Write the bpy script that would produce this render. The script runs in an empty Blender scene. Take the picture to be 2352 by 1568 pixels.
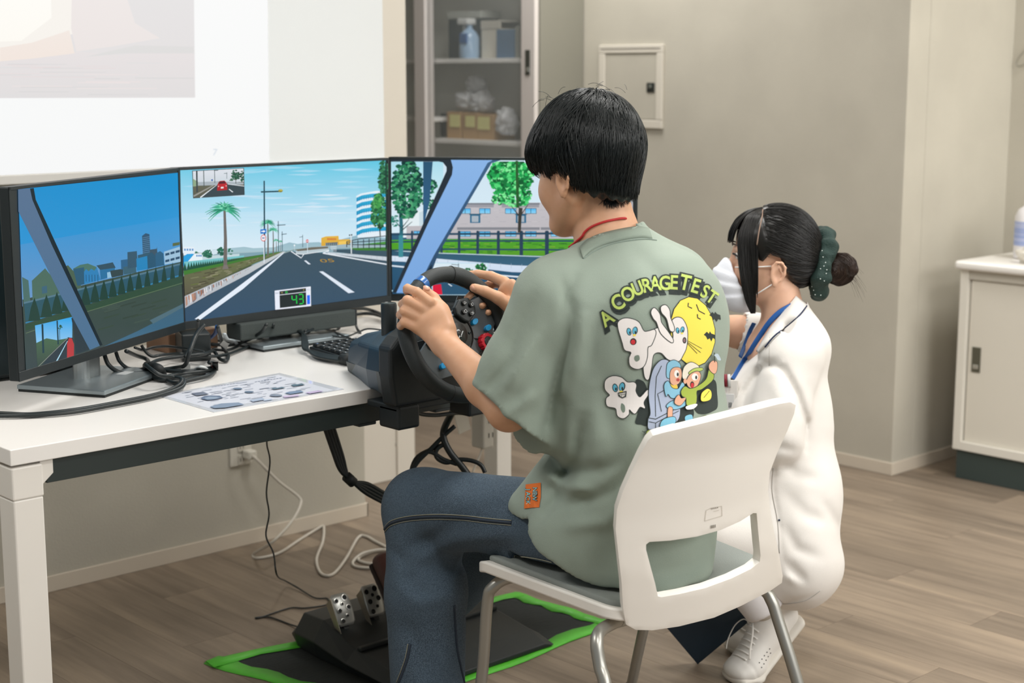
import bpy, bmesh, math, random
import numpy as np
from mathutils import Vector, Matrix
from mathutils.bvhtree import BVHTree
from mathutils.geometry import delaunay_2d_cdt
random.seed(7); np.random.seed(7)
S = bpy.context.scene
COL = S.collection

# ------------------------------------------------------------------ camera
FPX = 3600.0; HORIZON = 170.0; CAM_H = 1.34
PITCH = math.atan((784 - HORIZON) / FPX); AZ = math.radians(47)
FW = np.array([math.cos(AZ)*math.cos(PITCH), math.sin(AZ)*math.cos(PITCH), -math.sin(PITCH)])
RT = np.array([math.sin(AZ), -math.cos(AZ), 0.0])
UP = np.cross(RT, FW)
CAM = np.array([0, 0, CAM_H])
cam = bpy.data.cameras.new('camera'); camo = bpy.data.objects.new('camera', cam); COL.objects.link(camo)
cam.sensor_width = 36; cam.lens = 36*FPX/2352; cam.clip_start = .05
M = Matrix(((RT[0], UP[0], -FW[0], 0), (RT[1], UP[1], -FW[1], 0), (RT[2], UP[2], -FW[2], CAM_H), (0, 0, 0, 1)))
camo.matrix_world = M
cam.dof.use_dof = True; cam.dof.focus_distance = 2.95; cam.dof.aperture_fstop = 4.5
S.camera = camo
S.view_settings.view_transform = 'Standard'; S.view_settings.look = 'None'
S.view_settings.exposure = 0.0; S.view_settings.gamma = 1.0; S.view_settings.use_curve_mapping = False

# ------------------------------------------------------------------ light
W = bpy.data.worlds.new('world'); S.world = W; W.use_nodes = True
W.node_tree.nodes['Background'].inputs[0].default_value = (0.88, 0.97, 1.0, 1)
W.node_tree.nodes['Background'].inputs[1].default_value = 0.30
def area(name, loc, rot, sx, sy, power, col=(1, .96, .9)):
    l = bpy.data.lights.new(name, 'AREA'); l.shape = 'RECTANGLE'; l.size = sx; l.size_y = sy
    l.energy = power; l.color = col
    o = bpy.data.objects.new(name, l); COL.objects.link(o); o.location = loc; o.rotation_euler = rot
    return o
# daylight from the window side of the room, behind and to the right of the photographer
area('window_light', (3.0, -1.6, 2.2), (math.radians(58), 0, math.radians(6)), 4.0, 1.0, 88, (1, .985, .955))
for lx, ly in ((1.2, .2), (3.4, .4), (2.4, 2.1), (4.6, 1.6), (.2, 2.6), (3.9, 3.9)):
    area('ceiling_lamp', (lx, ly, 2.53), (0, 0, 0), .6, .6, 25, (1, .985, .95))

# ------------------------------------------------------------------ pixel helpers (points on real planes)
def ray(x, y): return FW*FPX + RT*(x-1176) + UP*(784-y)
def PZ(x, y, z): r = ray(x, y); return CAM + r*((z-CAM_H)/r[2])
def PY(x, y, Y): r = ray(x, y); return CAM + r*(Y/r[1])
def PX(x, y, X): r = ray(x, y); return CAM + r*(X/r[0])
def PD(x, y, d): return CAM + ray(x, y)*(d/FPX)
def PN(x, y, p0, n): r = ray(x, y); return CAM + r*(np.dot(np.array(p0)-CAM, n)/np.dot(r, n))
def V(*a): return np.array(a, float)
def unit(v): v = np.array(v, float); return v/np.linalg.norm(v)

# ------------------------------------------------------------------ materials
def C(h, a=1):
    h = h.lstrip('#'); r = []
    for i in (0, 2, 4):
        c = int(h[i:i+2], 16)/255
        r.append(c/12.92 if c <= .04045 else ((c+.055)/1.055)**2.4)
    return (*r, a)
MATS = {}
def mat(name, col, rough=.6, metal=0, noise=None, bump=None, spec=.5, coat=0, trans=0, alpha=1, emit=None, sheen=0, ior=None):
    """noise=(scale,amount,col2) ; bump=(scale,strength)"""
    if name in MATS: return MATS[name]
    m = bpy.data.materials.new(name); m.use_nodes = True; nt = m.node_tree; b = nt.nodes['Principled BSDF']
    c = C(col) if isinstance(col, str) else col
    b.inputs['Base Color'].default_value = c; b.inputs['Roughness'].default_value = rough
    b.inputs['Metallic'].default_value = metal; b.inputs['Specular IOR Level'].default_value = spec
    b.inputs['Coat Weight'].default_value = coat; b.inputs['Transmission Weight'].default_value = trans
    b.inputs['Alpha'].default_value = alpha
    if ior: b.inputs['IOR'].default_value = ior
    if sheen: b.inputs['Sheen Weight'].default_value = sheen
    if emit: b.inputs['Emission Color'].default_value = C(emit[0]); b.inputs['Emission Strength'].default_value = emit[1]
    tc = nt.nodes.new('ShaderNodeTexCoord')
    if noise:
        sc, amt, c2 = noise
        n = nt.nodes.new('ShaderNodeTexNoise'); n.inputs['Detail'].default_value = 6
        if isinstance(sc, tuple):
            mp = nt.nodes.new('ShaderNodeMapping'); mp.inputs['Scale'].default_value = sc
            nt.links.new(tc.outputs['Object'], mp.inputs[0]); nt.links.new(mp.outputs[0], n.inputs[0]); n.inputs['Scale'].default_value = 1
        else:
            n.inputs['Scale'].default_value = sc; nt.links.new(tc.outputs['Object'], n.inputs[0])
        r = nt.nodes.new('ShaderNodeMapRange'); r.inputs[1].default_value = .38; r.inputs[2].default_value = .62
        r.inputs[3].default_value = 0; r.inputs[4].default_value = amt
        mx = nt.nodes.new('ShaderNodeMixRGB'); mx.inputs[1].default_value = c; mx.inputs[2].default_value = C(c2)
        nt.links.new(n.outputs[0], r.inputs[0]); nt.links.new(r.outputs[0], mx.inputs[0]); nt.links.new(mx.outputs[0], b.inputs['Base Color'])
    if bump:
        n = nt.nodes.new('ShaderNodeTexNoise'); n.inputs['Detail'].default_value = 4
        if isinstance(bump[0], tuple):
            mp = nt.nodes.new('ShaderNodeMapping'); mp.inputs['Scale'].default_value = bump[0]
            nt.links.new(tc.outputs['Object'], mp.inputs[0]); nt.links.new(mp.outputs[0], n.inputs[0]); n.inputs['Scale'].default_value = 1
        else:
            n.inputs['Scale'].default_value = bump[0]; nt.links.new(tc.outputs['Object'], n.inputs[0])
        bp = nt.nodes.new('ShaderNodeBump'); bp.inputs['Strength'].default_value = bump[1]; bp.inputs['Distance'].default_value = .01
        nt.links.new(n.outputs[0], bp.inputs['Height']); nt.links.new(bp.outputs[0], b.inputs['Normal'])
    MATS[name] = m; return m
def attr_mat(name, emission, rough=.5):
    m = bpy.data.materials.new(name); m.use_nodes = True; nt = m.node_tree
    a = nt.nodes.new('ShaderNodeAttribute'); a.attribute_name = 'Col'
    b = nt.nodes['Principled BSDF']
    if emission:
        b.inputs['Base Color'].default_value = (.004, .004, .004, 1); b.inputs['Roughness'].default_value = rough
        b.inputs['Specular IOR Level'].default_value = .12
        nt.links.new(a.outputs['Color'], b.inputs['Emission Color']); b.inputs['Emission Strength'].default_value = emission
    else:
        nt.links.new(a.outputs['Color'], b.inputs['Base Color']); b.inputs['Roughness'].default_value = rough
    return m

# ------------------------------------------------------------------ object helpers
def tag(o, label=None, cat=None, group=None, kind=None):
    if label: o['label'] = label
    if cat: o['category'] = cat
    if group: o['group'] = group
    if kind: o['kind'] = kind
    return o
def empty(name, loc, label=None, cat=None, group=None):
    o = bpy.data.objects.new(name, None); COL.objects.link(o); o.location = Vector(loc); o.empty_display_size = .05
    return tag(o, label, cat, group)
def wmat(o):
    return o.matrix_basis.copy() if o.parent is None else wmat(o.parent) @ o.matrix_parent_inverse @ o.matrix_basis
def par(o, p):
    if p is not None:
        o.parent = p
        o.matrix_parent_inverse = wmat(p).inverted()
    return o
def mesh_obj(name, verts, faces, m=None, parent=None, smooth=False, cols=None):
    me = bpy.data.meshes.new(name)
    if isinstance(faces, np.ndarray):
        n, k = faces.shape
        me.vertices.add(len(verts)); me.vertices.foreach_set('co', np.asarray(verts, np.float32).ravel())
        me.loops.add(n*k); me.loops.foreach_set('vertex_index', faces.astype(np.int32).ravel())
        me.polygons.add(n); me.polygons.foreach_set('loop_start', np.arange(0, n*k, k, dtype=np.int32))
        me.update(calc_edges=True)
    else:
        me.from_pydata([tuple(map(float, v)) for v in verts], [], faces); me.update()
    if smooth: me.polygons.foreach_set('use_smooth', np.ones(len(me.polygons), bool))
    if m: me.materials.append(m)
    o = bpy.data.objects.new(name, me); COL.objects.link(o)
    if cols is not None:
        ca = me.color_attributes.new('Col', 'FLOAT_COLOR', 'CORNER')
        arr = np.array(cols, np.float32); ca.data.foreach_set('color', arr.ravel())
    return par(o, parent)
def bm_obj(name, bm, m, parent=None, smooth=False):
    me = bpy.data.meshes.new(name); bm.normal_update(); bm.to_mesh(me); bm.free()
    if m: me.materials.append(m)
    if smooth: me.polygons.foreach_set('use_smooth', np.ones(len(me.polygons), bool))
    o = bpy.data.objects.new(name, me); COL.objects.link(o)
    return par(o, parent)
def bev(o, w=.002, seg=2):
    b = o.modifiers.new('bevel', 'BEVEL'); b.width = w; b.segments = seg; b.limit_method = 'ANGLE'; b.angle_limit = .6
    return o
def box_bm(lo, hi, bm=None):
    bm = bm or bmesh.new()
    x0, y0, z0 = lo; x1, y1, z1 = hi
    v = [bm.verts.new(p) for p in ((x0,y0,z0),(x1,y0,z0),(x1,y1,z0),(x0,y1,z0),(x0,y0,z1),(x1,y0,z1),(x1,y1,z1),(x0,y1,z1))]
    for f in ((0,3,2,1),(4,5,6,7),(0,1,5,4),(1,2,6,5),(2,3,7,6),(3,0,4,7)): bm.faces.new([v[i] for i in f])
    return bm
def box(name, lo, hi, m, parent=None, b=.002, seg=2):
    lo2 = [min(a, c) for a, c in zip(lo, hi)]; hi2 = [max(a, c) for a, c in zip(lo, hi)]
    o = bm_obj(name, box_bm(lo2, hi2), m, parent)
    if b: bev(o, b, seg)
    return o
def obox(name, c, ax, half, m, parent=None, b=.002, seg=2):
    """oriented box: centre c, three unit axes, half sizes"""
    vs = []
    for sz in (-1, 1):
        for sx, sy in ((-1,-1),(1,-1),(1,1),(-1,1)):
            vs.append(np.array(c)+ax[0]*half[0]*sx+ax[1]*half[1]*sy+ax[2]*half[2]*sz)
    fs = [(0,3,2,1),(4,5,6,7),(0,1,5,4),(1,2,6,5),(2,3,7,6),(3,0,4,7)]
    if np.dot(np.cross(ax[0], ax[1]), ax[2]) < 0: fs = [f[::-1] for f in fs]
    o = mesh_obj(name, vs, fs, m, parent)
    if b: bev(o, b, seg)
    return o
def prism(name, pts, d, m, parent=None, b=0, seg=2, smooth=False):
    """closed outline pts (3D, planar), extruded by vector d"""
    n = len(pts); vs = [np.array(p) for p in pts]+[np.array(p)+d for p in pts]
    fs = [tuple(range(n))[::-1], tuple(range(n, 2*n))]+[(i, (i+1) % n, n+(i+1) % n, n+i) for i in range(n)]
    o = mesh_obj(name, vs, fs, m, parent)
    bm = bmesh.new(); bm.from_mesh(o.data); bmesh.ops.recalc_face_normals(bm, faces=bm.faces); bm.to_mesh(o.data); bm.free()
    if b: bev(o, b, seg)
    return o
def spline(pts, n=8, closed=False):
    P = [np.array(p, float) for p in pts]; out = []
    N = len(P); rng = range(N if closed else N-1)
    for i in rng:
        if closed: p0, p1, p2, p3 = P[i-1], P[i], P[(i+1) % N], P[(i+2) % N]
        else: p0, p1, p2, p3 = P[max(i-1, 0)], P[i], P[i+1], P[min(i+2, N-1)]
        for j in range(n):
            t = j/n
            out.append(.5*((2*p1)+(-p0+p2)*t+(2*p0-5*p1+4*p2-p3)*t*t+(-p0+3*p1-3*p2+p3)*t**3))
    if not closed: out.append(P[-1])
    return out
def tube_geo(pts, r, sides=8, closed=False, flat=1.0, flatdir=None):
    pts = np.array(pts); n = len(pts)
    rr = np.full(n, r) if np.isscalar(r) else np.array(r)
    if closed: T = np.roll(pts, -1, 0)-np.roll(pts, 1, 0)
    else: T = np.gradient(pts, axis=0)
    T = T/(np.linalg.norm(T, axis=1)[:, None]+1e-12)
    a = V(0, 0, 1) if flatdir is None else np.array(flatdir, float)
    if flatdir is None and abs(T[0]@a) > .9: a = V(1, 0, 0)
    vs = []; u = a-T[0]*(a@T[0]); u /= np.linalg.norm(u)+1e-12
    for i in range(n):
        if flatdir is not None: u = a
        u = u-T[i]*(u@T[i]); u /= np.linalg.norm(u)+1e-12
        w = np.cross(T[i], u)
        for k in range(sides):
            th = 2*math.pi*k/sides
            vs.append(pts[i]+rr[i]*(math.cos(th)*u*flat+math.sin(th)*w))
    fs = []
    for i in range(n if closed else n-1):
        j = (i+1) % n
        for k in range(sides):
            l = (k+1) % sides
            fs.append((i*sides+k, i*sides+l, j*sides+l, j*sides+k))
    if not closed:
        fs.append(tuple(range(sides))[::-1]); fs.append(tuple((n-1)*sides+k for k in range(sides)))
    return vs, fs
def tube(name, pts, r, m, parent=None, sides=8, sm=6, closed=False, flat=1.0, flatdir=None):
    if sm:
        if not np.isscalar(r):
            r = list(np.interp(np.linspace(0, len(pts)-1, (len(pts)-1)*sm+1), range(len(pts)), r))
        pts = spline(pts, sm, closed)
    vs, fs = tube_geo(pts, r, sides, closed, flat, flatdir)
    return mesh_obj(name, vs, fs, m, parent, smooth=True)
def multi_tube(name, runs, m, parent=None, sides=8, sm=6):
    vs = []; fs = []
    for pts, r in runs:
        a, b = tube_geo(spline(pts, sm) if sm else pts, r, sides); k = len(vs); vs += a; fs += [tuple(i+k for i in f) for f in b]
    return mesh_obj(name, vs, fs, m, parent, smooth=True)
def lathe(name, base, axis, prof, m, parent=None, sides=24, smooth=True):
    """prof: list of (radius, height along axis)"""
    axis = unit(axis); a = V(1, 0, 0) if abs(axis[0]) < .8 else V(0, 1, 0)
    u = unit(np.cross(axis, a)); w = np.cross(axis, u); vs = []; fs = []
    for r, h_ in prof:
        for k in range(sides):
            t = 2*math.pi*k/sides; vs.append(np.array(base)+axis*h_+r*(math.cos(t)*u+math.sin(t)*w))
    for i in range(len(prof)-1):
        for k in range(sides):
            l = (k+1) % sides; fs.append((i*sides+k, i*sides+l, (i+1)*sides+l, (i+1)*sides+k))
    fs.append(tuple(range(sides))[::-1]); fs.append(tuple((len(prof)-1)*sides+k for k in range(sides)))
    o = mesh_obj(name, vs, fs, m, parent, smooth=False)
    if smooth:
        o.data.polygons.foreach_set('use_smooth', np.ones(len(o.data.polygons), bool))
        o.data.set_sharp_from_angle(angle=.6)
    return o

# ------------------------------------------------------------------ glyphs
_G = {}
def glyph(ch, off=0.0):
    k = (ch, off)
    if k not in _G:
        c = bpy.data.curves.new('g', 'FONT'); c.body = ch; c.align_x = 'CENTER'; c.size = 1; c.offset = off; c.resolution_u = 4
        o = bpy.data.objects.new('g', c); COL.objects.link(o); dg = bpy.context.evaluated_depsgraph_get()
        me = bpy.data.meshes.new_from_object(o.evaluated_get(dg))
        vs = [(v.co.x, v.co.y) for v in me.vertices]; fs = [tuple(p.vertices) for p in me.polygons]
        bpy.data.objects.remove(o); bpy.data.curves.remove(c); bpy.data.meshes.remove(me)
        _G[k] = (vs, fs)
    return _G[k]
class Art:
    """flat coloured shapes laid on a surface; mapf(x, y, level) -> 3D point"""
    def __init__(s, mapf, step=.00012): s.v = []; s.f = []; s.c = []; s.map = mapf; s.step = step; s.n = 0
    def poly(s, pts, col, col2=None, lvl=None):
        """col2: colour at the lowest (max y) points, blended by y"""
        s.n += 1; L = s.n*s.step if lvl is None else lvl
        k = len(s.v); ys = [p[1] for p in pts]; y0, y1 = min(ys), max(ys)
        a = np.array(C(col)); b = np.array(C(col2)) if col2 else a
        s.v += [s.map(p[0], p[1], L) for p in pts]; s.f.append(tuple(range(k, k+len(pts))))
        for p in pts: s.c.append(a+(b-a)*((p[1]-y0)/(y1-y0+1e-9)))
    def rect(s, x0, y0, x1, y1, col, col2=None): s.poly([(x0,y0),(x1,y0),(x1,y1),(x0,y1)], col, col2)
    def line(s, pts, w, col, w2=None):
        P = [np.array(p, float) for p in pts]; n = len(P); L = []; R = []
        for i, p in enumerate(P):
            t = P[min(i+1, n-1)]-P[max(i-1, 0)]; t /= np.linalg.norm(t)+1e-9; nrm = V(-t[1], t[0])
            ww = (w if w2 is None else w+(w2-w)*i/(n-1))/2
            L.append(p+nrm*ww); R.append(p-nrm*ww)
        s.n += 1
        for i in range(n-1): s.poly([L[i], L[i+1], R[i+1], R[i]], col, lvl=s.n*s.step)
    def disc(s, x, y, rx, ry, col, n=20, rot=0):
        c, q = math.cos(rot), math.sin(rot)
        s.poly([(x+rx*math.cos(t)*c-ry*math.sin(t)*q, y+rx*math.cos(t)*q+ry*math.sin(t)*c) for t in [2*math.pi*i/n for i in range(n)]], col)
    def blob(s, x, y, rx, ry, cols, n, r0, r1):
        for i in range(n):
            a = random.random()*2*math.pi; q = math.sqrt(random.random()); r = random.uniform(r0, r1)
            cx, cy = x+rx*q*math.cos(a), y+ry*q*math.sin(a); m = random.randint(5, 7); a0 = random.random()*6
            s.poly([(cx+r*random.uniform(.6, 1.2)*math.cos(a0+6.283*j/m), cy+r*random.uniform(.5, 1)*math.sin(a0+6.283*j/m)) for j in range(m)], random.choice(cols))
    def text(s, ch, x, y, size, col, rot=0, off=0.0, sx=1.0, shear=0):
        vs, fs = glyph(ch, off); s.n += 1; k = len(s.v); c, q = math.cos(rot), math.sin(rot); a = C(col)
        for vx, vy in vs:
            vx = (vx+shear*vy)*size*sx; vy = -vy*size
            s.v.append(s.map(x+vx*c-vy*q, y+vx*q+vy*c, s.n*s.step))
        for f in fs: s.f.append(tuple(i+k for i in f)[::-1]); s.c += [a]*len(f)
    def build(s, name, m, parent):
        return mesh_obj(name, s.v, s.f, m, parent, cols=s.c)
# ------------------------------------------------------------------ setting
WALL = mat('wall_paper', '#bcb7aa', .9, noise=(3.5, .4, '#aca79b'), bump=(260, .12))
WHITE = mat('white_laminate', '#e4e1dc', .35)
TRIM = mat('baseboard_vinyl', '#cdc2b2', .55)
def wood_mat():
    m = bpy.data.materials.new('vinyl_plank'); m.use_nodes = True; nt = m.node_tree; N = nt.nodes; L = nt.links; b = N['Principled BSDF']
    tc = N.new('ShaderNodeTexCoord'); oi = N.new('ShaderNodeObjectInfo')
    gi = N.new('ShaderNodeNewGeometry'); ad = N.new('ShaderNodeMath'); L.new(oi.outputs['Random'], ad.inputs[0]); L.new(gi.outputs['Random Per Island'], ad.inputs[1]); fr = N.new('ShaderNodeMath'); fr.operation = 'FRACT'; L.new(ad.outputs[0], fr.inputs[0])
    ml = N.new('ShaderNodeMath'); ml.operation = 'MULTIPLY'; ml.inputs[1].default_value = 37; L.new(fr.outputs[0], ml.inputs[0])
    add = N.new('ShaderNodeVectorMath'); L.new(tc.outputs['Object'], add.inputs[0]); L.new(ml.outputs[0], add.inputs[1])
    mp = N.new('ShaderNodeMapping'); mp.inputs['Scale'].default_value = (34, 2.2, 5); L.new(add.outputs[0], mp.inputs[0])
    n1 = N.new('ShaderNodeTexNoise'); n1.inputs['Scale'].default_value = 1; n1.inputs['Detail'].default_value = 8; n1.inputs['Roughness'].default_value = .65
    L.new(mp.outputs[0], n1.inputs[0])
    mp2 = N.new('ShaderNodeMapping'); mp2.inputs['Scale'].default_value = (7, .9, 2); L.new(add.outputs[0], mp2.inputs[0])
    n2 = N.new('ShaderNodeTexNoise'); n2.inputs['Scale'].default_value = 1; n2.inputs['Detail'].default_value = 3; L.new(mp2.outputs[0], n2.inputs[0])
    cr = N.new('ShaderNodeValToRGB'); e = cr.color_ramp.elements
    e[0].position = .3; e[0].color = C('#62564a'); e[1].position = .72; e[1].color = C('#a08f7b')
    x = cr.color_ramp.elements.new(.5); x.color = C('#837566')
    mx = N.new('ShaderNodeMath'); mx.operation = 'MULTIPLY_ADD'; mx.inputs[1].default_value = .55; L.new(n1.outputs[0], mx.inputs[0])
    m2 = N.new('ShaderNodeMath'); m2.operation = 'MULTIPLY'; m2.inputs[1].default_value = .45; L.new(n2.outputs[0], m2.inputs[0]); L.new(m2.outputs[0], mx.inputs[2])
    L.new(mx.outputs[0], cr.inputs[0])
    hs = N.new('ShaderNodeHueSaturation'); r = N.new('ShaderNodeMapRange'); r.inputs[3].default_value = .86; r.inputs[4].default_value = 1.14
    L.new(fr.outputs[0], r.inputs[0]); L.new(r.outputs[0], hs.inputs['Value']); L.new(cr.outputs[0], hs.inputs['Color']); L.new(hs.outputs[0], b.inputs['Base Color'])
    b.inputs['Roughness'].default_value = .42; b.inputs['Specular IOR Level'].default_value = .4
    bp = N.new('ShaderNodeBump'); bp.inputs['Strength'].default_value = .08; bp.inputs['Distance'].default_value = .004; L.new(n1.outputs[0], bp.inputs['Height']); L.new(bp.outputs[0], b.inputs['Normal'])
    return m
WOOD = wood_mat()
floor = tag(box('floor', (-3, -3, -.06), (7, 6.5, -.004), mat('floor_gap', '#6a5d4e', .8), b=0), kind='structure')
pw, pl = .15, .92
bmp = box_bm((-pw/2+.0003, -pl/2+.0004, -.004), (pw/2-.0003, pl/2-.0004, 0)); pme = bpy.data.meshes.new('plank'); bmp.to_mesh(pme); bmp.free(); pme.materials.append(WOOD)
def vis(p):
    v = np.array(p)-CAM; d = v@FW
    if d < .5: return False
    x = 1176+FPX*(v@RT)/d; y = 784-FPX*(v@UP)/d
    return -260 < x < 2640 and 700 < y < 1900
cnt = 0; rest = bmesh.new()
for i in range(-12, 50):
    for j in range(-3, 8):
        x = -.35+pw*i+.02; y = -.6+pl*j+((i*0.37) % 1)*pl
        far = (y > 4.25 and x < 2.85) or (x > 4.6 and y > 3.4) or x > 5.3 or y > 6.3
        if far and not (y < 3.8 and x < 5.3): continue
        if far or cnt >= 298 or not (vis((x, y, 0)) or vis((x, y-.4, 0)) or vis((x, y+.4, 0))):
            box_bm((x-pw/2+.0003, y-pl/2+.0004, -.004), (x+pw/2-.0003, y+pl/2-.0004, 0), rest); continue
        o = bpy.data.objects.new('plank', pme); COL.objects.link(o); o.location = (x, y, 0); o.parent = floor; cnt += 1
tag(bm_obj('outer_planks', rest, WOOD, floor), kind='stuff')
ceil = tag(box('ceiling', (-3, -3, 2.6), (7, 6.5, 2.7), mat('ceiling_white', '#e9e6e0', .9), b=0), kind='structure')
YL = 3.717; XE = 2.851
wl = tag(box('wall_left', (-3, YL, 0), (XE, YL+.12, 2.6), WALL, b=.002), kind='structure')
tag(box('baseboard_left', (-3, YL-.006, 0), (XE+.006, YL, .043), TRIM, b=.0015), kind='structure')
tag(box('baseboard_left_end', (XE, YL-.006, 0), (XE+.006, YL+.12, .043), TRIM, b=.0015), kind='structure')
we = tag(box('wall_end', (2.93, 4.0, 0), (3.262, 4.16, 2.6), mat('white_pillar', '#d6d0c5', .6), b=.003), kind='structure')
box('kick_panel', (3.2, 3.992, 0), (3.275, 4.16, .20), mat('white_pillar', '#ded6ca'), we, b=.002)
lathe('bolt_cap', PY(911, 1020, 4.0)+V(0, -.0005, 0), (0, -1, 0), [(.006, 0), (.006, .003), (.004, .005), (0.0005, .0055)], mat('bolt_cap', '#b8b2a8', .4), we, 12)
XB = 4.46; YC = 2.898
tag(box('wall_back', (XB, YC, 0), (XB+.12, 6.19, 2.6), WALL, b=.002), kind='structure')
tag(box('baseboard_back', (XB-.006, YC-.006, 0), (XB, 6.0, .043), TRIM, b=.0015), kind='structure')
XR = 5.114
tag(box('wall_return', (XB+.121, YC, 0), (XR+.1, YC+.12, 2.6), WALL, b=.002), kind='structure')
tag(box('baseboard_return', (XB, YC-.006, 0), (XR, YC, .043), TRIM, b=.0015), kind='structure')
tag(box('wall_right', (XR, -3, 0), (XR+.12, YC, 2.6), WALL, b=0), kind='structure')
tag(box('wall_far', (-3, 6.2, 0), (7, 6.3, 2.6), WALL, b=0), kind='structure')
# ------------------------------------------------------------------ access hatch in the back wall
GR = mat('hatch_frame_white', '#d2ccc0', .5)
def hx(x, y, dx=0): p = PX(x, y, XB); p[0] -= dx; return p
a = hx(1380, 104); b = hx(1524, 296); y1, y0, z1, z0 = a[1], b[1], a[2], b[2]
hatch = empty('access_hatch', (XB, (y0+y1)/2, z0), 'square access hatch with pale metal frame and black lock in the back wall', 'access hatch')
w = .032
for n_, lo, hi in (('frame_rail', (XB-.012, y0, z1-w), (XB, y1, z1)), ('frame_rail', (XB-.012, y0, z0), (XB, y1, z0+w)), ('frame_stile', (XB-.012, y0, z0+w), (XB, y0+w, z1-w)), ('frame_stile', (XB-.012, y1-w, z0+w), (XB, y1, z1-w))):
    box(n_, lo, hi, GR, hatch, .003)
box('frame_groove', (XB-.0135, y0+.012, z1-.0155), (XB-.012, y1-.012, z1-.0125), mat('groove', '#85807a', .8), hatch, 0)
hd = box('hatch_door', (XB-.007, y0+w+.002, z0+w+.002), (XB, y1-w-.002, z1-w-.002), WALL, hatch, .002)
lk = hx(1498, 201, .009)
box('lock', (XB-.011, lk[1]-.02, lk[2]-.018), (XB-.007, lk[1]+.02, lk[2]+.018), mat('lock_black', '#2c2f2c', .5), hd, .002)
lathe('lock_button', (XB-.011, lk[1], lk[2]+.003), (-1, 0, 0), [(.008, 0), (.008, .004), (.005, .006), (.0005, .006)], mat('lock_steel', '#8f948e', .3, .8), hd, 14)

# ------------------------------------------------------------------ projection screen on the left wall
YS = YL-.03
SCR = mat('screen_fabric', '#e0e4e6', .8)
zb = PY(0, 421, YS)[2]; xs = PY(881, 200, YS)[0]
scr = empty('projection_screen', (1.4, YS, zb), 'large white projection screen with a pale slide thrown on it, hanging on the left wall', 'projection screen')
box('screen_sheet', (-.6, YS, zb+.02), (xs, YS+.006, 2.5), SCR, scr, 0)
box('bottom_bar', (-.62, YS-.008, zb-.004), (xs+.0, YS+.016, zb+.02), mat('bar_grey', '#c9c7c2', .45), scr, .003)
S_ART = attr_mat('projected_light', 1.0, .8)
def smap(x, y, l): p = PY(x, y, YS-.0008-l); return p
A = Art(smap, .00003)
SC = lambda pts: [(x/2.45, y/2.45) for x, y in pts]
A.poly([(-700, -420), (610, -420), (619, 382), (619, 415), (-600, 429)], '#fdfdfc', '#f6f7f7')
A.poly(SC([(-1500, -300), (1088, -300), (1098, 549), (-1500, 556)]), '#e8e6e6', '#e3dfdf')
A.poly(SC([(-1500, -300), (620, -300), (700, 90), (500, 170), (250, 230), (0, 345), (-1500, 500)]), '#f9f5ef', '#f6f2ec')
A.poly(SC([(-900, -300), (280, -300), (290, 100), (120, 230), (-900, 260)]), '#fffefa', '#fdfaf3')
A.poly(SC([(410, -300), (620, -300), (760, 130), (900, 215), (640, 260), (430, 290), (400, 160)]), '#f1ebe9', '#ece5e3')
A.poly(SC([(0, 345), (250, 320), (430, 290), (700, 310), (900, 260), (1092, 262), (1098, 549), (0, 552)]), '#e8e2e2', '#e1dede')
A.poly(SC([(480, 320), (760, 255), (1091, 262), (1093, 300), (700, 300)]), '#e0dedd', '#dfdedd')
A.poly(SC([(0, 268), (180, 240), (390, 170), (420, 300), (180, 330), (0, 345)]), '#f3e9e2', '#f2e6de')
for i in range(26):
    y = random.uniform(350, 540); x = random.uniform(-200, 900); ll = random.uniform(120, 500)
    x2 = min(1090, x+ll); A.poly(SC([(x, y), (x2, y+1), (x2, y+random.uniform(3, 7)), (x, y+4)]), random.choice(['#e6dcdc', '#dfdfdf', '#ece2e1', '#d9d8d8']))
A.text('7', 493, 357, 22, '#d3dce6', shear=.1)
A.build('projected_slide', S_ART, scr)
ledge = tag(box('wall_ledge', (-2.5, YL-.05, PY(0, 460, YL-.05)[2]-.012), (PY(30, 440, YL)[0]+.1, YL, PY(0, 441, YL-.05)[2]), mat('ledge_white', '#dedbd5', .5), b=.003), 'white ledge strip running along the left wall just under the projection screen', 'ledge')
# ------------------------------------------------------------------ wall outlet with plug and cables under the desk
o1 = PY(526, 996, YL); oc = PY(550, 1018, YL); oz1 = oc[2]+.06; oz0 = PY(550, 1068, YL)[2]
outlet = empty('wall_outlet', (oc[0], YL, oz0), 'white double wall outlet plate with a plug in it, low on the left wall', 'outlet')
PLW = mat('outlet_white', '#cfcbc0', .4)
pl_ = box('outlet_plate', (oc[0]-.036, YL-.008, oz0), (oc[0]+.036, YL, oz0+.12), PLW, outlet, .003)
for dz in (.09, .053, .016):
    box('outlet_socket', (oc[0]-.012, YL-.011, oz0+dz-.013), (oc[0]+.014, YL-.008, oz0+dz+.015), mat('outlet_insert', '#c5c0b4', .4), outlet, .002)
    for sx in (-.005, .005): box('outlet_slot', (oc[0]+sx-.001, YL-.0113, oz0+dz-.003), (oc[0]+sx+.001, YL-.0110, oz0+dz+.007), mat('slot_dark', '#3b3a36', .7), outlet, 0)
CW = mat('cable_white', '#c9c3b8', .45)
wc = empty('extension_cable', (2.4, 3.5, 0), 'white power cable plugged into the low wall outlet and looping over the floor', 'cable')
pp = PY(562, 1038, YL)
box('plug', (pp[0]-.016, YL-.045, pp[2]-.014), (pp[0]+.014, YL-.011, pp[2]+.012), PLW, wc, .005)
r = .0042
def zf(x, y, z=r): return PZ(x, y, z)
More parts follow.
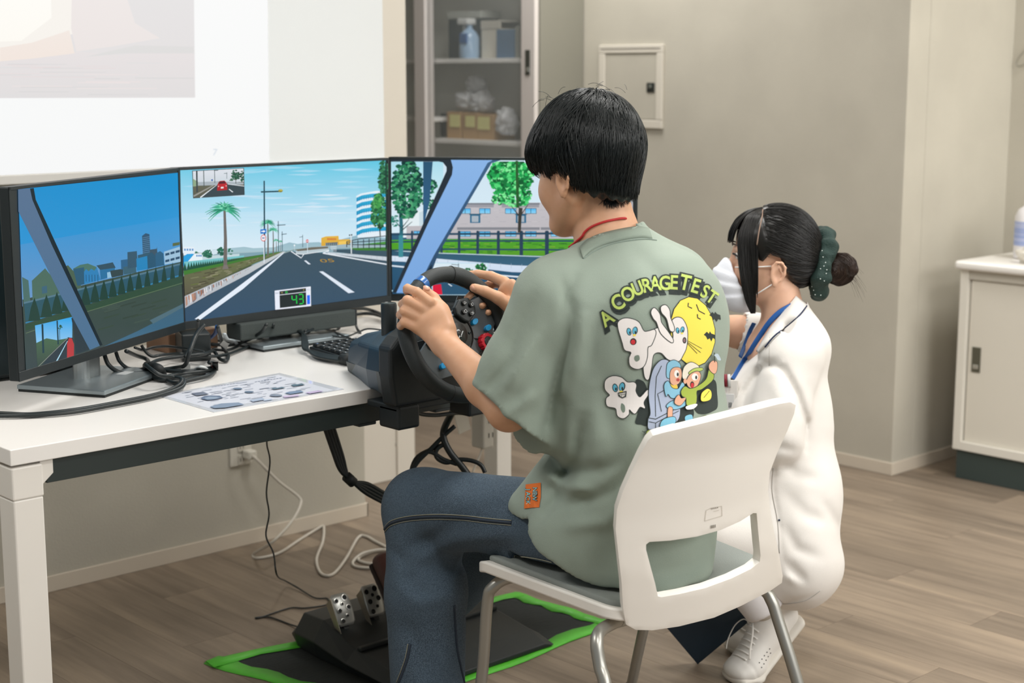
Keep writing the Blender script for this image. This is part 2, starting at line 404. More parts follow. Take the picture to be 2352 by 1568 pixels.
tube('cord', [V(pp[0], YL-.04, pp[2]-.006), PY(590, 1055, 3.66), PY(640, 1105, 3.64), PY(685, 1140, 3.62), PY(690, 1160, 3.6), PY(668, 1200, 3.55), PY(625, 1245, 3.5), zf(583, 1272), zf(592, 1281), zf(640, 1270), zf(690, 1238), zf(738, 1209), zf(744, 1215), zf(741, 1245), zf(727, 1285), zf(738, 1317), zf(765, 1318), zf(795, 1282), zf(822, 1235), zf(840, 1231), zf(862, 1243), zf(885, 1255), zf(905, 1270), zf(880, 1262, .013), zf(835, 1270, .013), zf(812, 1288), zf(815, 1300), zf(845, 1304), zf(890, 1300), zf(915, 1280), zf(880, 1265), zf(840, 1272), zf(823, 1285), zf(850, 1294), zf(900, 1290)], r, CW, wc, 8, 8)

# ------------------------------------------------------------------ tall cupboard with sliding glass doors
XF = 4.191; YR = 4.369; XBk = XB-.004
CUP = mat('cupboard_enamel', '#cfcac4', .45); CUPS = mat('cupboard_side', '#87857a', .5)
cup = empty('glass_cupboard', ((XF+XB)/2, 5.1, 0), 'tall grey cupboard with sliding glass doors against the back wall', 'cupboard')
Y2 = YR+1.45
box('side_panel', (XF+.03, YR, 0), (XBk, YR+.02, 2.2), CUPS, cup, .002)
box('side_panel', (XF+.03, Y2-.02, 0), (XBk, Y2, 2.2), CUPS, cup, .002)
box('back_panel', (XBk-.01, YR+.02, 0), (XBk, Y2-.02, 2.2), mat('cup_back', '#d0d1cb', .6), cup, 0)
box('top_panel', (XF+.03, YR, 2.2), (XBk, Y2, 2.22), CUP, cup, .002)
box('base_panel', (XF+.03, YR, 0), (XBk-.01, Y2, .06), CUP, cup, .002)
SH = mat('shelf_enamel', '#efeeec', .4)
zs1 = PX(1100, 134, 4.25)[2]; zs2 = PX(1100, 322, 4.25)[2]; zs2b = PX(960, 268, 4.25)[2]
ym = 5.03
for z, ya, yb in ((zs1, YR+.02, Y2-.02), (zs2, YR+.02, ym), (zs2b, ym, Y2-.02), (.75, YR+.02, Y2-.02), (1.78, YR+.02, Y2-.02), (.42, YR+.02, Y2-.02)):
    box('shelf', (4.25, ya, z-.018), (XBk-.01, yb, z), SH, cup, .002)
def glassm(name, col='#dfe9e8', al=.16, rough=.06):
    m = bpy.data.materials.new(name); m.use_nodes = True; nt = m.node_tree; b = nt.nodes['Principled BSDF']
    b.inputs['Base Color'].default_value = C(col); b.inputs['Roughness'].default_value = rough; b.inputs['Alpha'].default_value = al; b.inputs['Specular IOR Level'].default_value = .6
    return m
GL = glassm('cupboard_glass', '#d5dcdc', .12, .1)
def gdoor(ya, yb, xf, handle):
    st = .075
    fr = mat('door_frame_enamel', '#d6cfcb', .45)
    box('door_stile', (xf, ya, .06), (xf+.022, ya+st, 2.19), fr, cup, .002)
    box('door_stile', (xf, yb-st*.9, .06), (xf+.022, yb, 2.19), fr, cup, .002)
    box('door_rail', (xf, ya+st, .06), (xf+.022, yb-st*.9, .16), fr, cup, .002)
    box('door_rail', (xf, ya+st, 2.1), (xf+.022, yb-st*.9, 2.19), fr, cup, .002)
    box('door_glass', (xf+.009, ya+st-.004, .155), (xf+.013, yb-st*.9+.004, 2.11), GL, cup, 0)
gdoor(YR, 5.087, XF, True); gdoor(5.02, Y2, XF+.028, False)
hp = PX(1212, 142, XF)
hdl = box('door_handle', (XF-.003, hp[1]-.014, hp[2]-.05), (XF, hp[1]+.012, hp[2]+.045), mat('handle_recess', '#5c5e58', .4, .5), cup, .001)
box('latch', (XF-.006, hp[1]-.011, hp[2]-.038), (XF-.003, hp[1]+.008, hp[2]-.02), mat('latch_bright', '#d8dad6', .2, .9), hdl, .001)
# contents, top shelf
def xp(x, y, X): return PX(x, y, X)
GRY = lambda n, c, r=.6: mat(n, c, r)
fb = xp(1030, 120, 4.33); fb2 = xp(1105, 30, 4.33)
cs = empty('dark_case', (4.38, (fb[1]+fb2[1])/2, zs1), 'dark box with a white lid on the upper cupboard shelf', 'box')
box('case_body', (4.33, fb2[1], zs1), (4.43, fb[1], fb2[2]-.02), mat('case_dark', '#2c3b42', .5), cs, .004)
box('case_lid', (4.325, fb2[1]-.003, fb2[2]-.02), (4.432, fb[1]+.004, fb2[2]+.01), mat('case_lid', '#b9bdb8', .5), cs, .004)
sb = xp(1078, 125, 4.29); 
spr = empty('spray_bottle', (4.29, sb[1], zs1), 'clear blue spray bottle with a white trigger on the upper cupboard shelf', 'spray bottle')
lathe('bottle_body', (4.29, sb[1], zs1), (0, 0, 1), [(.002, 0), (.04, .001), (.042, .02), (.041, .085), (.03, .105), (.014, .12), (.013, .135)], mat('blue_bottle', '#9ab6d2', .15), spr, 20)
box('bottle_label', (4.246, sb[1]-.03, zs1+.06), (4.256, sb[1]+.012, zs1+.1), mat('label_blue', '#37639a', .5), spr, .003)
box('trigger_head', (4.262, sb[1]-.02, zs1+.135), (4.312, sb[1]+.045, zs1+.16), mat('trigger_white', '#d5d8d8', .4), spr, .006)
box('trigger_lever', (4.28, sb[1]+.02, zs1+.105), (4.296, sb[1]+.03, zs1+.14), mat('trigger_white', '#d5d8d8', .4), spr, .003)
c1 = xp(1105, 50, 4.32); c2 = xp(1150, 125, 4.32)
ct = empty('tissue_carton', (4.36, (c1[1]+c2[1])/2, zs1), 'pale carton beside the spray bottle on the upper cupboard shelf', 'carton')
box('carton_body', (4.32, c2[1]+.0, zs1), (4.42, c1[1], c1[2]), mat('carton_pale', '#d8d2c4', .7), ct, .003)
box('carton_flap', (4.317, c2[1], c1[2]-.03), (4.42, c1[1], c1[2]+.004), mat('carton_pale2', '#cbc6bb', .7), ct, .002)
for k, (xa, xb_, yt, cc) in enumerate(((1141, 1182, 68, '#4f7192'), (1184, 1193, 60, '#8b8c86'))):
    a_ = xp(xa, yt, 4.29); b_ = xp(xb_, 125, 4.29)
    bb = empty('ring_binder', (4.33, (a_[1]+b_[1])/2, zs1), ('blue box file standing on the upper cupboard shelf', 'grey folder at the right end of the upper cupboard shelf')[k], 'binder')
    box('binder_spine', (4.288, b_[1], zs1), (4.294, a_[1], a_[2]), mat('binder%d' % k, cc, .6), bb, .001)
    box('binder_sheets', (4.294, b_[1]+.004, zs1+.003), (4.42, a_[1]-.004, a_[2]-.006), mat('paper_pale', '#c8c6be', .8), bb, .001)
# lower shelf: kraft boxes with yellow notes and plastic bags
for k, (xa, xb_, yt, yb_, nx) in enumerate(((1026, 1058, 256, 306, (1033, 1056, 263, 292)), (1062, 1096, 258, 308, (1069, 1090, 266, 292)), (1097, 1134, 262, 310, (1097, 1124, 268, 298)))):
    a_ = xp(xa, yt, 4.29); b_ = xp(xb_, yb_, 4.29)
    kb = empty('kraft_box', (4.34, (a_[1]+b_[1])/2, zs2), ('brown kraft box with a yellow note, leftmost on the lower cupboard shelf', 'brown kraft box with a yellow note, middle one on the lower cupboard shelf', 'brown kraft box with a yellow note, rightmost on the lower cupboard shelf')[k], 'box', 'kraft boxes on the lower cupboard shelf')
    box('box_body', (4.29, b_[1], zs2), (4.41, a_[1], a_[2]), mat('kraft', '#b8966a', .8), kb, .002)
    n1 = xp(nx[0], nx[2], 4.287); n2 = xp(nx[1], nx[3], 4.287)
    box('sticky_note', (4.2865, n2[1], n2[2]), (4.2885, n1[1], n1[2]), mat('note_yellow', '#e6e29a', .7), kb, 0)
def crumple(name, c, r, m, seed, lab, cat, grp=None, flat=.8):
    bm = bmesh.new(); bmesh.ops.create_icosphere(bm, subdivisions=4, radius=1)
    from mathutils import noise
    for v in bm.verts:
        q = v.co*2.2+Vector((seed*3.1, seed, 0)); n = abs(noise.noise(q))*.5+abs(noise.noise(q*2.7))*.28
        v.co *= .78+n; v.co.x *= r[0]; v.co.y *= r[1]; v.co.z = max(v.co.z, -flat)*r[2]
        v.co += Vector(c)
    o = bm_obj(name, bm, m, None, True); return tag(o, lab, cat, grp)
PB = glassm('poly_bag', '#e2e4e8', .6, .15); PB2 = mat('bag_white', '#d8dade', .35)
def bag(px_, py_, r, m, seed, lab, dz=0, X=4.33):
    p = xp(px_, py_, X); crumple('plastic_bag', p, r, m, seed, lab, 'plastic bag', 'plastic bags in the cupboard')
bag(1075, 232, (.05, .055, .045), PB2, 1, 'crumpled white plastic bag lying on top of the leftmost kraft boxes', X=4.34)
bag(1108, 235, (.05, .055, .045), PB, 2, 'shiny clear plastic bag on top of the kraft boxes')
bag(1165, 282, (.05, .045, .06), PB, 3, 'clear plastic bag at the right end of the lower cupboard shelf', X=4.31)
bag(1095, 195, (.04, .05, .04), PB, 5, 'grey blue plastic bag at the top of the heap on the lower shelf', X=4.36)
a_ = xp(1025, 205, 4.40)
tag(box('black_pouch', (4.36, a_[1]-.04, zs2), (4.42, a_[1], zs2+.1), mat('pouch', '#3a3c40', .7), b=.01), 'small dark pouch at the left end of the lower cupboard shelf', 'pouch')

# ------------------------------------------------------------------ low white cabinet on the right
XCf = 4.582; yc = 2.745; zt = .737; yq = 1.2
CB = mat('cabinet_white', '#e4e0d6', .4)
lc = empty('low_cabinet', ((XCf+XR)/2, 2.0, 0), 'low white cabinet with sliding doors on a dark grey plinth at the right', 'cabinet')
box('cabinet_plinth', (XCf+.012, yq, 0), (XR-.006, yc-.01, .1), mat('plinth_grey', '#3a4644', .5), lc, .002)
st = .03
box('cabinet_side', (XCf, yc-st, .1), (XR-.006, yc, zt-.03), CB, lc, .002)
box('cabinet_side', (XCf, yq, .1), (XR-.006, yq+st, zt-.03), CB, lc, .002)
box('cabinet_bottom', (XCf, yq+st, .1), (XR-.006, yc-st, .13), CB, lc, .002)
box('cabinet_rail', (XCf+.004, yq+st, zt-.062), (XR-.006, yc-st, zt-.03), mat('rail_beige', '#c5c0b4', .5), lc, .002)  # rail in a duller beige than the cabinet sides
box('cabinet_back', (XR-.02, yq+st, .13), (XR-.006, yc-st, zt-.062), CB, lc, 0)
d1 = box('sliding_door', (XCf+.014, yc-st-.62, .13), (XCf+.03, yc-st-.004, zt-.064), mat('cabinet_door', '#ddd8cc', .4), lc, .002)
box('sliding_door', (XCf+.034, yq+st, .13), (XCf+.05, yc-st-.58, zt-.064), mat('cabinet_door', '#ddd8cc', .4), lc, .002)
ha = PX(2236, 796, XCf+.014); hb = PX(2249, 856, XCf+.014)
box('recessed_pull', (XCf+.011, hb[1]-.003, hb[2]), (XCf+.0145, ha[1]+.003, ha[2]), mat('pull_steel', '#77776a', .35, .7), d1, .001)
box('pull_catch', (XCf+.009, hb[1]+.003, hb[2]+.012), (XCf+.0115, ha[1]-.003, hb[2]+.026), mat('pull_bright', '#d9dad4', .25, .8), d1, .001)
box('cabinet_top', (XCf-.025, yq, zt-.03), (XR-.006, yc+.012, zt), mat('cabinet_top_white', '#eeebe6', .3), lc, .012, 4)
bt = PX(2352, 560, 4.78); by = PX(2345, 560, 4.78)[1]-.03
btl = empty('wipe_bottle', (4.78, by, zt), 'white plastic bottle with a blue label on top of the low cabinet', 'bottle')
r0 = .05
lathe('bottle_body', (4.78, by, zt), (0, 0, 1), [(.002, 0), (r0-.002, .001), (r0, .006), (r0, .14), (r0-.01, .162), (.026, .172), (.022, .176), (.022, .196), (.02, .198), (.001, .198)], mat('bottle_white', '#e9e7ea', .35), btl, 32)
vs = []; fs = []
for k in range(13):
    t = math.radians(175+k*(-160/12)+0)
    t = math.radians(130+k*10)
    for z in (.045, .125): vs.append((4.78+(r0+.0006)*math.cos(t), by+(r0+.0006)*math.sin(t), zt+z))
for k in range(12): fs.append((2*k, 2*k+2, 2*k+3, 2*k+1))
mesh_obj('bottle_label', vs, fs, mat('label_lilac', '#93a5d8', .5, noise=((1, 1, 190), .8, '#c3cbe8')), btl, True)
pp_ = PX(2352, 597, 4.66)
crumple('wipe_pack', (4.66, pp_[1]-.055, zt+.028), (.05, .075, .036), mat('pack_white', '#e2ddd2', .45), 9, 'soft white wipe pack lying in front of the white bottle on the low cabinet', 'wipe pack')
# wire hook on the return wall
hk = PY(2345, 140, YC-.02); hkx = XR-.02
q = [PX(x, y, XR-.015) for x, y in ((2362, 100), (2352, 118), (2340, 132), (2334, 146), (2338, 152), (2348, 150), (2358, 140), (2368, 128))]
tag(tube('wire_hook', q, .0022, mat('hook_steel', '#a9a79f', .3, .8), sides=6), 'thin steel wire hook high on the right wall above the low cabinet', 'hook')
# ------------------------------------------------------------------ desk
DZ = .72; DX0, DX1, DY0, DY1 = 1.127, 2.93, 2.44, 3.2
DT = mat('desk_top_white', '#e9e6e2', .3); DL = mat('desk_leg_white', '#e3dfd8', .35); DR = mat('desk_rail_dark', '#26302f', .45)
desk = empty('desk', ((DX0+DX1)/2, 2.8, 0), 'long white office desk with square legs and a dark under-rail', 'desk')
box('tabletop', (DX0, DY0, DZ-.028), (DX1, DY1, DZ), DT, desk, .0015)
box('under_rail', (DX0+.07, DY0+.014, DZ-.072), (DX1-.07, DY0+.034, DZ-.028), DR, desk, .001)
box('under_rail', (DX0+.07, DY1-.034, DZ-.072), (DX1-.07, DY1-.014, DZ-.028), DR, desk, .001)
lw = .055
for x in (DX0+.003, DX1-lw-.003):
    for y in (DY0+.004, DY1-lw-.004):
        l_ = box('leg', (x, y, .012), (x+lw, y+lw, DZ-.09), DL, desk, .003)
        box('leg_cap', (x-.001, y-.001, DZ-.09), (x+lw+.001, y+lw+.001, DZ-.033), DL, l_, .003)
        box('leg_foot', (x+.008, y+.008, 0), (x+lw-.008, y+lw-.008, .012), mat('foot_black', '#24292a', .6), l_, .001)
    s = 1 if x < 2 else -1; xx = x+lw if s > 0 else x
    box('side_rail', (x+.01, DY0+lw, DZ-.075), (x+lw-.01, DY1-lw, DZ-.033), DL, desk, .002)
    prism('leg_bracket', [V(xx, DY0+.012, DZ-.03), V(xx+s*.024, DY0+.012, DZ-.03), V(xx+s*.024, DY0+.012, DZ-.055), V(xx, DY0+.012, DZ-.075)], V(0, .04, 0), DL, desk, .001)

# ------------------------------------------------------------------ monitors
BZ = mat('monitor_black', '#1d2426', .45); BZ2 = mat('monitor_back', '#23292b', .6); SIL = mat('stand_silver', '#a9adad', .32, .75); SILB = mat('stand_base_silver', '#98a3a8', .38, .7)
E_C = attr_mat('screen_pixels', 1.0, .25)
def monitor(a, b, z0, z1, label, art, pack=None):
    a = V(*a); b = V(*b); d = unit(b-a); n = V(d[1], -d[0], 0)
    if n@(-(a+b)/2) < 0: n = -n
    Wd = np.linalg.norm(b-a); c = (a+b)/2; up = V(0, 0, 1)
    root = empty('monitor', (c[0], c[1], DZ), label, 'monitor', 'the three monitors in a row on the desk')
    zc = (z0+z1)/2; hh = (z1-z0)/2
    cc = V(c[0], c[1], zc)
    obox('housing', cc-n*.011, (d, n, up), (Wd/2, .0105, hh), BZ, root, .0025)
    # recessed glass border slightly proud frame
    for nm, ce, ha in (('bezel_edge', cc+up*(hh-.003)+n*.0002, (Wd/2, .0008, .003)), ('bottom_bezel', cc-up*(hh-.009)+n*.0002, (Wd/2, .0014, .009)),
                       ('bezel_edge', cc-d*(Wd/2-.0028)+n*.0002, (.0028, .0008, hh)), ('bezel_edge', cc+d*(Wd/2-.0028)+n*.0002, (.0028, .0008, hh))):
        obox(nm, ce, (d, n, up), ha, BZ, root, .0004, 1)
    obox('rear_shell', cc-n*.034, (d, n, up), (Wd*.3, .0128, hh*.62), BZ2, root, .008)
    # stand
    m0 = V(c[0], c[1], DZ); f_, bk = .06, .14; hw0, hw1 = .122, .118
    P = [m0+n*f_-d*hw0, m0+n*f_+d*hw0, m0-n*bk+d*hw1, m0-n*bk-d*hw1]
    prism('stand_base', [p+up*.005 for p in P], up*.009, SILB, root, .002)
    prism('base_pad', [p+(m0-p)*.015 for p in P], up*.005, mat('pad_black', '#1c2122', .7), root)
    nk = m0-n*.055
    pr = []
    for k in range(20):
        t = 2*math.pi*k/20; cx, sy = math.cos(t), math.sin(t)
        pr.append(nk+d*.034*math.copysign(abs(cx)**.6, cx)+n*.018*math.copysign(abs(sy)**.6, sy)+up*.0135)
    prism('stand_neck', pr, up*(zc-DZ), SIL, root)
    st_ = m0+n*.012+d*.035+up*.0142
    prism('base_label', [st_, st_+d*.035, st_+d*.035-n*.022, st_-n*.022], up*.0003, mat('label_pale', '#c3c8ca', .5), root)
    def smp(x, y, l):
        p = PN(x, y, cc+n*(.0006+l), n)-cc
        return cc+n*(.0006+l)+d*np.clip(p@d, -(Wd/2-.0054), Wd/2-.0054)+up*np.clip(p[2], -hh+.0175, hh-.0058)
    A = Art(smp, .0000025); art(A); A.build('screen_image', E_C, root)
    return c, d, n

def art_left(A):
    q = lambda pts: [(x/2.529, 340+y/2.529) for x, y in pts]
    P = lambda pts, c, c2=None: A.poly(q(pts), c, c2)
    Ln = lambda pts, w, c, w2=None: A.line(q(pts), w/2.529, c, w2/2.529 if w2 else None)
    P([(105, 238), (1033, 143), (1040, 400), (118, 560)], '#058ccb', '#2b93d2')
    P([(118, 560), (1040, 400), (1050, 690), (130, 920)], '#2b93d2', '#6b95c4')
    P([(130, 880), (1050, 660), (1072, 1015), (152, 1308)], '#3b4f43', '#39474a')
    P([(425, 700), (465, 678), (510, 670), (560, 690), (565, 760), (430, 780)], '#4b7468')
    P([(128, 748), (165, 768), (176, 890), (138, 905)], '#4a6d68'); P([(185, 770), (262, 698), (345, 800), (350, 880), (190, 905)], '#4b6b5e')
    P([(243, 805), (272, 798), (275, 840), (245, 846)], '#3c6478')
    P([(375, 690), (395, 680), (462, 752), (475, 830), (440, 838)], '#49614f')
    P([(425, 702), (488, 692), (492, 790), (450, 800)], '#2c5a74'); P([(488, 718), (500, 702), (515, 716), (530, 700), (548, 712), (562, 692), (585, 765), (490, 792)], '#2f7fb5')
    P([(580, 705), (668, 695), (662, 742), (585, 765)], '#2a6f9c'); P([(560, 682), (655, 663), (672, 695), (582, 707)], '#33505f')
    for k in range(5): Ln([(500+k*17, 735), (501+k*17, 775)], 4, '#245a80')
    P([(622, 722), (640, 718), (648, 750), (624, 756)], '#8fbcd8'); P([(640, 712), (716, 700), (716, 738), (650, 752)], '#34474a'); P([(702, 650), (742, 645), (744, 700), (704, 706)], '#2f6288')
    P([(716, 690), (790, 680), (792, 722), (718, 736)], '#3b6070')
    P([(740, 604), (795, 598), (800, 690), (742, 700)], '#35566a'); P([(825, 510), (846, 494), (868, 500), (874, 612), (830, 622)], '#2f5370')
    for k in range(9): Ln([(828, 522+k*11), (870, 514+k*11)], 3, '#5b86a6')
    P([(800, 622), (868, 606), (870, 640), (802, 652)], '#33586c'); P([(870, 590), (910, 584), (912, 572), (916, 640), (872, 650)], '#3a5262')
    P([(792, 642), (855, 626), (858, 702), (795, 713)], '#2482b8'); P([(855, 625), (880, 604), (904, 626), (905, 690), (858, 702)], '#28556f'); P([(903, 612), (930, 598), (950, 612), (954, 680), (905, 690)], '#2b5e7e')
    P([(952, 602), (1044, 572), (1050, 660), (957, 676)], '#9cc0d8'); P([(1003, 552), (1044, 545), (1044, 562), (1003, 571)], '#56643a')
    for yy in (600, 638):
        for k in range(3): P([(960+k*30, yy+12-k*8), (984+k*30, yy+6-k*8), (984+k*30, yy+20-k*8), (960+k*30, yy+26-k*8)], '#284a66')
    P([(140, 905), (440, 832), (1052, 676), (1060, 735), (450, 905), (148, 1005)], '#2d586c', '#2a5560')
    Ln([(138, 900), (440, 826), (1052, 672)], 10, '#54788a'); Ln([(148, 1015), (420, 930), (640, 862), (1060, 735)], 8, '#3180a8')
    for k in range(17):
        t = k/16; x = 200+(t**.9)*850; top = 885-(x-200)*.255-6; bot = 1000-(x-200)*.305; w_ = 42*(1-t*.62)
        P([(x, top-12), (x+w_*.5, top+(bot-top)*.45), (x+w_*.85, bot), (x-w_*.85, bot+6), (x-w_*.5, top+(bot-top)*.4)], '#1f4038')
    P([(148, 1025), (420, 940), (1062, 742), (1064, 790), (510, 945), (150, 1060)], '#2f4c3a'); Ln([(150, 1075), (520, 945), (1064, 782)], 4, '#5e7258')
    for k in range(16):
        x = random.uniform(560, 980); y = random.uniform(900, 1060)-(x-560)*.16
        P([(x, y), (x+90, y-24), (x+92, y-18), (x+4, y+8)], random.choice(['#34443c', '#41524a', '#384a3e']))
    P([(590, 1158), (800, 1062), (960, 980), (1068, 900), (1072, 1015), (760, 1110)], '#3a5f76', '#3f6a85'); P([(870, 1000), (1060, 905), (1062, 925), (890, 1020)], '#4f6c78')
    P([(203, 1030), (420, 980), (420, 1110), (212, 1140)], '#22a2e6', '#8cc6ee'); P([(210, 1132), (270, 1104), (330, 1115), (420, 1100), (428, 1222), (218, 1285)], '#4a6a50', '#3a4a44')
    P([(300, 1190), (395, 1098), (428, 1104), (428, 1222), (240, 1278)], '#2e3c44'); Ln([(222, 1282), (395, 1102)], 9, '#8f948c', 3); Ln([(330, 1250), (392, 1120)], 11, '#a9d6ea', 3)
    Ln([(246, 1022), (252, 1190)], 11, '#20404c'); Ln([(332, 1002), (338, 1140)], 8, '#20404c'); Ln([(346, 1050), (348, 1120)], 3, '#35505a'); A.blob(347/2.529, 340+1040/2.529, 5, 5, ['#2d6a50', '#234e42'], 12, 1.2, 2.5)
    P([(390, 1130), (402, 1102), (418, 1105), (430, 1140), (430, 1224), (390, 1230)], '#b83c40')
    P([(172, 235), (196, 232), (208, 300), (596, 1143), (560, 1155), (420, 985), (180, 330)], '#15262e')
    P([(414, 985), (428, 990), (520, 1170), (440, 1196), (428, 1060)], '#2b3a42')
    P([(105, 240), (174, 234), (188, 300), (300, 560), (580, 1148), (522, 1172), (350, 850), (107, 368)], '#56708f', '#4b7090')
def art_mid(A):
    q = lambda pts: [(400+x/3.734, 340+y/3.734) for x, y in pts]
    P = lambda pts, c, c2=None: A.poly(q(pts), c, c2)
    Ln = lambda pts, w, c, w2=None: A.line(q(pts), w/3.734, c, w2/3.734 if w2 else None)
    D = lambda x, y, rx, ry, c: A.disc(400+x/3.734, 340+y/3.734, rx/3.734, ry/3.734, c)
    B = lambda x, y, rx, ry, c, n, r0, r1: A.blob(400+x/3.734, 340+y/3.734, rx/3.734, ry/3.734, c, n, r0/3.734, r1/3.734)
    P([(52, 188), (1822, 100), (1822, 520), (60, 560)], '#5fc6e2', '#b6dff2'); P([(60, 560), (1822, 520), (1822, 880), (75, 900)], '#b9e0f2', '#dcecf6')
    for _ in range(60):
        x = random.uniform(60, 1500); y = random.uniform(200, 700)-x*.04; w_ = random.uniform(150, 420); c = random.choice(['#8fd3ea', '#a5d8ee', '#9bd5ec']) if y < 400 else random.choice(['#c2e2f2', '#cfe6f4', '#bfe0f2'])
        P([(x, y), (x+w_*.5, y-random.uniform(6, 16)), (min(1820, x+w_), y-4), (min(1820, x+w_*.6), y+9)], c)
    # mountains
    P([(330, 870), (500, 856), (600, 846), (680, 858), (860, 850), (900, 835), (990, 808), (1060, 822), (1140, 810), (1240, 806), (1300, 820), (1480, 770), (1560, 750), (1700, 762), (1822, 770), (1822, 900), (330, 910)], '#8fb4c4', '#a9c6cf')
    P([(80, 905), (940, 880), (1822, 830), (1822, 960), (940, 960), (80, 1100)], '#7a9fae', '#8aa9b0')
    # left buildings
    P([(77, 845), (172, 848), (176, 905), (80, 920)], '#e4eef6'); 
    for k in range(4): P([(85+k*22, 862), (100+k*22, 862), (100+k*22, 880), (85+k*22, 880)], '#6f9fd0')
    P([(80, 930), (110, 908), (160, 905), (180, 915), (180, 1000), (80, 1010)], '#2f9fdc'); P([(175, 905), (242, 900), (244, 960), (120, 985), (120, 970)], '#e6f0f6')
    for k in range(3): P([(190+k*17, 915), (202+k*17, 914), (202+k*17, 930), (190+k*17, 931)], '#5f92c6')
    P([(240, 925), (560, 905), (560, 935), (244, 960)], '#c2d6dc'); P([(85, 975), (600, 920), (600, 935), (88, 1020)], '#79c3c8')
    P([(300, 875), (370, 870), (380, 905), (330, 915)], '#d3e4ee')
    B(285, 905, 40, 32, ['#2c6a55', '#24574a', '#3b7d62'], 40, 8, 16); B(405, 888, 32, 32, ['#2c6a55', '#24574a', '#2f735a'], 36, 8, 15); B(484, 885, 22, 24, ['#2c6a55', '#2f735a'], 24, 6, 12); B(195, 893, 14, 6, ['#3d7a62'], 8, 4, 8)
    Ln([(440, 900), (930, 878)], 14, '#a4bfc6', 6)
    # verge
    P([(82, 1052), (500, 950), (940, 884), (950, 890), (700, 985), (92, 1275)], '#4e6a3a', '#5a5548'); P([(80, 1055), (500, 960), (900, 888), (900, 893), (510, 985), (84, 1088)], '#427c36')
    P([(84, 1090), (520, 985), (905, 893), (945, 886), (780, 945), (600, 1020), (92, 1275)], '#6f7a50', '#5d574a')
    for _ in range(60):
        t = random.random(); x = 90+t*650; y = 1085-t*150+random.random()*(160*(1-t)+8)
        P([(x, y), (x+60*(1.2-t), y-12*(1.2-t)), (x+70*(1.2-t), y-6*(1.2-t)), (x+8, y+6)], random.choice(['#5d5a44', '#7d8060', '#8d8a70', '#4d4a3a', '#66723e']))
    for k in range(30):
        t = k/29; x = 92+t**.82*500; w_ = 17*(1-t*.72); top = 985-(x-92)*.115+8; bot = 1052-(x-92)*.2
        P([(x, top-12*(1-t)), (x+w_, bot-4), (x-w_, bot)], '#1f5240')
    # road
    P([(92, 1376), (300, 1260), (940, 890), (1000, 884), (1040, 890), (1320, 900), (1822, 900), (1825, 1262), (97, 1500)], '#3f5562', '#34506a')
    P([(90, 1270), (620, 1030), (940, 884), (945, 895), (640, 1078), (300, 1255), (94, 1372)], '#c3c9cc', '#b4b9c2')
    for _ in range(60):
        t = random.random()**1.2; x = 95+t*600; yt = 1268-(x-95)*.445; h_ = 105*(1-t)*random.uniform(.3, .9)+5; c = random.choice(['#a3705a', '#8d8f96', '#d8dade', '#b98c76', '#77787e'])
        P([(x, yt+8), (x+12*(1-t)+3, yt+4), (x+16*(1-t)+3, yt+h_*.8), (x+4, yt+h_)], c)
    Ln([(200, 1495), (580, 1190), (952, 888)], 76, '#e4edf8', 5)
    P([(1243, 1058), (1275, 1056), (1548, 1236), (1495, 1244)], '#dfe8f4'); P([(1114, 965), (1130, 962), (1172, 995), (1152, 997)], '#dfe8f4')
    Ln([(1003, 885), (1090, 942), (1110, 912)], 8, '#e8eef4'); P([(1040, 880), (1330, 850), (1330, 876), (1110, 912), (1045, 905)], '#b9c8ce'); Ln([(1045, 905), (1110, 910), (1330, 876)], 5, '#eef3f6')
    P([(1310, 890), (1822, 932), (1822, 966), (1320, 906)], '#c9d2da'); Ln([(1275, 900), (1320, 908), (1822, 996)], 10, '#e9eff6'); Ln([(1278, 898), (1330, 880)], 7, '#e9eff6')
    for k in range(10): Ln([(1340+k*50, 893+k*4), (1340+k*50, 908+k*5)], 2, '#97a5b2')
    P([(1365, 870), (1822, 860), (1822, 925), (1365, 890)], '#3d5664'); P([(1480, 850), (1822, 820), (1822, 880), (1560, 876)], '#3f7d34'); P([(1500, 838), (1822, 800), (1822, 845), (1500, 860)], '#4a9440')
    Ln([(940, 900), (1030, 870), (1330, 845)], 8, '#90a5a2')
    # yellow shop and ramp
    P([(1262, 770), (1300, 757), (1410, 752), (1412, 784), (1500, 780), (1530, 800), (1500, 822), (1262, 842)], '#e3b548', '#d9a93f'); P([(1298, 812), (1402, 806), (1402, 836), (1298, 838)], '#5c6c74')
    for k in range(7): Ln([(1302+k*16, 815), (1302+k*16, 838)], 3, '#a9b4b4')
    for k in range(8): P([(1312+k*10, 772+random.random()*3), (1319+k*10, 770), (1320+k*10, 788), (1313+k*10, 790)], '#cf6a3a')
    P([(1412, 800), (1500, 792), (1500, 818), (1412, 828)], '#f0c860'); P([(1140, 848), (1330, 836), (1560, 826), (1820, 830), (1820, 850), (1340, 862), (1150, 866)], '#9fb6bf')
    P([(1040, 872), (1180, 850), (1320, 844), (1320, 858), (1060, 884)], '#6e6a5e')
    for k in range(6): Ln([(1345+k*9, 842), (1345+k*9, 888)], 2, '#dfe8ee')
    Ln([(1342, 845), (1392, 842)], 3, '#dfe8ee'); Ln([(1342, 865), (1390, 862)], 3, '#dfe8ee')
    # round glass tower
    P([(1562, 410), (1600, 390), (1680, 375), (1740, 366), (1822, 372), (1822, 755), (1573, 768)], '#e3eef6')
    for k in range(6):
        yt = 405+k*58; P([(1563, yt+22), (1610, yt), (1690, yt-14), (1822, yt-22), (1822, yt+14), (1690, yt+20), (1612, yt+34), (1564, yt+56)], '#2fb0d8' if k % 2 else '#39b4da', '#2492c4')
        for j in range(13): xx = 1572+j*19; y_ = yt+22-(xx-1563)*.17-5; Ln([(xx, y_), (xx, y_+36)], 2.2, '#1d6f9c')
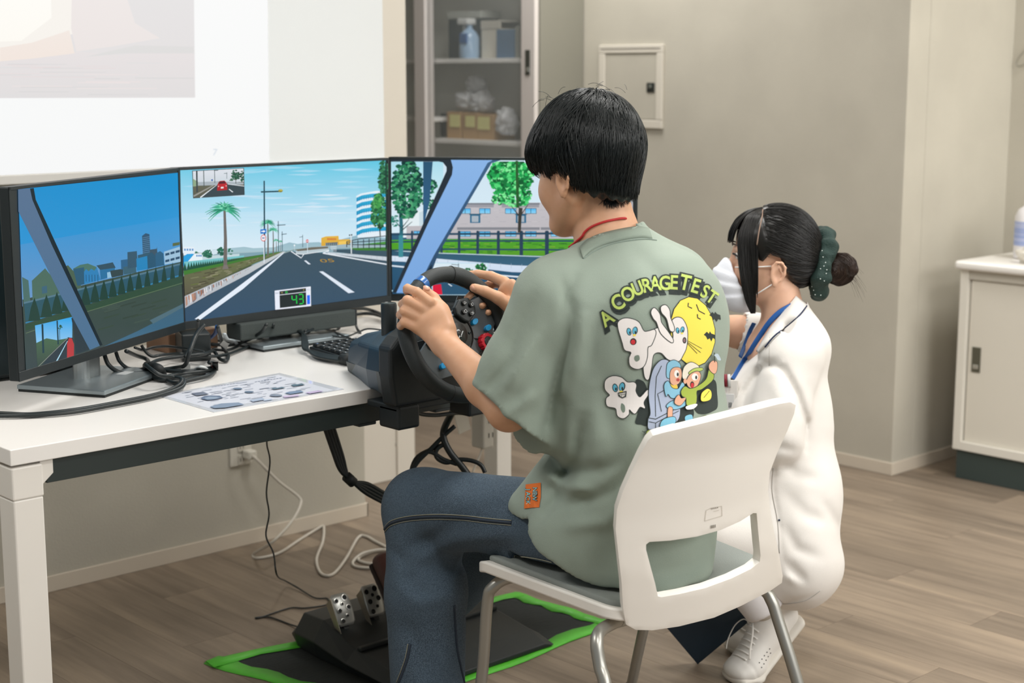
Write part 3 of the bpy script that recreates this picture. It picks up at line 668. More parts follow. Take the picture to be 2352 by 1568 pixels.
    # fence right
    for yy in (0, 38, 75): Ln([(1478, 802+yy*.3), (1600, 776+yy*.7), (1822, 752+yy)], 7, '#26343c')
    for k in range(8): x = 1480+k*48; Ln([(x, 800-k*6), (x, 850+k*3)], 7, '#26343c')
    # tree right
    B(1755, 540, 62, 150, ['#2e7a48', '#24623c', '#3f8f55', '#1d4f34', '#59a66a'], 240, 9, 22); B(1795, 250, 42, 150, ['#1f5a40', '#2b6e4a', '#174434', '#3f8a60'], 160, 9, 20); B(1745, 455, 32, 70, ['#3f9a4c', '#57ac58', '#2c7a40'], 60, 8, 16)
    P([(1811, 100), (1824, 100), (1826, 860), (1815, 860)], '#1b3b34')
    Ln([(1760, 640), (1768, 760)], 10, '#2b3a34'); Ln([(1768, 700), (1790, 660)], 5, '#2b3a34'); Ln([(1768, 690), (1740, 655)], 4, '#2b3a34')
    # palms
    def palm(x, y, yb, s, wt):
        Ln([(x, y), (x+wt*.4, (y+yb)/2), (x+wt*.3, yb)], wt, '#6f6a66', wt*1.7)
        for k in range(15):
            a = math.radians(-200+k*16); L = s*random.uniform(.8, 1.05); pts = []
            for j in range(5):
                t = j/4; pts.append((x+L*t*math.cos(a)*1.05, y+L*t*math.sin(a)*.85+L*.42*t*t))
            for off in (-.05, .03): Ln([(px_+off*s*(i/4), py_+off*s*1.4*(i/4)) for i, (px_, py_) in enumerate(pts)], s*.12, random.choice(['#2f9a78', '#3fae8a', '#6fcfae', '#2a8368']), s*.02)
        B(x, y-s*.1, s*.3, s*.3, ['#57b890', '#2f8a68', '#7fd8b6'], 16, s*.05, s*.12)
    palm(432, 525, 1035, 150, 20); P([(412, 1040), (428, 1000), (455, 1000), (468, 1036)], '#7b7470')
    palm(802, 640, 925, 66, 9); palm(848, 700, 910, 50, 7); palm(875, 790, 890, 28, 4); palm(912, 800, 880, 20, 3)
    # lamps
    def lamp(x, y0, y1, yb, xa, xb, w_): Ln([(x, y0), (x+w_*.3, yb)], w_, '#2c4f5c', w_*1.15); Ln([(xa, y1+2), (xb, y1-3)], w_*1.1, '#2c4f5c')
    lamp(772, 280, 374, 940, 744, 900, 12); D(912, 366, 20, 14, '#8d8a3c'); P([(896, 362), (905, 354), (932, 356), (925, 366)], '#c9c060')
    lamp(893, 625, 660, 885, 882, 955, 6); lamp(926, 714, 738, 880, 920, 965, 5); lamp(1102, 742, 762, 850, 1074, 1104, 4)
    P([(739, 697), (790, 692), (791, 731), (740, 735)], '#2277c8'); P([(746, 711), (764, 709), (764, 703), (785, 713), (765, 724), (765, 718), (747, 719)], '#f4f8fc')
    D(766, 771, 23, 29, '#d9343c'); D(766, 771, 18, 23, '#f6f6f8'); A.text('40', 400+766/3.734, 340+779/3.734, 6.8, '#2a4a9c', off=.02)
    Ln([(770, 800), (771, 985)], 8, '#dce6ee')
    D(1142, 797, 12, 14, '#d23a44'); P([(1133, 794), (1151, 793), (1151, 800), (1133, 801)], '#f4f4f4'); Ln([(1143, 810), (1144, 905)], 5, '#d6e2ea'); D(1032, 834, 7, 8, '#e9f0f4'); Ln([(1032, 842), (1033, 885)], 3, '#c9d6de')
    Ln([(1517, 745), (1520, 905)], 9, '#dfe6ea'); P([(1499, 741), (1510, 740), (1510, 752), (1499, 753)], '#2c3a40'); P([(1516, 739), (1528, 738), (1528, 750), (1516, 751)], '#2c3a40')
    A.text('05', 400+1322/3.734, 340+978/3.734, 11, '#b08c34', rot=-.04, sx=3.1, shear=-.2)
    # mirror inset
    P([(154, 194), (599, 170), (605, 402), (162, 431)], '#4a4f50'); P([(160, 199), (594, 175), (596, 300), (164, 320)], '#dfe3ea', '#c9d3da')
    P([(162, 300), (596, 290), (599, 398), (166, 425)], '#6a6a58', '#5b5c50'); P([(160, 262), (205, 290), (205, 325), (162, 330)], '#8fa888'); P([(205, 292), (370, 284), (596, 296), (596, 312), (205, 322)], '#a9b3ba')
    P([(215, 425), (372, 310), (440, 302), (600, 330), (601, 398)], '#3c4a50'); Ln([(225, 424), (368, 314)], 11, '#e2e8ec', 3); P([(466, 352), (474, 350), (508, 376), (498, 379)], '#e2e8ec'); Ln([(460, 308), (600, 326)], 6, '#d9dfe4')
    P([(166, 405), (330, 318), (340, 322), (168, 420)], '#9a9a94')
    Ln([(194, 197), (197, 378)], 13, '#3f4a4e'); Ln([(253, 194), (256, 335)], 7, '#55605f'); Ln([(346, 190), (349, 300)], 5, '#4b5a60'); Ln([(452, 207), (452, 262)], 4, '#6a7a80'); Ln([(428, 218), (455, 216)], 5, '#6a7a80'); Ln([(340, 192), (378, 190)], 6, '#6a7a80')
    P([(318, 268), (332, 267), (332, 281), (318, 282)], '#2c5aa8')
    B(528, 230, 38, 40, ['#2d5f48', '#234a3c', '#3a7056'], 60, 6, 12); B(582, 240, 12, 48, ['#2d5f48', '#234a3c'], 30, 6, 11); Ln([(528, 260), (530, 305)], 5, '#3a3a34'); B(490, 272, 14, 10, ['#3d6a52'], 12, 4, 8)
    P([(372, 318), (378, 296), (392, 282), (432, 278), (448, 296), (454, 318), (456, 358), (368, 366)], '#cf3038', '#a8262e'); P([(386, 286), (434, 282), (444, 304), (380, 308)], '#5c2630'); P([(400, 333), (424, 331), (424, 345), (400, 347)], '#e8e2e2'); D(380, 328, 6, 6, '#e7a0a0'); D(446, 324, 6, 6, '#e7a0a0')
    # dashboard read-out
    P([(862, 1222), (1171, 1186), (1174, 1354), (867, 1386)], '#e8ecf8'); P([(903, 1228), (1130, 1200), (1131, 1230), (904, 1257)], '#263034'); P([(904, 1262), (1131, 1235), (1134, 1344), (907, 1371)], '#232c2f')
    P([(1139, 1262), (1165, 1259), (1166, 1337), (1140, 1340)], '#1f6cf4'); P([(1166, 1190), (1171, 1186), (1174, 1354), (1169, 1355)], '#f4f8ff')
    P([(915, 1240), (930, 1230), (930, 1247)], '#9a8a50'); P([(1122, 1215), (1106, 1207), (1106, 1225)], '#8a7a48'); A.text('D', 400+964/3.734, 340+1244/3.734, 7, '#39e060', off=.02)
    A.text('BRK', 400+884/3.734, 340+1249/3.734, 4.4, '#8a94a8', rot=-.1); A.text('ACL', 400+1152/3.734, 340+1218/3.734, 4.4, '#8a94a8', rot=-.1)
    def seg(x, y, on, sk=-.11):
        w_, h_ = 38, 40; th = 7
        def pt(u, v): return (x+u*w_+v*2, y+v*h_+sk*u*w_)
        Sg = {'a': ((.12, 0), (.88, 0)), 'b': ((1, .08), (1, .92)), 'c': ((1, 1.08), (1, 1.92)), 'd': ((.12, 2), (.88, 2)), 'e': ((0, 1.08), (0, 1.92)), 'f': ((0, .08), (0, .92)), 'g': ((.12, 1), (.88, 1))}
        for s_ in on: Ln([pt(*Sg[s_][0]), pt(*Sg[s_][1])], th, '#1de552')
    seg(1010, 1262, 'fgbc'); seg(1066, 1256, 'abgcd')
    D(102, 1496, 5, 5, '#9ac0e8')
def art_right(A):
    q = lambda pts: [(860+x/3.794, 340+y/3.794) for x, y in pts]
    P = lambda pts, c, c2=None: A.poly(q(pts), c, c2)
    Ln = lambda pts, w, c, w2=None: A.line(q(pts), w/3.794, c, w2/3.794 if w2 else None)
    B = lambda x, y, rx, ry, c, n, r0, r1: A.blob(860+x/3.794, 340+y/3.794, rx/3.794, ry/3.794, c, n, r0/3.794, r1/3.794)
    P([(145, 118), (2248, 112), (2252, 700), (147, 760)], '#cfe3f0', '#d8ecf6'); P([(145, 118), (600, 118), (600, 420), (147, 500)], '#aadcec', '#d5ecf4')
    P([(147, 740), (2252, 700), (2252, 1290), (150, 1270)], '#34607c', '#27506e')
    P([(250, 560), (430, 540), (430, 770), (250, 780)], '#e3eef2'); P([(390, 560), (425, 548), (425, 700), (392, 700)], '#c9dce4')
    # building
    P([(700, 490), (790, 478), (2252, 470), (2252, 790), (280, 790), (280, 680), (620, 672), (700, 640)], '#c2bfc4', '#bcb8bc')
    P([(2190, 240), (2250, 220), (2250, 480), (2190, 480)], '#b9bcc2')
    for y in range(0, 15):
        for _ in range(9):
            x = random.uniform(720, 2200); Ln([(x, 500+y*20), (x+random.uniform(20, 70), 500+y*20)], 3, random.choice(['#b3afb4', '#cdc9cc', '#aaa8b0']))
    for x0, x1 in ((790, 1045), (1110, 1440), (1520, 1840), (1900, 2240)):
        P([(x0, 478), (x1, 478), (x1, 492), (x0, 492)], '#7c8088'); P([(x0, 492), (x1-5, 492), (x1-5, 516), (x0, 516)], '#9a9aa2'); P([(x0-70, 690), (x1, 690), (x1, 712), (x0-70, 712)], '#85878e')
    def win(x, y, w_, h_):
        P([(x-4, y-4), (x+w_+4, y-4), (x+w_+4, y+h_+4), (x-4, y+h_+4)], '#2c4c64'); P([(x, y), (x+w_, y), (x+w_, y+h_), (x, y+h_)], '#4fb4ec', '#8fd4f6'); Ln([(x+w_/2, y), (x+w_/2, y+h_)], 5, '#24506e')
    for x in (745, 917, 1143, 1318, 1540, 1715, 2165): win(x, 528, 90 if x < 2100 else 40, 40); win(x, 728, 90 if x < 2100 else 40, 40)
    win(345, 725, 60, 30); win(2165, 332, 38, 40); P([(2170, 295), (2240, 295), (2240, 310), (2170, 310)], '#7c8088')
    for x in (833, 1232): P([(x, 572), (x+90, 572), (x+90, 652), (x, 652)], '#2a6a8c'); P([(x+14, 590), (x+74, 590), (x+74, 644), (x+14, 644)], '#a9b4be'); Ln([(x-8, 578), (x+98, 578)], 6, '#2f4c60')
    # grass, fence
    P([(150, 800), (620, 792), (2252, 790), (2252, 960), (560, 915), (150, 895)], '#4aa22c', '#5c9a2c')
    for _ in range(110):
        x = random.uniform(150, 1800); y = random.uniform(795, 915); P([(x, y), (x+50, y+1), (x+44, y+9), (x, y+6)], random.choice(['#3e8a2a', '#63ae34', '#2f6a2c', '#7aa838']))
    P([(560, 915), (2252, 970), (2252, 1040), (1200, 1020), (560, 985), (150, 960), (150, 895)], '#32586e', '#3c6680'); Ln([(150, 892), (560, 915), (2252, 972)], 7, '#c9dbe6')
    P([(147, 938), (540, 962), (1200, 1020), (2252, 1060), (2252, 1110), (1200, 1080), (505, 1000), (150, 985)], '#d9e6f4', '#c9d8ec')
    for k in range(22): x = 180+k*92; Ln([(x, 950+k*5), (x, 992+k*5)], 3, '#a3b8cc')
    Ln([(150, 1025), (500, 1060), (1330, 1128), (2250, 1190)], 13, '#dde8f2')
    for y, s_ in ((748, 0), (808, .03), (880, .06)): Ln([(150, y+10 if s_ else y+4), (700, y), (1700, y-5+s_*200), (2250, y-5+s_*300)], 18 if s_ == 0 else 14, '#2b4a60')
    for x, w_ in ((328, 18), (585, 20), (738, 22), (900, 24), (1080, 26), (1280, 30), (1503, 34), (1760, 36), (2050, 38)): Ln([(x, 730), (x, 905+(x-300)*.03)], w_, '#2a4358'); A.disc(860+x/3.794, 340+728/3.794, w_/7.6, 2.4, '#2a4358')
    # trees
    Ln([(228, 560), (235, 700), (230, 950)], 30, '#2f6a78', 34); P([(212, 760), (250, 760), (250, 950), (210, 950)], '#3f8c96')
    for a_, b_ in (((235, 700), (300, 620)), ((228, 690), (160, 610)), ((235, 720), (330, 640))): Ln([a_, b_], 10, '#2c4c4c', 4)
    G = ['#1d5c48', '#2a7a56', '#174a40', '#3a9468', '#54a878', '#123a36']
    B(285, 360, 130, 250, G, 620, 10, 26); B(500, 330, 40, 60, G, 50, 8, 18); B(470, 470, 50, 60, G, 60, 8, 16); B(175, 640, 35, 60, ['#2a7a6a', '#3a9484'], 30, 6, 14)
    P([(425, 118), (508, 118), (480, 470), (425, 690)], '#2b5470', '#33628a')
    G2 = ['#1f9a4e', '#2cb85c', '#17743c', '#55d67a', '#0f5a30', '#86ec9c']
    B(1190, 250, 190, 150, G2, 620, 12, 30); B(1230, 420, 140, 85, G2, 200, 10, 24); B(1080, 430, 60, 60, G2, 70, 8, 20); B(1150, 150, 120, 45, G2, 120, 10, 22)
    P([(985, 100), (1480, 100), (1480, 117), (985, 117)], '#cfe3f0')
    Ln([(1275, 520), (1268, 600), (1262, 735)], 34, '#3b3a36', 26); Ln([(1268, 600), (1190, 500)], 12, '#3b3a36', 5); Ln([(1272, 590), (1340, 490)], 10, '#3b3a36', 5); Ln([(1240, 110), (1250, 520)], 22, '#2c5c30', 26)
    # lower mirror inset
    P([(500, 997), (992, 1000), (992, 1282), (500, 1282)], '#bcdcec'); P([(508, 1004), (986, 1006), (986, 1100), (508, 1100)], '#d9e9f2'); P([(508, 1100), (986, 1100), (986, 1276), (508, 1276)], '#2c5470')
    B(930, 1040, 50, 34, ['#1d5c38', '#2f8a4c', '#164830'], 70, 6, 14); B(820, 1065, 40, 18, ['#2a6a40'], 20, 6, 12); B(722, 1062, 16, 8, ['#2a6a40'], 8, 4, 8)
    Ln([(733, 1005), (733, 1060)], 6, '#2c4a5c'); Ln([(670, 1013), (736, 1018)], 5, '#2c4a5c'); Ln([(520, 1055), (565, 1058)], 4, '#3c5a6c')
    P([(508, 1194), (580, 1185), (592, 1276), (508, 1276)], '#d81c3c'); P([(640, 1182), (650, 1180), (680, 1202), (668, 1204)], '#dbe8f2')
    # windscreen pillar
    P([(145, 96), (640, 96), (668, 96), (684, 170), (680, 225), (194, 1262), (160, 1258), (628, 200), (628, 165), (596, 124), (560, 117), (145, 118)], '#26303a')
    P([(666, 96), (1090, 100), (1018, 130), (900, 330), (560, 900), (355, 1262), (190, 1262), (470, 650), (676, 232), (684, 165)], '#8ab4e6', '#79a6de')
    P([(1030, 100), (1100, 100), (1020, 132), (920, 300), (560, 915), (505, 1060), (430, 1160), (380, 1240), (352, 1262), (520, 930), (890, 300), (985, 130)], '#3f6286', '#2b4864')
    P([(440, 1100), (500, 1010), (500, 1080), (400, 1200)], '#1c2c38')
    A.rect(898, 666, 902, 669, '#b8e0f4')
mL = monitor((1.262, 2.678, 0), (1.800, 2.988, 0), .784, 1.14, 'leftmost monitor, its screen dim blue with a grey windscreen pillar and distant houses', art_left)
mC = monitor((1.790, 2.992, 0), (2.388, 2.998, 0), .784, 1.14, 'middle monitor facing the road ahead, showing a palm tree and the speed 43', art_mid)
mR = monitor((2.412, 3.030, 0), (2.803, 2.562, 0), .784, 1.14, 'rightmost monitor, partly behind the man, showing green trees and a pale blue pillar', art_right)
c, d, n = mC
sb_ = empty('soundbar', (2.09, 3.0, DZ), 'dark grey fabric speaker bar hanging under the middle monitor', 'speaker')
box('bar_body', (1.935, 2.975, .744), (2.262, 3.035, .7835), mat('speaker_fabric', '#3f4644', .9, noise=(900, .5, '#2c3232')), sb_, .004)
box('bar_endcap', (2.2625, 2.978, .746), (2.268, 3.032, .782), BZ, sb_, .001)
c, d, n = mR; cz = V(c[0], c[1], .7625)
sb2 = empty('soundbar', (c[0], c[1], DZ), 'black speaker bar with a mesh front hanging under the right monitor', 'speaker')
obox('bar_body', cz+n*.0, (d, n, V(0, 0, 1)), (.27, .03, .0208), mat('speaker_black', '#1c2224', .8, noise=(700, .8, '#0f1314')), sb2, .004)
for k in (-1, 1): obox('bar_endcap', cz+d*.274*k, (d, n, V(0, 0, 1)), (.003, .028, .019), BZ, sb2, .001)
# ------------------------------------------------------------------ desktop computer behind the left monitor
pc = empty('desktop_computer', (1.4, 3.12, DZ), 'black desktop computer tower standing behind the left monitor', 'computer')
PCM = mat('pc_black', '#1b282b', .4)
box('tower_case', (1.16, 3.02, DZ+.004), (1.60, 3.18, 1.088), PCM, pc, .004)
box('front_panel', (1.165, 3.012, DZ+.012), (1.595, 3.02, 1.083), mat('pc_panel', '#1f2e32', .35), pc, .002)
for xx in (1.2, 1.56): box('rubber_foot', (xx-.015, 3.04, DZ), (xx+.015, 3.16, DZ+.004), mat('foot_black', '#24292a'), pc, 0)

# ------------------------------------------------------------------ laminated sheet
lam = empty('instruction_sheet', (1.69, 2.58, DZ), 'laminated instruction sheet with small grey pictures lying on the desk front', 'sheet')
pc_ = [PZ(x, y, DZ+.0012) for x, y in ((362, 908), (492, 946), (790, 893), (642, 856))]
prism('film', pc_, V(0, 0, -.0010), mat('laminate_film', '#d9dce2', .12, coat=.5), lam)
LA = attr_mat('print_on_sheet', 0, .3)
A = Art(lambda x, y, l: PZ(360+x/5.113, 840+y/5.113, DZ+.0013+l), .00002)
A.poly([(90, 350), (640, 505), (2080, 285), (1430, 105)], '#d3d6e0')
def sh(pts, c): A.poly(pts, c)
for x, y in ((640, 245), (1150, 185)): 
    for k in range(9): A.poly([(x+k*36, y-k*5.5), (x+k*36+28, y-k*5.5-4), (x+k*36+30, y-k*5.5+3), (x+k*36+2, y-k*5.5+7)], '#8b93a6')
for _ in range(70):
    u, v = random.random(), random.random(); x = 160+u*1180+v*480; y = 335-u*205+v*130
    ln = random.uniform(40, 140); A.poly([(x, y), (x+ln, y-ln*.155), (x+ln+1, y-ln*.155+4), (x+1, y+4)], random.choice(['#b3b9c6', '#a8aebd', '#bcc2ce']))
sh([(400, 320), (545, 303), (615, 330), (470, 350)], '#6c7486'); sh([(520, 372), (560, 352), (640, 346), (740, 350), (780, 372), (700, 392), (600, 402), (535, 390)], '#61708a'); sh([(560, 375), (620, 360), (700, 362), (740, 375), (660, 388), (590, 392)], '#8fa0b4')
for x, y in ((950, 266), (1085, 304)): A.disc(x, y, 55, 11, '#66788e')
sh([(1340, 262), (1380, 252), (1420, 256), (1470, 244), (1512, 256), (1380, 276)], '#5d7484'); sh([(1575, 222), (1620, 212), (1650, 216), (1700, 204), (1740, 218), (1610, 242)], '#50697a')
A.disc(1400, 345, 75, 13, '#7d8799'); sh([(1500, 318), (1560, 300), (1690, 288), (1730, 306), (1570, 330)], '#7488a4'); sh([(620, 478), (760, 440), (960, 428), (1030, 452), (800, 490), (680, 496)], '#7f90a8')
sh([(1090, 400), (1240, 370), (1270, 395), (1130, 420)], '#a9b6ca'); sh([(1480, 352), (1660, 335), (1680, 352), (1500, 372)], '#c5b4d2'); sh([(1740, 312), (1900, 285), (1960, 296), (1800, 325)], '#bfaed0'); sh([(1250, 400), (1350, 384), (1360, 392), (1262, 408)], '#b9c8de')
A.build('sheet_print', LA, lam)

# ------------------------------------------------------------------ keyboard
KB = mat('keyboard_black', '#15191a', .45); KC = mat('keycap_black', '#1d2122', .4); KW = mat('key_legend', '#c9cfd2', .5)
kb = empty('keyboard', (2.25, 2.76, DZ), 'black computer keyboard lying between the middle monitor and the steering wheel', 'keyboard')
k0 = PZ(709, 791, .74)[:2]; ang = math.radians(-.5); ku = V(math.cos(ang), math.sin(ang), 0); kv = V(ku[1], -ku[0], 0)  # kv toward the user
kO = V(k0[0], k0[1], DZ)
prism('keyboard_tray', [kO+V(0, 0, .016), kO+ku*.44+V(0, 0, .016), kO+ku*.44+kv*.15+V(0, 0, .008), kO+kv*.15+V(0, 0, .008)], V(0, 0, -.0078), KB, kb, .003)
kr = unit(kv*.15+V(0, 0, -.008)); kn = np.cross(ku, kr); kn = kn if kn[2] > 0 else -kn
kme = None; kl = Art(lambda x, y, l: kO+ku*x+kr*y+V(0, 0, .016)+kn*(.0073+l))
for r_ in range(6):
    nk = 20
    for k in range(nk):
        if r_ == 5 and 4 <= k <= 8: continue
        cx = .014+k*.0208+(.004 if k > 13 else 0); cy = .016+r_*.0205+(.004 if r_ else 0)
        if kme is None:
            vs = []
            for s_, z in ((.0086, 0), (.0070, .0056)):
                for sx, sy in ((-1,-1),(1,-1),(1,1),(-1,1)): vs.append(ku*sx*s_+kr*sy*s_+kn*z)
            kme = bpy.data.meshes.new('key'); kme.from_pydata([tuple(v) for v in vs], [], [(4,5,6,7),(0,1,5,4),(1,2,6,5),(2,3,7,6),(3,0,4,7)]); kme.materials.append(KC)
        o = bpy.data.objects.new('key', kme); COL.objects.link(o); par(o, kb); o.location = Vector(kO+ku*cx+kr*cy+V(0, 0, .0165)+kn*.001)
        kl.poly([(cx-.002, cy-.004), (cx+.0015, cy-.004), (cx+.0015, cy), (cx-.002, cy)], '#c5cbd0' if (r_+k) % 7 else '#8ea8d0', lvl=0.0002)
vs_ = [kO+ku*(.014+6*.0208+sx*.05)+kr*(.1225+sy*.0078)+V(0, 0, .0175)+kn*z for z in (0, .0055) for sx, sy in ((-1,-1),(1,-1),(1,1),(-1,1))]
mesh_obj('space_bar', vs_, [(4,5,6,7),(0,1,5,4),(1,2,6,5),(2,3,7,6),(3,0,4,7)], KC, kb)
tag(kl.build('key_legends', attr_mat('legend_print', 0, .5), kb), kind='stuff')

# ------------------------------------------------------------------ cables and small things on the desk
CBK = mat('cable_black', '#1b2223', .42)
def D(x, y, h_=.004): return PZ(x, y, DZ+h_)
pa = D(400, 838, 0)
ad = empty('power_adapter', (1.75, 2.84, DZ), 'black power adapter block with glossy sides among the cables by the left monitor', 'adapter')
a0 = PZ(486, 828, DZ); ax0 = unit(PZ(486, 828, DZ)-PZ(402, 806, DZ)); 
f0 = D(419, 832, 0); f1 = D(486, 828, 0); f0[2] = f1[2] = DZ
dd = unit(f1-f0); nn = V(-dd[1], dd[0], 0); ww = np.linalg.norm(f1-f0)
obox('adapter_case', (f0+f1)/2+nn*.055+V(0, 0, .031), (dd, nn, V(0, 0, 1)), (ww/2, .055, .03), mat('adapter_black', '#1f2627', .35), ad, .003)
obox('adapter_band', (f0+f1)/2+nn*.055+V(0, 0, .0008), (dd, nn, V(0, 0, 1)), (ww/2-.003, .052, .0008), KB, ad, 0)
cb1 = empty('cable_bundle', (1.66, 2.78, DZ), 'tangled black cables between the left monitor base and the adapter block', 'cable')
cpts = [
 ([(-110, 952, .006), (-30, 948, .006), (20, 950, .006), (80, 951, .006), (180, 940, .006), (280, 922, .006), (360, 905, .006), (405, 888, .01), (418, 872, .02), (400, 866, .02), (370, 862, .03), (350, 850, .04), (335, 838, .045)], .0042),
 ([(-110, 966, .006), (-30, 956, .006), (60, 954, .006), (160, 947, .006), (260, 930, .006), (350, 912, .006), (410, 893, .007), (424, 878, .012), (415, 868, .015), (390, 867, .02)], .0040),
 ([(240, 815, .05), (250, 838, .03), (275, 855, .012), (310, 858, .010), (350, 852, .012), (400, 845, .016), (425, 838, .03), (435, 810, .06), (450, 770, .09), (470, 745, .11)], .0045),
 ([(266, 808, .05), (275, 830, .03), (295, 846, .012), (325, 848, .012), (345, 835, .03), (370, 825, .03), (420, 818, .03), (470, 812, .03), (490, 806, .02), (505, 824, .008), (520, 828, .006), (524, 815, .006), (513, 800, .01), (507, 775, .04), (500, 750, .09)], .0040),
 ([(290, 806, .06), (312, 816, .03), (335, 824, .015), (342, 835, .012), (335, 845, .012), (345, 858, .010), (370, 866, .010), (420, 858, .012), (470, 852, .012), (492, 848, .008), (496, 838, .01), (480, 832, .02)], .0046),
 ([(310, 798, .06), (330, 804, .04), (350, 798, .035), (380, 795, .035), (410, 798, .035), (440, 802, .035), (470, 808, .03)], .0030),
 ([(325, 793, .055), (335, 808, .04), (350, 818, .03), (372, 815, .03), (420, 812, .02), (480, 818, .02), (515, 815, .01), (545, 806, .006), (580, 790, .008), (605, 770, .02), (625, 755, .04), (628, 745, .06)], .0034),
 ([(380, 868, .006), (400, 880, .006), (440, 872, .008), (480, 862, .008), (494, 850, .006), (485, 845, .01), (440, 852, .014), (390, 852, .014), (360, 846, .015)], .0044),
 ([(350, 866, .006), (372, 872, .006), (400, 868, .008), (432, 862, .008), (470, 856, .006)], .0042),
 ([(485, 790, .01), (530, 792, .008), (570, 780, .02), (600, 762, .045), (612, 745, .08)], .0040),
 ([(487, 802, .008), (520, 804, .006), (545, 795, .006), (560, 782, .02), (585, 768, .03)], .0034),
 ([(455, 735, .12), (452, 760, .08), (440, 790, .06), (425, 820, .04)], .0032),
]
multi_tube('cable_loops', [([PZ(x, y, DZ+h_) for x, y, h_ in p_], r_) for p_, r_ in cpts], CBK, cb1, 8, 7)
tube('twist_wrap', [D(338, 840, .01), D(352, 842, .026), D(366, 848, .026), D(372, 858, .010)], .010, mat('wrap_black', '#14191a', .6), cb1, 10, 4)
def cardtag(nm, pts, h_, m, lab, cat):
    P_ = [PZ(x, y, DZ+h_+hh) for (x, y, hh) in pts]; nrm = unit(np.cross(P_[1]-P_[0], P_[2]-P_[0])); 
    o = prism(nm, P_, nrm*.0006, m); return tag(o, lab, cat)
PT = mat('paper_tag', '#d9d9d6', .6)
cardtag('paper_tag', [(505, 791, .02), (513, 782, .03), (526, 790, .022), (520, 803, .006)], .004, PT, 'small white printed tag hanging on a black cable under the middle monitor', 'tag')
cardtag('paper_tag', [(412, 846, .004), (430, 832, .022), (437, 836, .02), (437, 851, .004)], .004, PT, 'white triangular paper tag lying among the cables in front of the adapter block', 'tag')
tag(tube('cable_tie', [D(515, 766, .06), D(522, 778, .04), D(532, 780, .03), D(540, 784, .02), D(544, 790, .01)], .0045, mat('tie_white', '#c3cdd2', .4), sides=8, flat=.4), 'white hook-and-loop cable tie curling under the middle monitor', 'cable tie')
tag(tube('cable_tie', [D(452, 846, .015), D(462, 842, .022), D(472, 846, .016), D(476, 852, .006)], .006, mat('tie_white2', '#d3d7d6', .4), sides=8, flat=.5), 'white cable tie at the front of the cable tangle', 'cable tie')
wt = empty('wire_terminals', (1.83, 2.77, DZ), 'frayed black and red wire ends poking out beside the adapter block', 'wire')
multi_tube('black_wires', [([D(484+k*3, 840+k*.6, .01), D(490+k*2.4, 832, .03), D(488+k*3, 846+k, .006)], .0016) for k in range(5)], CBK, wt, 6, 3)
multi_tube('red_wires', [([D(486+k*5, 834, .02), D(489+k*4, 850+k, .006)], .0012) for k in range(2)], mat('wire_red', '#8c3a34', .5), wt, 6, 3)
tag(tube('network_cable', [PZ(415, 762, DZ+.03), PZ(435, 772, DZ+.028), PZ(460, 779, DZ+.025), PZ(480, 777, DZ+.03), PZ(494, 765, DZ+.05), PZ(498, 750, DZ+.08)], .0042, mat('cable_blue', '#1f5fa8', .4)), 'blue network cable curving down under the gap between left and middle monitors', 'cable')
tag(box('brown_box', (1.80, 3.06, DZ), (1.93, 3.16, DZ+.045), mat('brown_card', '#8a6a52', .8), b=.003), 'small brown cardboard box behind the cables under the middle monitor', 'box')
cb2 = empty('cable_bundle', (2.1, 2.8, DZ), 'thick bound bundle of black cables beside the keyboard edge', 'cable')
mb = []
for k in range(6):
    o_ = (k-2.5)*2.2
    mb.append(([D(640+o_, 758, .02), D(672, 754+o_*.6, .028), D(695+o_*.3, 764+o_*.4, .03), D(700+o_, 785, .022), D(703+o_*.8, 802, .012), D(722, 812+o_*.8, .010), D(755, 820+o_*.8, .010), D(795, 826+o_*.7, .010), D(822, 832+o_*.5, .010)], .0032))
multi_tube('bound_cables', mb, CBK, cb2, 7, 6)
for x, y, x2, y2 in ((786, 824, 806, 828), (686, 760, 698, 768)): tube('cable_wrap', [D(x, y, .012), D(x2, y2, .012)], .0125, mat('wrap_black', '#14191a'), cb2, 12, 0)
multi_tube('thin_cables', [([D(700, 765, .03), D(740, 745, .03), D(765, 741, .02), D(780, 748, .01), D(774, 757, .005), D(740, 758, .005), D(706, 757, .02)], .0026),
  ([D(700, 760, .03), D(745, 741, .03), D(770, 740, .02), D(777, 752, .01), D(768, 760, .006)], .0026),
  ([D(720, 765, .01), D(735, 751, .02), D(755, 756, .01), D(790, 772, .022), D(805, 777, .022)], .0022),
  ([D(705, 768, .01), D(745, 769, .006), D(790, 774, .022), D(822, 763, .012), D(845, 755, .02), D(880, 758, .02)], .0022),
  ([D(852, 790, .03), D(868, 765, .05), D(876, 757, .05)], .0022)], CBK, cb2, 6, 6)
tag(tube('flat_cable', [PZ(790, 712, DZ+.06), PZ(800, 725, DZ+.045), PZ(815, 742, DZ+.02), PZ(822, 758, DZ+.006), PZ(828, 763, DZ+.004)], [.003, .006, .009, .009, .005], mat('flat_cable', '#1e2526', .4), sides=10, flat=.35), 'wide flat black cable dropping from the middle monitor onto the desk', 'cable')
bc = empty('cable_run', (2.4, 3.1, DZ), 'two black cables running behind the middle monitor toward the right monitor', 'cable')
multi_tube('cable_pair', [([PZ(790, 712, DZ+.05), PZ(830, 708, DZ+.04), PZ(860, 715, DZ+.02), PZ(890, 728, DZ+.02)], .0045), ([PZ(785, 728, DZ+.012), PZ(830, 720, DZ+.01), PZ(862, 722, DZ+.01), PZ(900, 735, DZ+.01)], .0045)], CBK, bc, 8, 6)
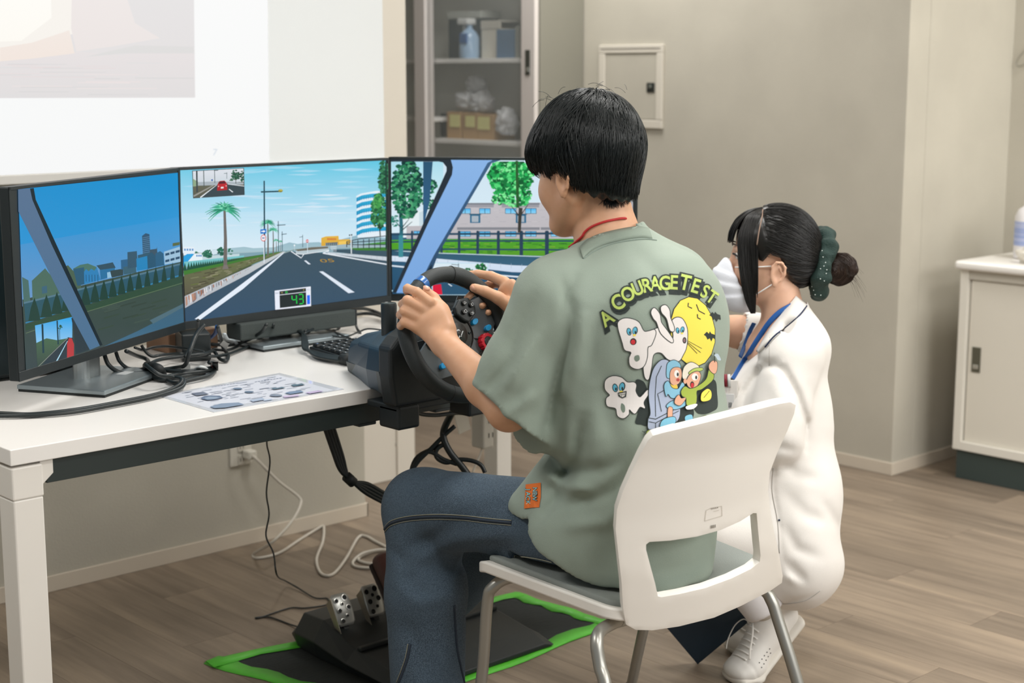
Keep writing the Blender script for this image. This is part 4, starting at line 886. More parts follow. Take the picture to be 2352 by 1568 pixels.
# cables hanging under the desk
ub = empty('cable_bundle', (1.9, 2.6, .3), 'black cable bundle tied with a strap hanging in a slope below the desk rail', 'cable')
mb = []
for k in range(4):
    o_ = (k-1.5)*7
    mb.append(([PY(745+o_, 950, 2.75), PY(775+o_*.9, 1040, 2.75), PY(788+o_*.6, 1080, 2.75), PY(803, 1102+o_*.3, 2.75), PY(840+o_*.3, 1120-o_*.9, 2.75), PY(880, 1142-o_*1.1, 2.75), PY(905, 1155-o_*1.2, 2.75)], .0048))
multi_tube('hanging_cables', mb, CBK, ub, 8, 6)
tube('tie_strap', [PY(796, 1094, 2.75), PY(811, 1108, 2.75)], .0125, mat('wrap_black', '#14191a'), ub, 12, 0)
tag(tube('thin_cable', [PY(615, 985, 2.95), PY(613, 1020, 2.95), PY(620, 1060, 2.95), PY(612, 1130, 2.95), PY(618, 1180, 2.95), PY(611, 1230, 2.95), PY(628, 1270, 2.93), PY(636, 1320, 2.92), PZ(655, 1333, .03), PZ(680, 1347, .008), PZ(722, 1372, .004), PZ(752, 1374, .003), PZ(750, 1388, .003), PZ(700, 1396, .003), PZ(665, 1396, .003), PZ(600, 1417, .003), PZ(588, 1418, .003), PZ(620, 1417, .003), PZ(668, 1434, .003), PZ(690, 1440, .01)], .0021, CBK, sides=6), 'thin black pedal cable hanging from the desk and winding over the floor to the pedals', 'cable')
tg = empty('cable_tangle', (2.4, 2.6, .3), 'tangle of black cables hanging under the steering wheel behind the knee', 'cable')
def T(x, y, d): return PD(x, y, d)
tr = [([(942, 928, 3.3), (960, 948, 3.35), (1000, 953, 3.4), (1050, 948, 3.45), (1085, 952, 3.5)], .0045),
 ([(1060, 915, 3.4), (1040, 945, 3.45), (1020, 985, 3.5), (1020, 1010, 3.5), (1035, 1040, 3.5), (1060, 1070, 3.5), (1075, 1090, 3.5)], .008),
 ([(1045, 978, 3.5), (1020, 1000, 3.5), (990, 1030, 3.5), (960, 1060, 3.5), (945, 1085, 3.5)], .005),
 ([(945, 1080, 3.5), (970, 1045, 3.5), (990, 1038, 3.5), (1020, 1055, 3.5), (1050, 1066, 3.5)], .005),
 ([(1030, 1015, 3.5), (1005, 1030, 3.5), (1003, 1050, 3.5), (1025, 1062, 3.5), (1055, 1055, 3.5), (1085, 1058, 3.5), (1105, 1068, 3.5), (1114, 1085, 3.5)], .005),
 ([(1020, 1020, 3.5), (960, 1048, 3.52), (942, 1090, 3.52)], .005),
 ([(866, 942, 3.2), (872, 955, 3.2), (882, 959, 3.2), (897, 948, 3.2)], .003)]
multi_tube('tangled_cables', [([T(*p) for p in a_], r_) for a_, r_ in tr], CBK, tg, 8, 6)
ps = empty('power_strip', tuple(PY(1122, 1010, 3.08)-V(0, 0, .05)), 'white power strip fixed beside the far desk leg under the desk', 'power strip')
p0 = PY(1098, 985, 3.1); p1 = PY(1130, 1015, 3.1)
box('strip_body', (p0[0], 3.08, p1[2]-.01), (p1[0]-.01, 3.13, p0[2]+.05), mat('strip_white', '#b7b3aa', .45), ps, .006)
for k in range(2):
    for s_ in (0, 1): box('socket_slot', (p0[0]+.02+s_*.014, 3.0792, p1[2]+.02+k*.04), (p0[0]+.023+s_*.014, 3.0800, p1[2]+.033+k*.04), mat('slot_dark', '#3b3a36'), ps, 0)
tag(tube('strip_cord', [PY(1112, 1012, 3.1), PY(1104, 1040, 3.1), PY(1095, 1062, 3.1), PY(1085, 1085, 3.1)], .003, CW, sides=6), 'thin white cord dropping from the power strip under the desk', 'cable')
tag(prism('adapter_card', [PY(1040, 938, 3.02), PY(1068, 926, 3.02), PY(1082, 985, 3.02), PY(1055, 998, 3.02)], V(0, .003, 0), glassm('clear_pack', '#e0dfd8', .55, .2), b=.001), 'clear plastic sleeve hanging with the cables under the steering wheel', 'plastic sleeve')
# ------------------------------------------------------------------ game steering wheel
PLB = mat('wheel_plastic', '#1b2225', .5); PLB2 = mat('wheel_plastic_side', '#2a3336', .5); PBT = mat('wheel_base_reflect', '#173244', .4)  # PBT: blue reflection of the screens painted into the base housing colour
wc_ = PY(1048, 768, 2.25)
sw = empty('steering_wheel', (2.0, 2.45, DZ), 'black game steering wheel with blue stripe and red dial, clamped to the desk edge', 'steering wheel')
bx = 1.996
def loft(name, secs, m, parent=None, smooth=False, bv=0):
    n = len(secs[0]); vs = [p for s_ in secs for p in s_]; fs = []
    for i in range(len(secs)-1):
        for k in range(n): l = (k+1) % n; fs.append((i*n+k, i*n+l, (i+1)*n+l, (i+1)*n+k))
    fs.append(tuple(range(n))[::-1]); fs.append(tuple((len(secs)-1)*n+k for k in range(n)))
    o = mesh_obj(name, vs, fs, m, parent, smooth)
    bm = bmesh.new(); bm.from_mesh(o.data); bmesh.ops.recalc_face_normals(bm, faces=bm.faces); bm.to_mesh(o.data); bm.free()
    if bv: bev(o, bv, 3)
    return o
def bsec(Y, hw, zb, zk, zs, zt_, tw):  # bottom, kink, shoulder, top, top half-width
    return [V(bx-hw*.94, Y, zb), V(bx+hw*.94, Y, zb), V(bx+hw, Y, zk), V(bx+hw*.93, Y, zs), V(bx+tw, Y, zt_), V(bx-tw, Y, zt_), V(bx-hw*.93, Y, zs), V(bx-hw, Y, zk)]
loft('base_housing', [bsec(2.375, .134, .7205, .766, .808, .842, .085), bsec(2.44, .118, .7205, .762, .806, .836, .075), bsec(2.53, .072, .7205, .752, .796, .815, .05), bsec(2.618, .03, .7205, .742, .768, .785, .02)], PBT, sw, bv=.006)
def plate(Y): return [V(bx-.128, Y, .70), V(bx+.128, Y, .70), V(bx+.138, Y, .76), V(bx+.138, Y, .818), V(bx+.118, Y, .838), V(bx+.05, Y, .87), V(bx-.05, Y, .87), V(bx-.118, Y, .838), V(bx-.138, Y, .818), V(bx-.138, Y, .76)]
loft('front_plate', [plate(2.335), plate(2.378)], PLB, sw, bv=.008)
for s_ in (-1, 1):
    vs = [V(bx+s_*.131, 2.372, .7215), V(bx+s_*.139, 2.372, .768), V(bx+s_*.034, 2.618, .743), V(bx+s_*.029, 2.618, .7215)]
    prism('side_band', vs, V(-s_*.004, 0, 0), PLB2, sw, .001)
    box('desk_clamp', (bx+s_*.092-.028, 2.337, .652), (bx+s_*.092+.028, 2.40, .7), PLB, sw, .006)
    box('clamp_pad', (bx+s_*.10-.022, 2.46, .640), (bx+s_*.10+.022, 2.50, .647), PLB2, sw, .002)
box('bottom_tray', (bx-.12, 2.34, .688), (bx+.12, 2.436, .702), PLB, sw, .003)
kp = PY(894, 786, 2.42); kt = PY(893, 700, 2.42)
lathe('clamp_knob', (kp[0], 2.42, .80), (0, 0, 1), [(.0165, 0), (.0155, .03), (.0155, .045), (.0160, .088), (.0145, .0925), (.0135, .0915), (.0005, .0915)], mat('knob_black', '#262c2e', .35), sw, 28)
# steering column + rim
TL = math.radians(20); ax_n = V(0, -math.cos(TL), math.sin(TL)); ROT = math.radians(28)
u0 = V(1, 0, 0); w0 = V(0, math.sin(TL), math.cos(TL))
wu = u0*math.cos(ROT)+w0*math.sin(ROT); ww_ = -u0*math.sin(ROT)+w0*math.cos(ROT)
def WP(u, w, h_=0): return wc_+wu*u+ww_*w+ax_n*h_
lathe('column', wc_-ax_n*.10, ax_n, [(.05, 0), (.045, .03), (.034, .05), (.034, .09)], PLB, sw, 28)
LEA = mat('rim_leather', '#22292b', .55, bump=(700, .15))
pts = []; rad = []
NR = 96
for k in range(NR):
    t = 2*math.pi*k/NR; top = math.degrees(t)
    pts.append(WP(.1195*math.sin(t), .1195*math.cos(t))); a_ = abs(((top+180) % 360)-180)
    rad.append(.0152+.0022*math.exp(-((a_-52)/16)**2)+.0012*math.exp(-((a_-105)/25)**2))
vs, fs = tube_geo(pts, rad, 16, closed=True); rim = mesh_obj('rim', vs, fs, LEA, sw, True)
def arc(t0, t1, r, R=.1195, n=8): return [WP(R*math.sin(math.radians(t0+(t1-t0)*i/n)), R*math.cos(math.radians(t0+(t1-t0)*i/n))) for i in range(n+1)]
tube('centre_stripe', arc(-3.2, 3.2, 0), .0158, mat('stripe_blue', '#0d5ea8', .35, coat=.4), rim, 24, 0)
for a_ in (38, -38, 128, -128): tube('rim_seam', arc(a_-.35, a_+.35, 0, n=2), .01735 if abs(a_) < 90 else .0164, mat('seam_dark', '#121617', .7), rim, 20, 0)
GM = mat('spoke_grey', '#5a6064', .38, .35); 
def wplate(nm, pl2, h0, h1, m, par_=sw, bv=.001): return prism(nm, [WP(u, w, h0) for u, w in pl2], ax_n*(h1-h0), m, par_, bv)
wplate('spoke', [(-.108, .022), (-.05, .034), (-.03, .03), (-.03, -.03), (-.06, -.055), (-.108, -.035)], -.008, .001, GM)
wplate('spoke', [(.108, .022), (.05, .034), (.03, .03), (.03, -.03), (.06, -.055), (.108, -.035)], -.008, .001, GM)
wplate('spoke', [(-.03, -.02), (.03, -.02), (.034, -.06), (.02, -.112), (-.02, -.112), (-.034, -.06)], -.008, .0005, GM)
hub = lathe('hub', wc_-ax_n*.012, ax_n, [(.04, 0), (.0405, .014), (.038, .018), (.036, .0182), (.0355, .0165), (.0235, .0165), (.0225, .019), (.0005, .0215)], mat('hub_black', '#111517', .25, coat=.5), sw, 40)
for k in range(6):
    t = math.radians(30+60*k); p_ = WP(.030*math.cos(t), .030*math.sin(t), .0046)
    lathe('hub_bolt', p_, ax_n, [(.0028, 0), (.0028, .0016), (.0014, .0017), (.0012, .0006), (.0002, .0006)], mat('bolt_dark', '#3d4244', .3, .8), hub, 12)
A = Art(lambda x, y, l: WP(x, -y, .0088+l), .0001)
cq = '#c9ced2'
A.poly([(-.001, -.009), (.0025, -.008), (.006, -.006), (.006, -.001), (.004, -.001), (.0035, -.0045), (.0015, -.0055), (.0015, .008), (-.001, .007)], cq)
A.poly([(.002, .0045), (.009, .002), (.010, .0035), (.004, .0058), (.002, .0065)], cq); A.poly([(-.002, .003), (-.009, .0055), (-.009, .0075), (-.002, .0055)], cq)
A.poly([(.006, .002), (.0115, .001), (.0115, .003), (.008, .0035)], cq)
A.build('hub_emblem', attr_mat('emblem_print', 0, .3), hub)
bp_ = wplate('button_pod', [(.020, .030), (.026, .044), (.046, .050), (.068, .040), (.070, .018), (.062, .006), (.034, .002), (.026, .012)], .001, .013, mat('pod_dark', '#23292b', .45), bv=.003)
sym = Art(lambda x, y, l: WP(x, -y, .0188+l), .0001)
for k, (u, w) in enumerate(((.048, .0385), (.0605, .026), (.048, .0135), (.0355, .026))):
    lathe('button', WP(u, w, .0128), ax_n, [(.0052, 0), (.0052, .004), (.0042, .0054), (.0003, .0056)], mat('button_black', '#14181a', .25, coat=.4), bp_, 18)
    cc_ = '#c8cccf'; r_ = .0026
    if k == 0: pl2 = [(u, -(w+r_)), (u-r_, -(w-r_*.7)), (u+r_, -(w-r_*.7))]; sym.line(pl2+[pl2[0]], .0009, cc_)
    if k == 1: sym.line([(u+r_*math.cos(t*.5236), -w+r_*math.sin(t*.5236)) for t in range(13)], .0009, cc_)
    if k == 2: sym.line([(u-r_, -w-r_), (u+r_, -w+r_)], .0009, cc_); sym.line([(u-r_, -w+r_), (u+r_, -w-r_)], .0009, cc_)
    if k == 3: sym.line([(u-r_, -w-r_), (u+r_, -w-r_), (u+r_, -w+r_), (u-r_, -w+r_), (u-r_, -w-r_)], .0009, cc_)
sym.build('button_symbols', attr_mat('symbol_print', 0, .4), bp_)
wplate('button_pod', [(-.020, .030), (-.026, .044), (-.046, .050), (-.068, .040), (-.070, .018), (-.062, .006), (-.034, .002), (-.026, .012)], .001, .013, mat('pod_dark', '#23292b'), bv=.003)
BLU = mat('button_blue', '#1f9ad8', .35)
for u, w in ((.051, -.006), (.070, -.034), (-.051, -.006), (-.075, -.024)):
    pl2 = [(u+.0075*math.cos(t)*1.15, w+.0055*math.sin(t)) for t in [2*math.pi*k/12 for k in range(12)]]
    wplate('blue_button', pl2, .001, .0095, BLU, bv=.0012)
RED = mat('dial_red', '#c5182c', .35); prof = []
vs = []; fs = []; NN = 72; dc = WP(.046, -.052, .001)
for h_, r_ in ((0, .0175), (.011, .0175), (.0125, .0165), (.0125, .0105)):
    for k in range(NN):
        t = 2*math.pi*k/NN; rr_ = r_-(.0012 if (k % 6 < 2 and r_ > .012) else 0); vs.append(dc+wu*rr_*math.cos(t)+ww_*rr_*math.sin(t)+ax_n*h_)
for i in range(3):
    for k in range(NN): l = (k+1) % NN; fs.append((i*NN+k, i*NN+l, (i+1)*NN+l, (i+1)*NN+k))
dial = mesh_obj('red_dial', vs, fs, RED, sw)
lathe('dial_centre', dc, ax_n, [(.0105, 0), (.0105, .0118), (.0095, .0135), (.0005, .0138)], mat('dial_black', '#1a1f21', .35), dial, 24)
A = Art(lambda x, y, l: dc+wu*x-ww_*y+ax_n*(.0139+l), .0001); A.line([(-.002, .001), (0, -.001), (.0022, .0005)], .0008, '#b9bfc2'); A.build('dial_mark', attr_mat('dial_print', 0), dial)
for k in range(2):
    wplate('toggle_button', [(.012, -.058-k*.02), (.026, -.058-k*.02), (.024, -.072-k*.02), (.012, -.072-k*.02)], .0005, .005, mat('button_black', '#14181a'), bv=.001)
for s_ in (-1, 1): wplate('shift_paddle', [(s_*.03, .01), (s_*.05, .03), (s_*.085, .045), (s_*.10, .02), (s_*.085, -.01), (s_*.04, -.012)], -.034, -.031, mat('paddle_steel', '#6a7176', .25, .9), bv=.0008)

# ------------------------------------------------------------------ pedal set and mat
mt = empty('floor_mat', (2.3, 2.75, 0), 'black ribbed floor mat edged with bright green tape under the pedals', 'floor mat')
MC = [V(1.83, 3.0, 0), V(1.94, 2.49, 0), V(2.71, 2.53, 0), V(2.69, 2.87, 0)]
cen = sum(MC)/4
prism('mat_sheet', [p+(cen-p)*.035+V(0, 0, .0005) for p in MC], V(0, 0, .0035), mat('mat_black', '#252b2b', .85, bump=((30, 300, 1), .6)), mt)
TG = mat('tape_green', '#5ac436', .5, bump=(40, .25), noise=(18, .4, '#4db52e'))
for i in range(4):
    a_, b_ = MC[i], MC[(i+1) % 4]; dr = unit(b_-a_); inn = V(-dr[1], dr[0], 0); L_ = np.linalg.norm(b_-a_); n_ = 14; w0_ = .042
    va = []; 
    for k in range(n_+1):
        p_ = a_+dr*L_*k/n_; w1 = w0_*(1+.18*math.sin(k*1.7+i)); z_ = .0049+.0007*math.sin(k*2.3)+.0004*i
        va += [p_-inn*.006*(1+math.sin(k*.9+i))+V(0, 0, .0012+.0004*i), p_+inn*.004+V(0, 0, z_), p_+inn*w1+V(0, 0, z_)]
    fs = []
    for k in range(n_):
        for j in range(2): q0 = k*3+j; fs.append((q0, q0+3, q0+4, q0+1))
    o = mesh_obj('tape_strip', va, fs, TG, mt, True); sd = o.modifiers.new('solid', 'SOLIDIFY'); sd.thickness = .0004
pd_ = empty('pedal_set', (2.27, 2.72, 0), 'black pedal unit with drilled steel pedals standing on the green-taped mat', 'pedals')
PX0, PX1 = 2.02, 2.50
sec = lambda Y, zl, in_: [V(PX0+in_+.01, Y, .0065), V(PX1-in_-.01, Y, .0065), V(PX1-in_, Y, zl*.5), V(PX1-in_-.03, Y, zl), V(PX0+in_+.03, Y, zl), V(PX0+in_, Y, zl*.5)]
PBM = mat('pedal_base_black', '#212729', .5)
loft('pedal_base', [sec(2.97, .05, .03), sec(2.93, .085, .01), sec(2.84, .092, .0), sec(2.72, .055, .0), sec(2.58, .036, .004), sec(2.52, .018, .012)], PBM, pd_, bv=.008)
box('heel_ridge', (PX0+.03, 2.70, .052), (PX1-.03, 2.715, .062), PBM, pd_, .003)
A = Art(lambda x, y, l: V(PX0+x, 2.60-y, .0402+l)); A.text('logicool', .16, 0, .032, '#7d8688'); A.build('pedal_lettering', attr_mat('pedal_print', 0), pd_)
STL = mat('pedal_steel', '#c2c3bf', .32, .45); HOL = mat('pedal_hole', '#101415', .6)
pu = unit(V(1, -.05, 0)); pv = unit(V(0, .46, .89)); pn = np.cross(pu, pv)
if pn[1] > 0: pn = -pn
for k, (x, y) in enumerate(((790, 1398), (859, 1377), (940, 1362))):
    c_ = PY(x, y, 2.80); hw, hh_ = .0245, .038
    ol = []
    for sx, sy in ((1, 1), (-1, 1), (-1, -1), (1, -1)):
        for j in range(4):
            a_ = math.radians({(1, 1): 0, (-1, 1): 90, (-1, -1): 180, (1, -1): 270}[(sx, sy)]+j*30); ol.append((sx*(hw-.007)+.007*math.cos(a_), sy*(hh_-.007)+.007*math.sin(a_)))
    def cv(u, v): return -.9*u*u*6   # slight curve across
    vs = []; g = 9
    rows = 10
    for r_ in range(rows+1):
        v_ = -hh_+2*hh_*r_/rows; wi = hw-(.007-math.sqrt(max(0, .007**2-max(0, abs(v_)-(hh_-.007))**2)))
        for q_ in range(g): u_ = -wi+2*wi*q_/(g-1); vs.append(c_+pu*u_+pv*v_-pn*(u_*u_*5+ (v_*v_*4)))
    fs = [(r_*g+q_, r_*g+q_+1, (r_+1)*g+q_+1, (r_+1)*g+q_) for r_ in range(rows) for q_ in range(g-1)]
    face = mesh_obj('pedal', vs, fs, STL, pd_, True); sd = face.modifiers.new('solid', 'SOLIDIFY'); sd.thickness = .003
    for (u_, v_, r_) in ((-.013, .022, .0048), (.011, .026, .006), (-.001, .012, .0032), (-.012, -.002, .0048), (.013, .002, .005), (.004, -.016, .003), (-.010, -.026, .0048)):
        q_ = c_+pu*u_+pv*v_-pn*(u_*u_*5+v_*v_*4)+pn*.0018
        lathe('pedal_hole', q_-pn*.001, pn, [(r_+.0012, 0), (r_+.0009, .0011), (r_, .0012), (r_*.9, .0004), (.0002, .0004)], HOL, face, 16)
        lathe('hole_rim', q_-pn*.0009, pn, [(r_+.0014, 0), (r_+.0012, .00125), (r_, .00135), (r_, .0001)], mat('rim_steel', '#d6d6d2', .18, .95), face, 16)
    # arm: thin steel cheek plates and black shaft
    for s_ in (-1,): 
        e0 = c_-pu*hw*1.02-pn*.003
        prism('pedal_cheek', [e0+pv*hh_*.8, e0-pv*.085, e0-pv*.082-pn*.012, e0+pv*hh_*.6-pn*.026], pu*.0012, mat('cheek_steel', '#a8a295', .3, .6), pd_)
    obox('pedal_arm', c_-pn*.02-pv*.035, (pu, pv, pn), (.008, .055, .008), mat('arm_black', '#1d2224', .5), pd_, .002)

# ------------------------------------------------------------------ chair
th = math.radians(-7.6); CHo = V(2.07, 1.88, 0)
def CH(x, y, z): return V(CHo[0]+x*math.cos(th)-y*math.sin(th), CHo[1]+x*math.sin(th)+y*math.cos(th), z)
CW_ = mat('chair_shell_white', '#f1ede6', .38); CG = mat('seat_pad_grey', '#8b918d', .75, bump=(500, .2)); CS = mat('chair_leg_steel', '#a4a39d', .35, .7)
chair = empty('office_chair', tuple(CH(0, 0, 0)), 'white plastic visitor chair with a grey seat pad and grey tubular legs', 'chair')
def seat_outline(gx, gy0, gy1, r):
    out = []
    for sx, sy, y0_ in ((1, 1, gy1), (-1, 1, gy1), (-1, -1, gy0), (1, -1, gy0)):
        a0 = {(1, 1): 0, (-1, 1): 90, (-1, -1): 180, (1, -1): 270}[(sx, sy)]; w_ = gx if sy > 0 else gx*.90
        for j in range(7): a_ = math.radians(a0+j*15); out.append((sx*(w_-r)+r*math.cos(a_), y0_-sy*r+r*math.sin(a_)))
    return out
def seat_z(x, y, base): return base+.010*(x/.2)**2*(1 if y < .1 else .6)+.008*max(0, (y-.05)/.15)-.028*max(0, (y-.13)/.1)**2
def seat_part(nm, ol, zt_, zb_, m, dome=0):
    n_ = len(ol); cx_ = 0; cy_ = sum(p[1] for p in ol)/n_; vs = []; fs = []; K = 5
    for lv, z in ((0, zt_), (1, zb_)):
        for k in range(K, 0, -1):
            s_ = k/K
            for (x, y) in ol:
                X_, Y_ = x*s_, cy_+(y-cy_)*s_; vs.append(CH(X_, Y_, seat_z(X_, Y_, z)+(dome*(1-s_**4) if lv == 0 else 0)))
        vs.append(CH(0, cy_, seat_z(0, cy_, z)+(dome if lv == 0 else 0)))
    H = K*n_+1
    for lv in (0, 1):
        o_ = lv*H
        for k in range(K-1):
            for j in range(n_):
                l = (j+1) % n_; f = (o_+k*n_+j, o_+k*n_+l, o_+(k+1)*n_+l, o_+(k+1)*n_+j); fs.append(f if lv == 0 else f[::-1])
        for j in range(n_):
            l = (j+1) % n_; f = (o_+(K-1)*n_+j, o_+(K-1)*n_+l, o_+K*n_); fs.append(f if lv == 0 else f[::-1])
    for j in range(n_): l = (j+1) % n_; fs.append((j, H+j, H+l, l))
    o = mesh_obj(nm, vs, fs, m, chair, True); bm = bmesh.new(); bm.from_mesh(o.data); bmesh.ops.recalc_face_normals(bm, faces=bm.faces); bm.to_mesh(o.data); bm.free()
    o.data.set_sharp_from_angle(angle=.9); return bev(o, .004, 3)
seat_part('seat_shell', seat_outline(.224, -.188, .225, .05), .440, .418, CW_)
seat_part('seat_pad', seat_outline(.212, -.178, .205, .045), .449, .438, CG, .006)
def back_y(x, z): return np.interp(z, [.40, .46, .52, .62, .72, .82], [-.205, -.225, -.243, -.262, -.288, -.330])+1.0*x*x
def back_hit(x, y):
    r_ = ray(x, y); t = 2.6/FPX
    c_, s_ = math.cos(th), math.sin(th)
    lo, hi = 2.2/FPX, 3.3/FPX
    def f(t):
        p = CAM+r_*t-CHo; lx = p[0]*c_+p[1]*s_; ly = -p[0]*s_+p[1]*c_; return ly-back_y(lx, (CAM+r_*t)[2])
    for _ in range(40):
        m_ = (lo+hi)/2
        if f(m_) < 0: lo = m_
        else: hi = m_
    return CAM+r_*lo
outer = [(1520, 994), (1600, 975), (1700, 950), (1790, 927), (1815, 923), (1828, 930), (1824, 950), (1808, 990), (1785, 1040), (1768, 1085), (1764, 1125), (1768, 1165), (1778, 1220), (1790, 1275), (1798, 1322), (1796, 1338), (1770, 1356), (1700, 1392), (1640, 1418), (1560, 1438), (1500, 1447), (1460, 1446), (1438, 1434), (1431, 1395), (1428, 1340), (1420, 1270), (1414, 1215), (1417, 1170), (1430, 1130), (1450, 1085), (1470, 1045), (1488, 1012), (1500, 1000)]
hole = [(1492, 1244), (1540, 1241), (1600, 1232), (1655, 1217), (1700, 1197), (1730, 1178), (1738, 1178), (1741, 1215), (1747, 1275), (1745, 1290), (1725, 1306), (1680, 1328), (1620, 1350), (1560, 1364), (1520, 1371), (1511, 1369), (1505, 1340), (1494, 1300), (1484, 1262), (1484, 1250)]
def cdt_fill(outer, holes, step, fn):
    """triangulate an outline with holes, with inner points, and put it on a surface"""
    def sub(P_):
        out = []
        for i in range(len(P_)):
            a_, b_ = np.array(P_[i], float), np.array(P_[(i+1) % len(P_)], float); n_ = max(1, int(np.linalg.norm(b_-a_)/step))
            out += [tuple(a_+(b_-a_)*k/n_) for k in range(n_)]
        return out
    loops = [sub(outer)]+[sub(h_) for h_ in holes]; vs = []; ed = []
    for L_ in loops:
        k0_ = len(vs); vs += L_; ed += [(k0_+i, k0_+(i+1) % len(L_)) for i in range(len(L_))]
    def inside(p, L_):
        c_ = False; n_ = len(L_)
        for i in range(n_):
            (x1, y1), (x2, y2) = L_[i], L_[i-1]
            if (y1 > p[1]) != (y2 > p[1]) and p[0] < (x2-x1)*(p[1]-y1)/(y2-y1)+x1: c_ = not c_
        return c_
    xs_ = [p[0] for p in outer]; ys_ = [p[1] for p in outer]; bd = np.array(vs)
    for x in np.arange(min(xs_), max(xs_), step):
        for y in np.arange(min(ys_), max(ys_), step):
            if inside((x, y), loops[0]) and not any(inside((x, y), h_) for h_ in loops[1:]) and np.min(np.hypot(bd[:, 0]-x, bd[:, 1]-y)) > step*.45: vs.append((x, y))
    V2, E2, F2, *_ = delaunay_2d_cdt([Vector(v) for v in vs], ed, [], 0, 1e-4)
    out = []; P3 = [(v.x, v.y) for v in V2]
    for f in F2:
        c_ = (sum(P3[i][0] for i in f)/len(f), sum(P3[i][1] for i in f)/len(f))
        if inside(c_, loops[0]) and not any(inside(c_, h_) for h_ in loops[1:]): out.append(tuple(f))
    return P3, out, [fn(x, y) for x, y in P3]
P2, F_, V3 = cdt_fill(outer, [hole], 16, back_hit)
bk = mesh_obj('backrest', V3, F_, CW_, chair, True)
bm = bmesh.new(); bm.from_mesh(bk.data); bmesh.ops.recalc_face_normals(bm, faces=bm.faces); 
if sum(f.normal.y for f in bm.faces) > 0: bmesh.ops.reverse_faces(bm, faces=bm.faces)
bm.to_mesh(bk.data); bm.free()
sd = bk.modifiers.new('solid', 'SOLIDIFY'); sd.thickness = .016; sd.offset = -1; bev(bk, .005, 3)
def decal_back(x, y, l): return back_hit(x, y)-unit(ray(x, y))*(.0009+l)
A = Art(decal_back, .0001)
for a_, b_ in (((1622, 1172), (1634, 1166)), ((1634, 1166), (1658, 1162)), ((1622, 1172), (1619, 1196)), ((1619, 1196), (1659, 1184)), ((1659, 1184), (1658, 1162)), ((1640, 1174), (1652, 1171))): A.line([a_, b_], 1.1, '#c9c2b8')
for k in range(4): A.rect(1634+k*4.2, 1167-k*.8, 1637+k*4.2, 1169-k*.8, '#8d8880'); A.rect(1633+k*3, 1206-k*.6, 1635+k*3, 1213-k*.6, '#8a867e')
A.build('maker_mark', attr_mat('mark_print', 0), bk)
for nm, pts in (('leg', [(-.10, .13, .412), (-.17, .16, .412), (-.203, .175, .395), (-.210, .185, .36), (-.214, .20, .2), (-.226, .235, .012)]), ('leg', [(-.15, -.13, .408), (-.205, -.15, .408), (-.226, -.165, .396), (-.231, -.18, .36), (-.236, -.21, .30), (-.262, -.30, .012)]),
                ('leg', [(.10, .13, .412), (.18, .16, .412), (.215, .18, .395), (.225, .20, .35), (.25, .27, .2), (.288, .36, .012)]), ('leg', [(.14, -.13, .408), (.175, -.15, .405), (.184, -.165, .385), (.188, -.18, .35), (.197, -.228, .235), (.212, -.31, .012)])):
    l_ = tube(nm, [CH(*p) for p in pts], .0112, CS, chair, 14, 6)
    e_ = CH(*pts[-1]); e2 = CH(*pts[-2]); dd_ = unit(e_-e2)
    tube('leg_tip', [e_-dd_*.022, e_+V(0, 0, -.0115)], .0128, mat('tip_black', '#1d2122', .6), l_, 14, 0)
box_ = obox('seat_cross_tube', CH(0, .13, .409), (unit(CH(1, 0, 0)-CH(0, 0, 0)), unit(CH(0, 1, 0)-CH(0, 0, 0)), V(0, 0, 1)), (.13, .009, .009), CS, chair, .004)
obox('seat_cross_tube', CH(0, -.13, .406), (unit(CH(1, 0, 0)-CH(0, 0, 0)), unit(CH(0, 1, 0)-CH(0, 0, 0)), V(0, 0, 1)), (.16, .009, .009), CS, chair, .004)
# ------------------------------------------------------------------ implicit-surface modeller (used for bodies, clothes, hair, shoes)
CORN = np.array([(i, j, k) for i in (0, 1) for j in (0, 1) for k in (0, 1)])
EDG = [(0, 4), (1, 5), (2, 6), (3, 7), (0, 2), (1, 3), (4, 6), (5, 7), (0, 1), (2, 3), (4, 5), (6, 7)]
def surf_nets(D, lo, h_):
    ins = D < 0; n = np.array(D.shape)
    cnt = np.zeros(n-1, np.int8)
    for c in CORN: cnt += ins[c[0]:n[0]-1+c[0], c[1]:n[1]-1+c[1], c[2]:n[2]-1+c[2]]
    act = (cnt > 0) & (cnt < 8); idx = np.argwhere(act); N = len(idx)
    vid = np.full(n-1, -1, np.int64); vid[act] = np.arange(N)
    vals = np.stack([D[idx[:, 0]+c[0], idx[:, 1]+c[1], idx[:, 2]+c[2]] for c in CORN], 1)
    s_ = np.zeros((N, 3)); w = np.zeros(N)
    for a, b in EDG:
        va, vb = vals[:, a], vals[:, b]; m = (va < 0) != (vb < 0); t = np.where(m, va/np.where(m, va-vb, 1), 0)
        s_ += m[:, None]*(CORN[a]+t[:, None]*(CORN[b]-CORN[a])); w += m
    V_ = lo+(idx+s_/w[:, None])*h_
    F_ = []
    for ax in range(3):
        o1, o2 = [(1, 2), (2, 0), (0, 1)][ax]
        sl0 = [slice(1, n[i]-1) for i in range(3)]; sl1 = list(sl0); sl0[ax] = slice(0, n[ax]-1); sl1[ax] = slice(1, n[ax])
        a, b = ins[tuple(sl0)], ins[tuple(sl1)]; e = np.argwhere(a != b); 
        if len(e) == 0: continue
        up_ = a[tuple(e.T)]; e = e+1; e[:, ax] -= 1
        q = []
        for d1, d2 in ((0, 0), (1, 0), (1, 1), (0, 1)):
            c = e.copy(); c[:, o1] -= d1; c[:, o2] -= d2; q.append(vid[tuple(c.T)])
        q = np.stack(q, 1); q[~up_] = q[~up_][:, ::-1]; F_.append(q)
    return V_, np.concatenate(F_)
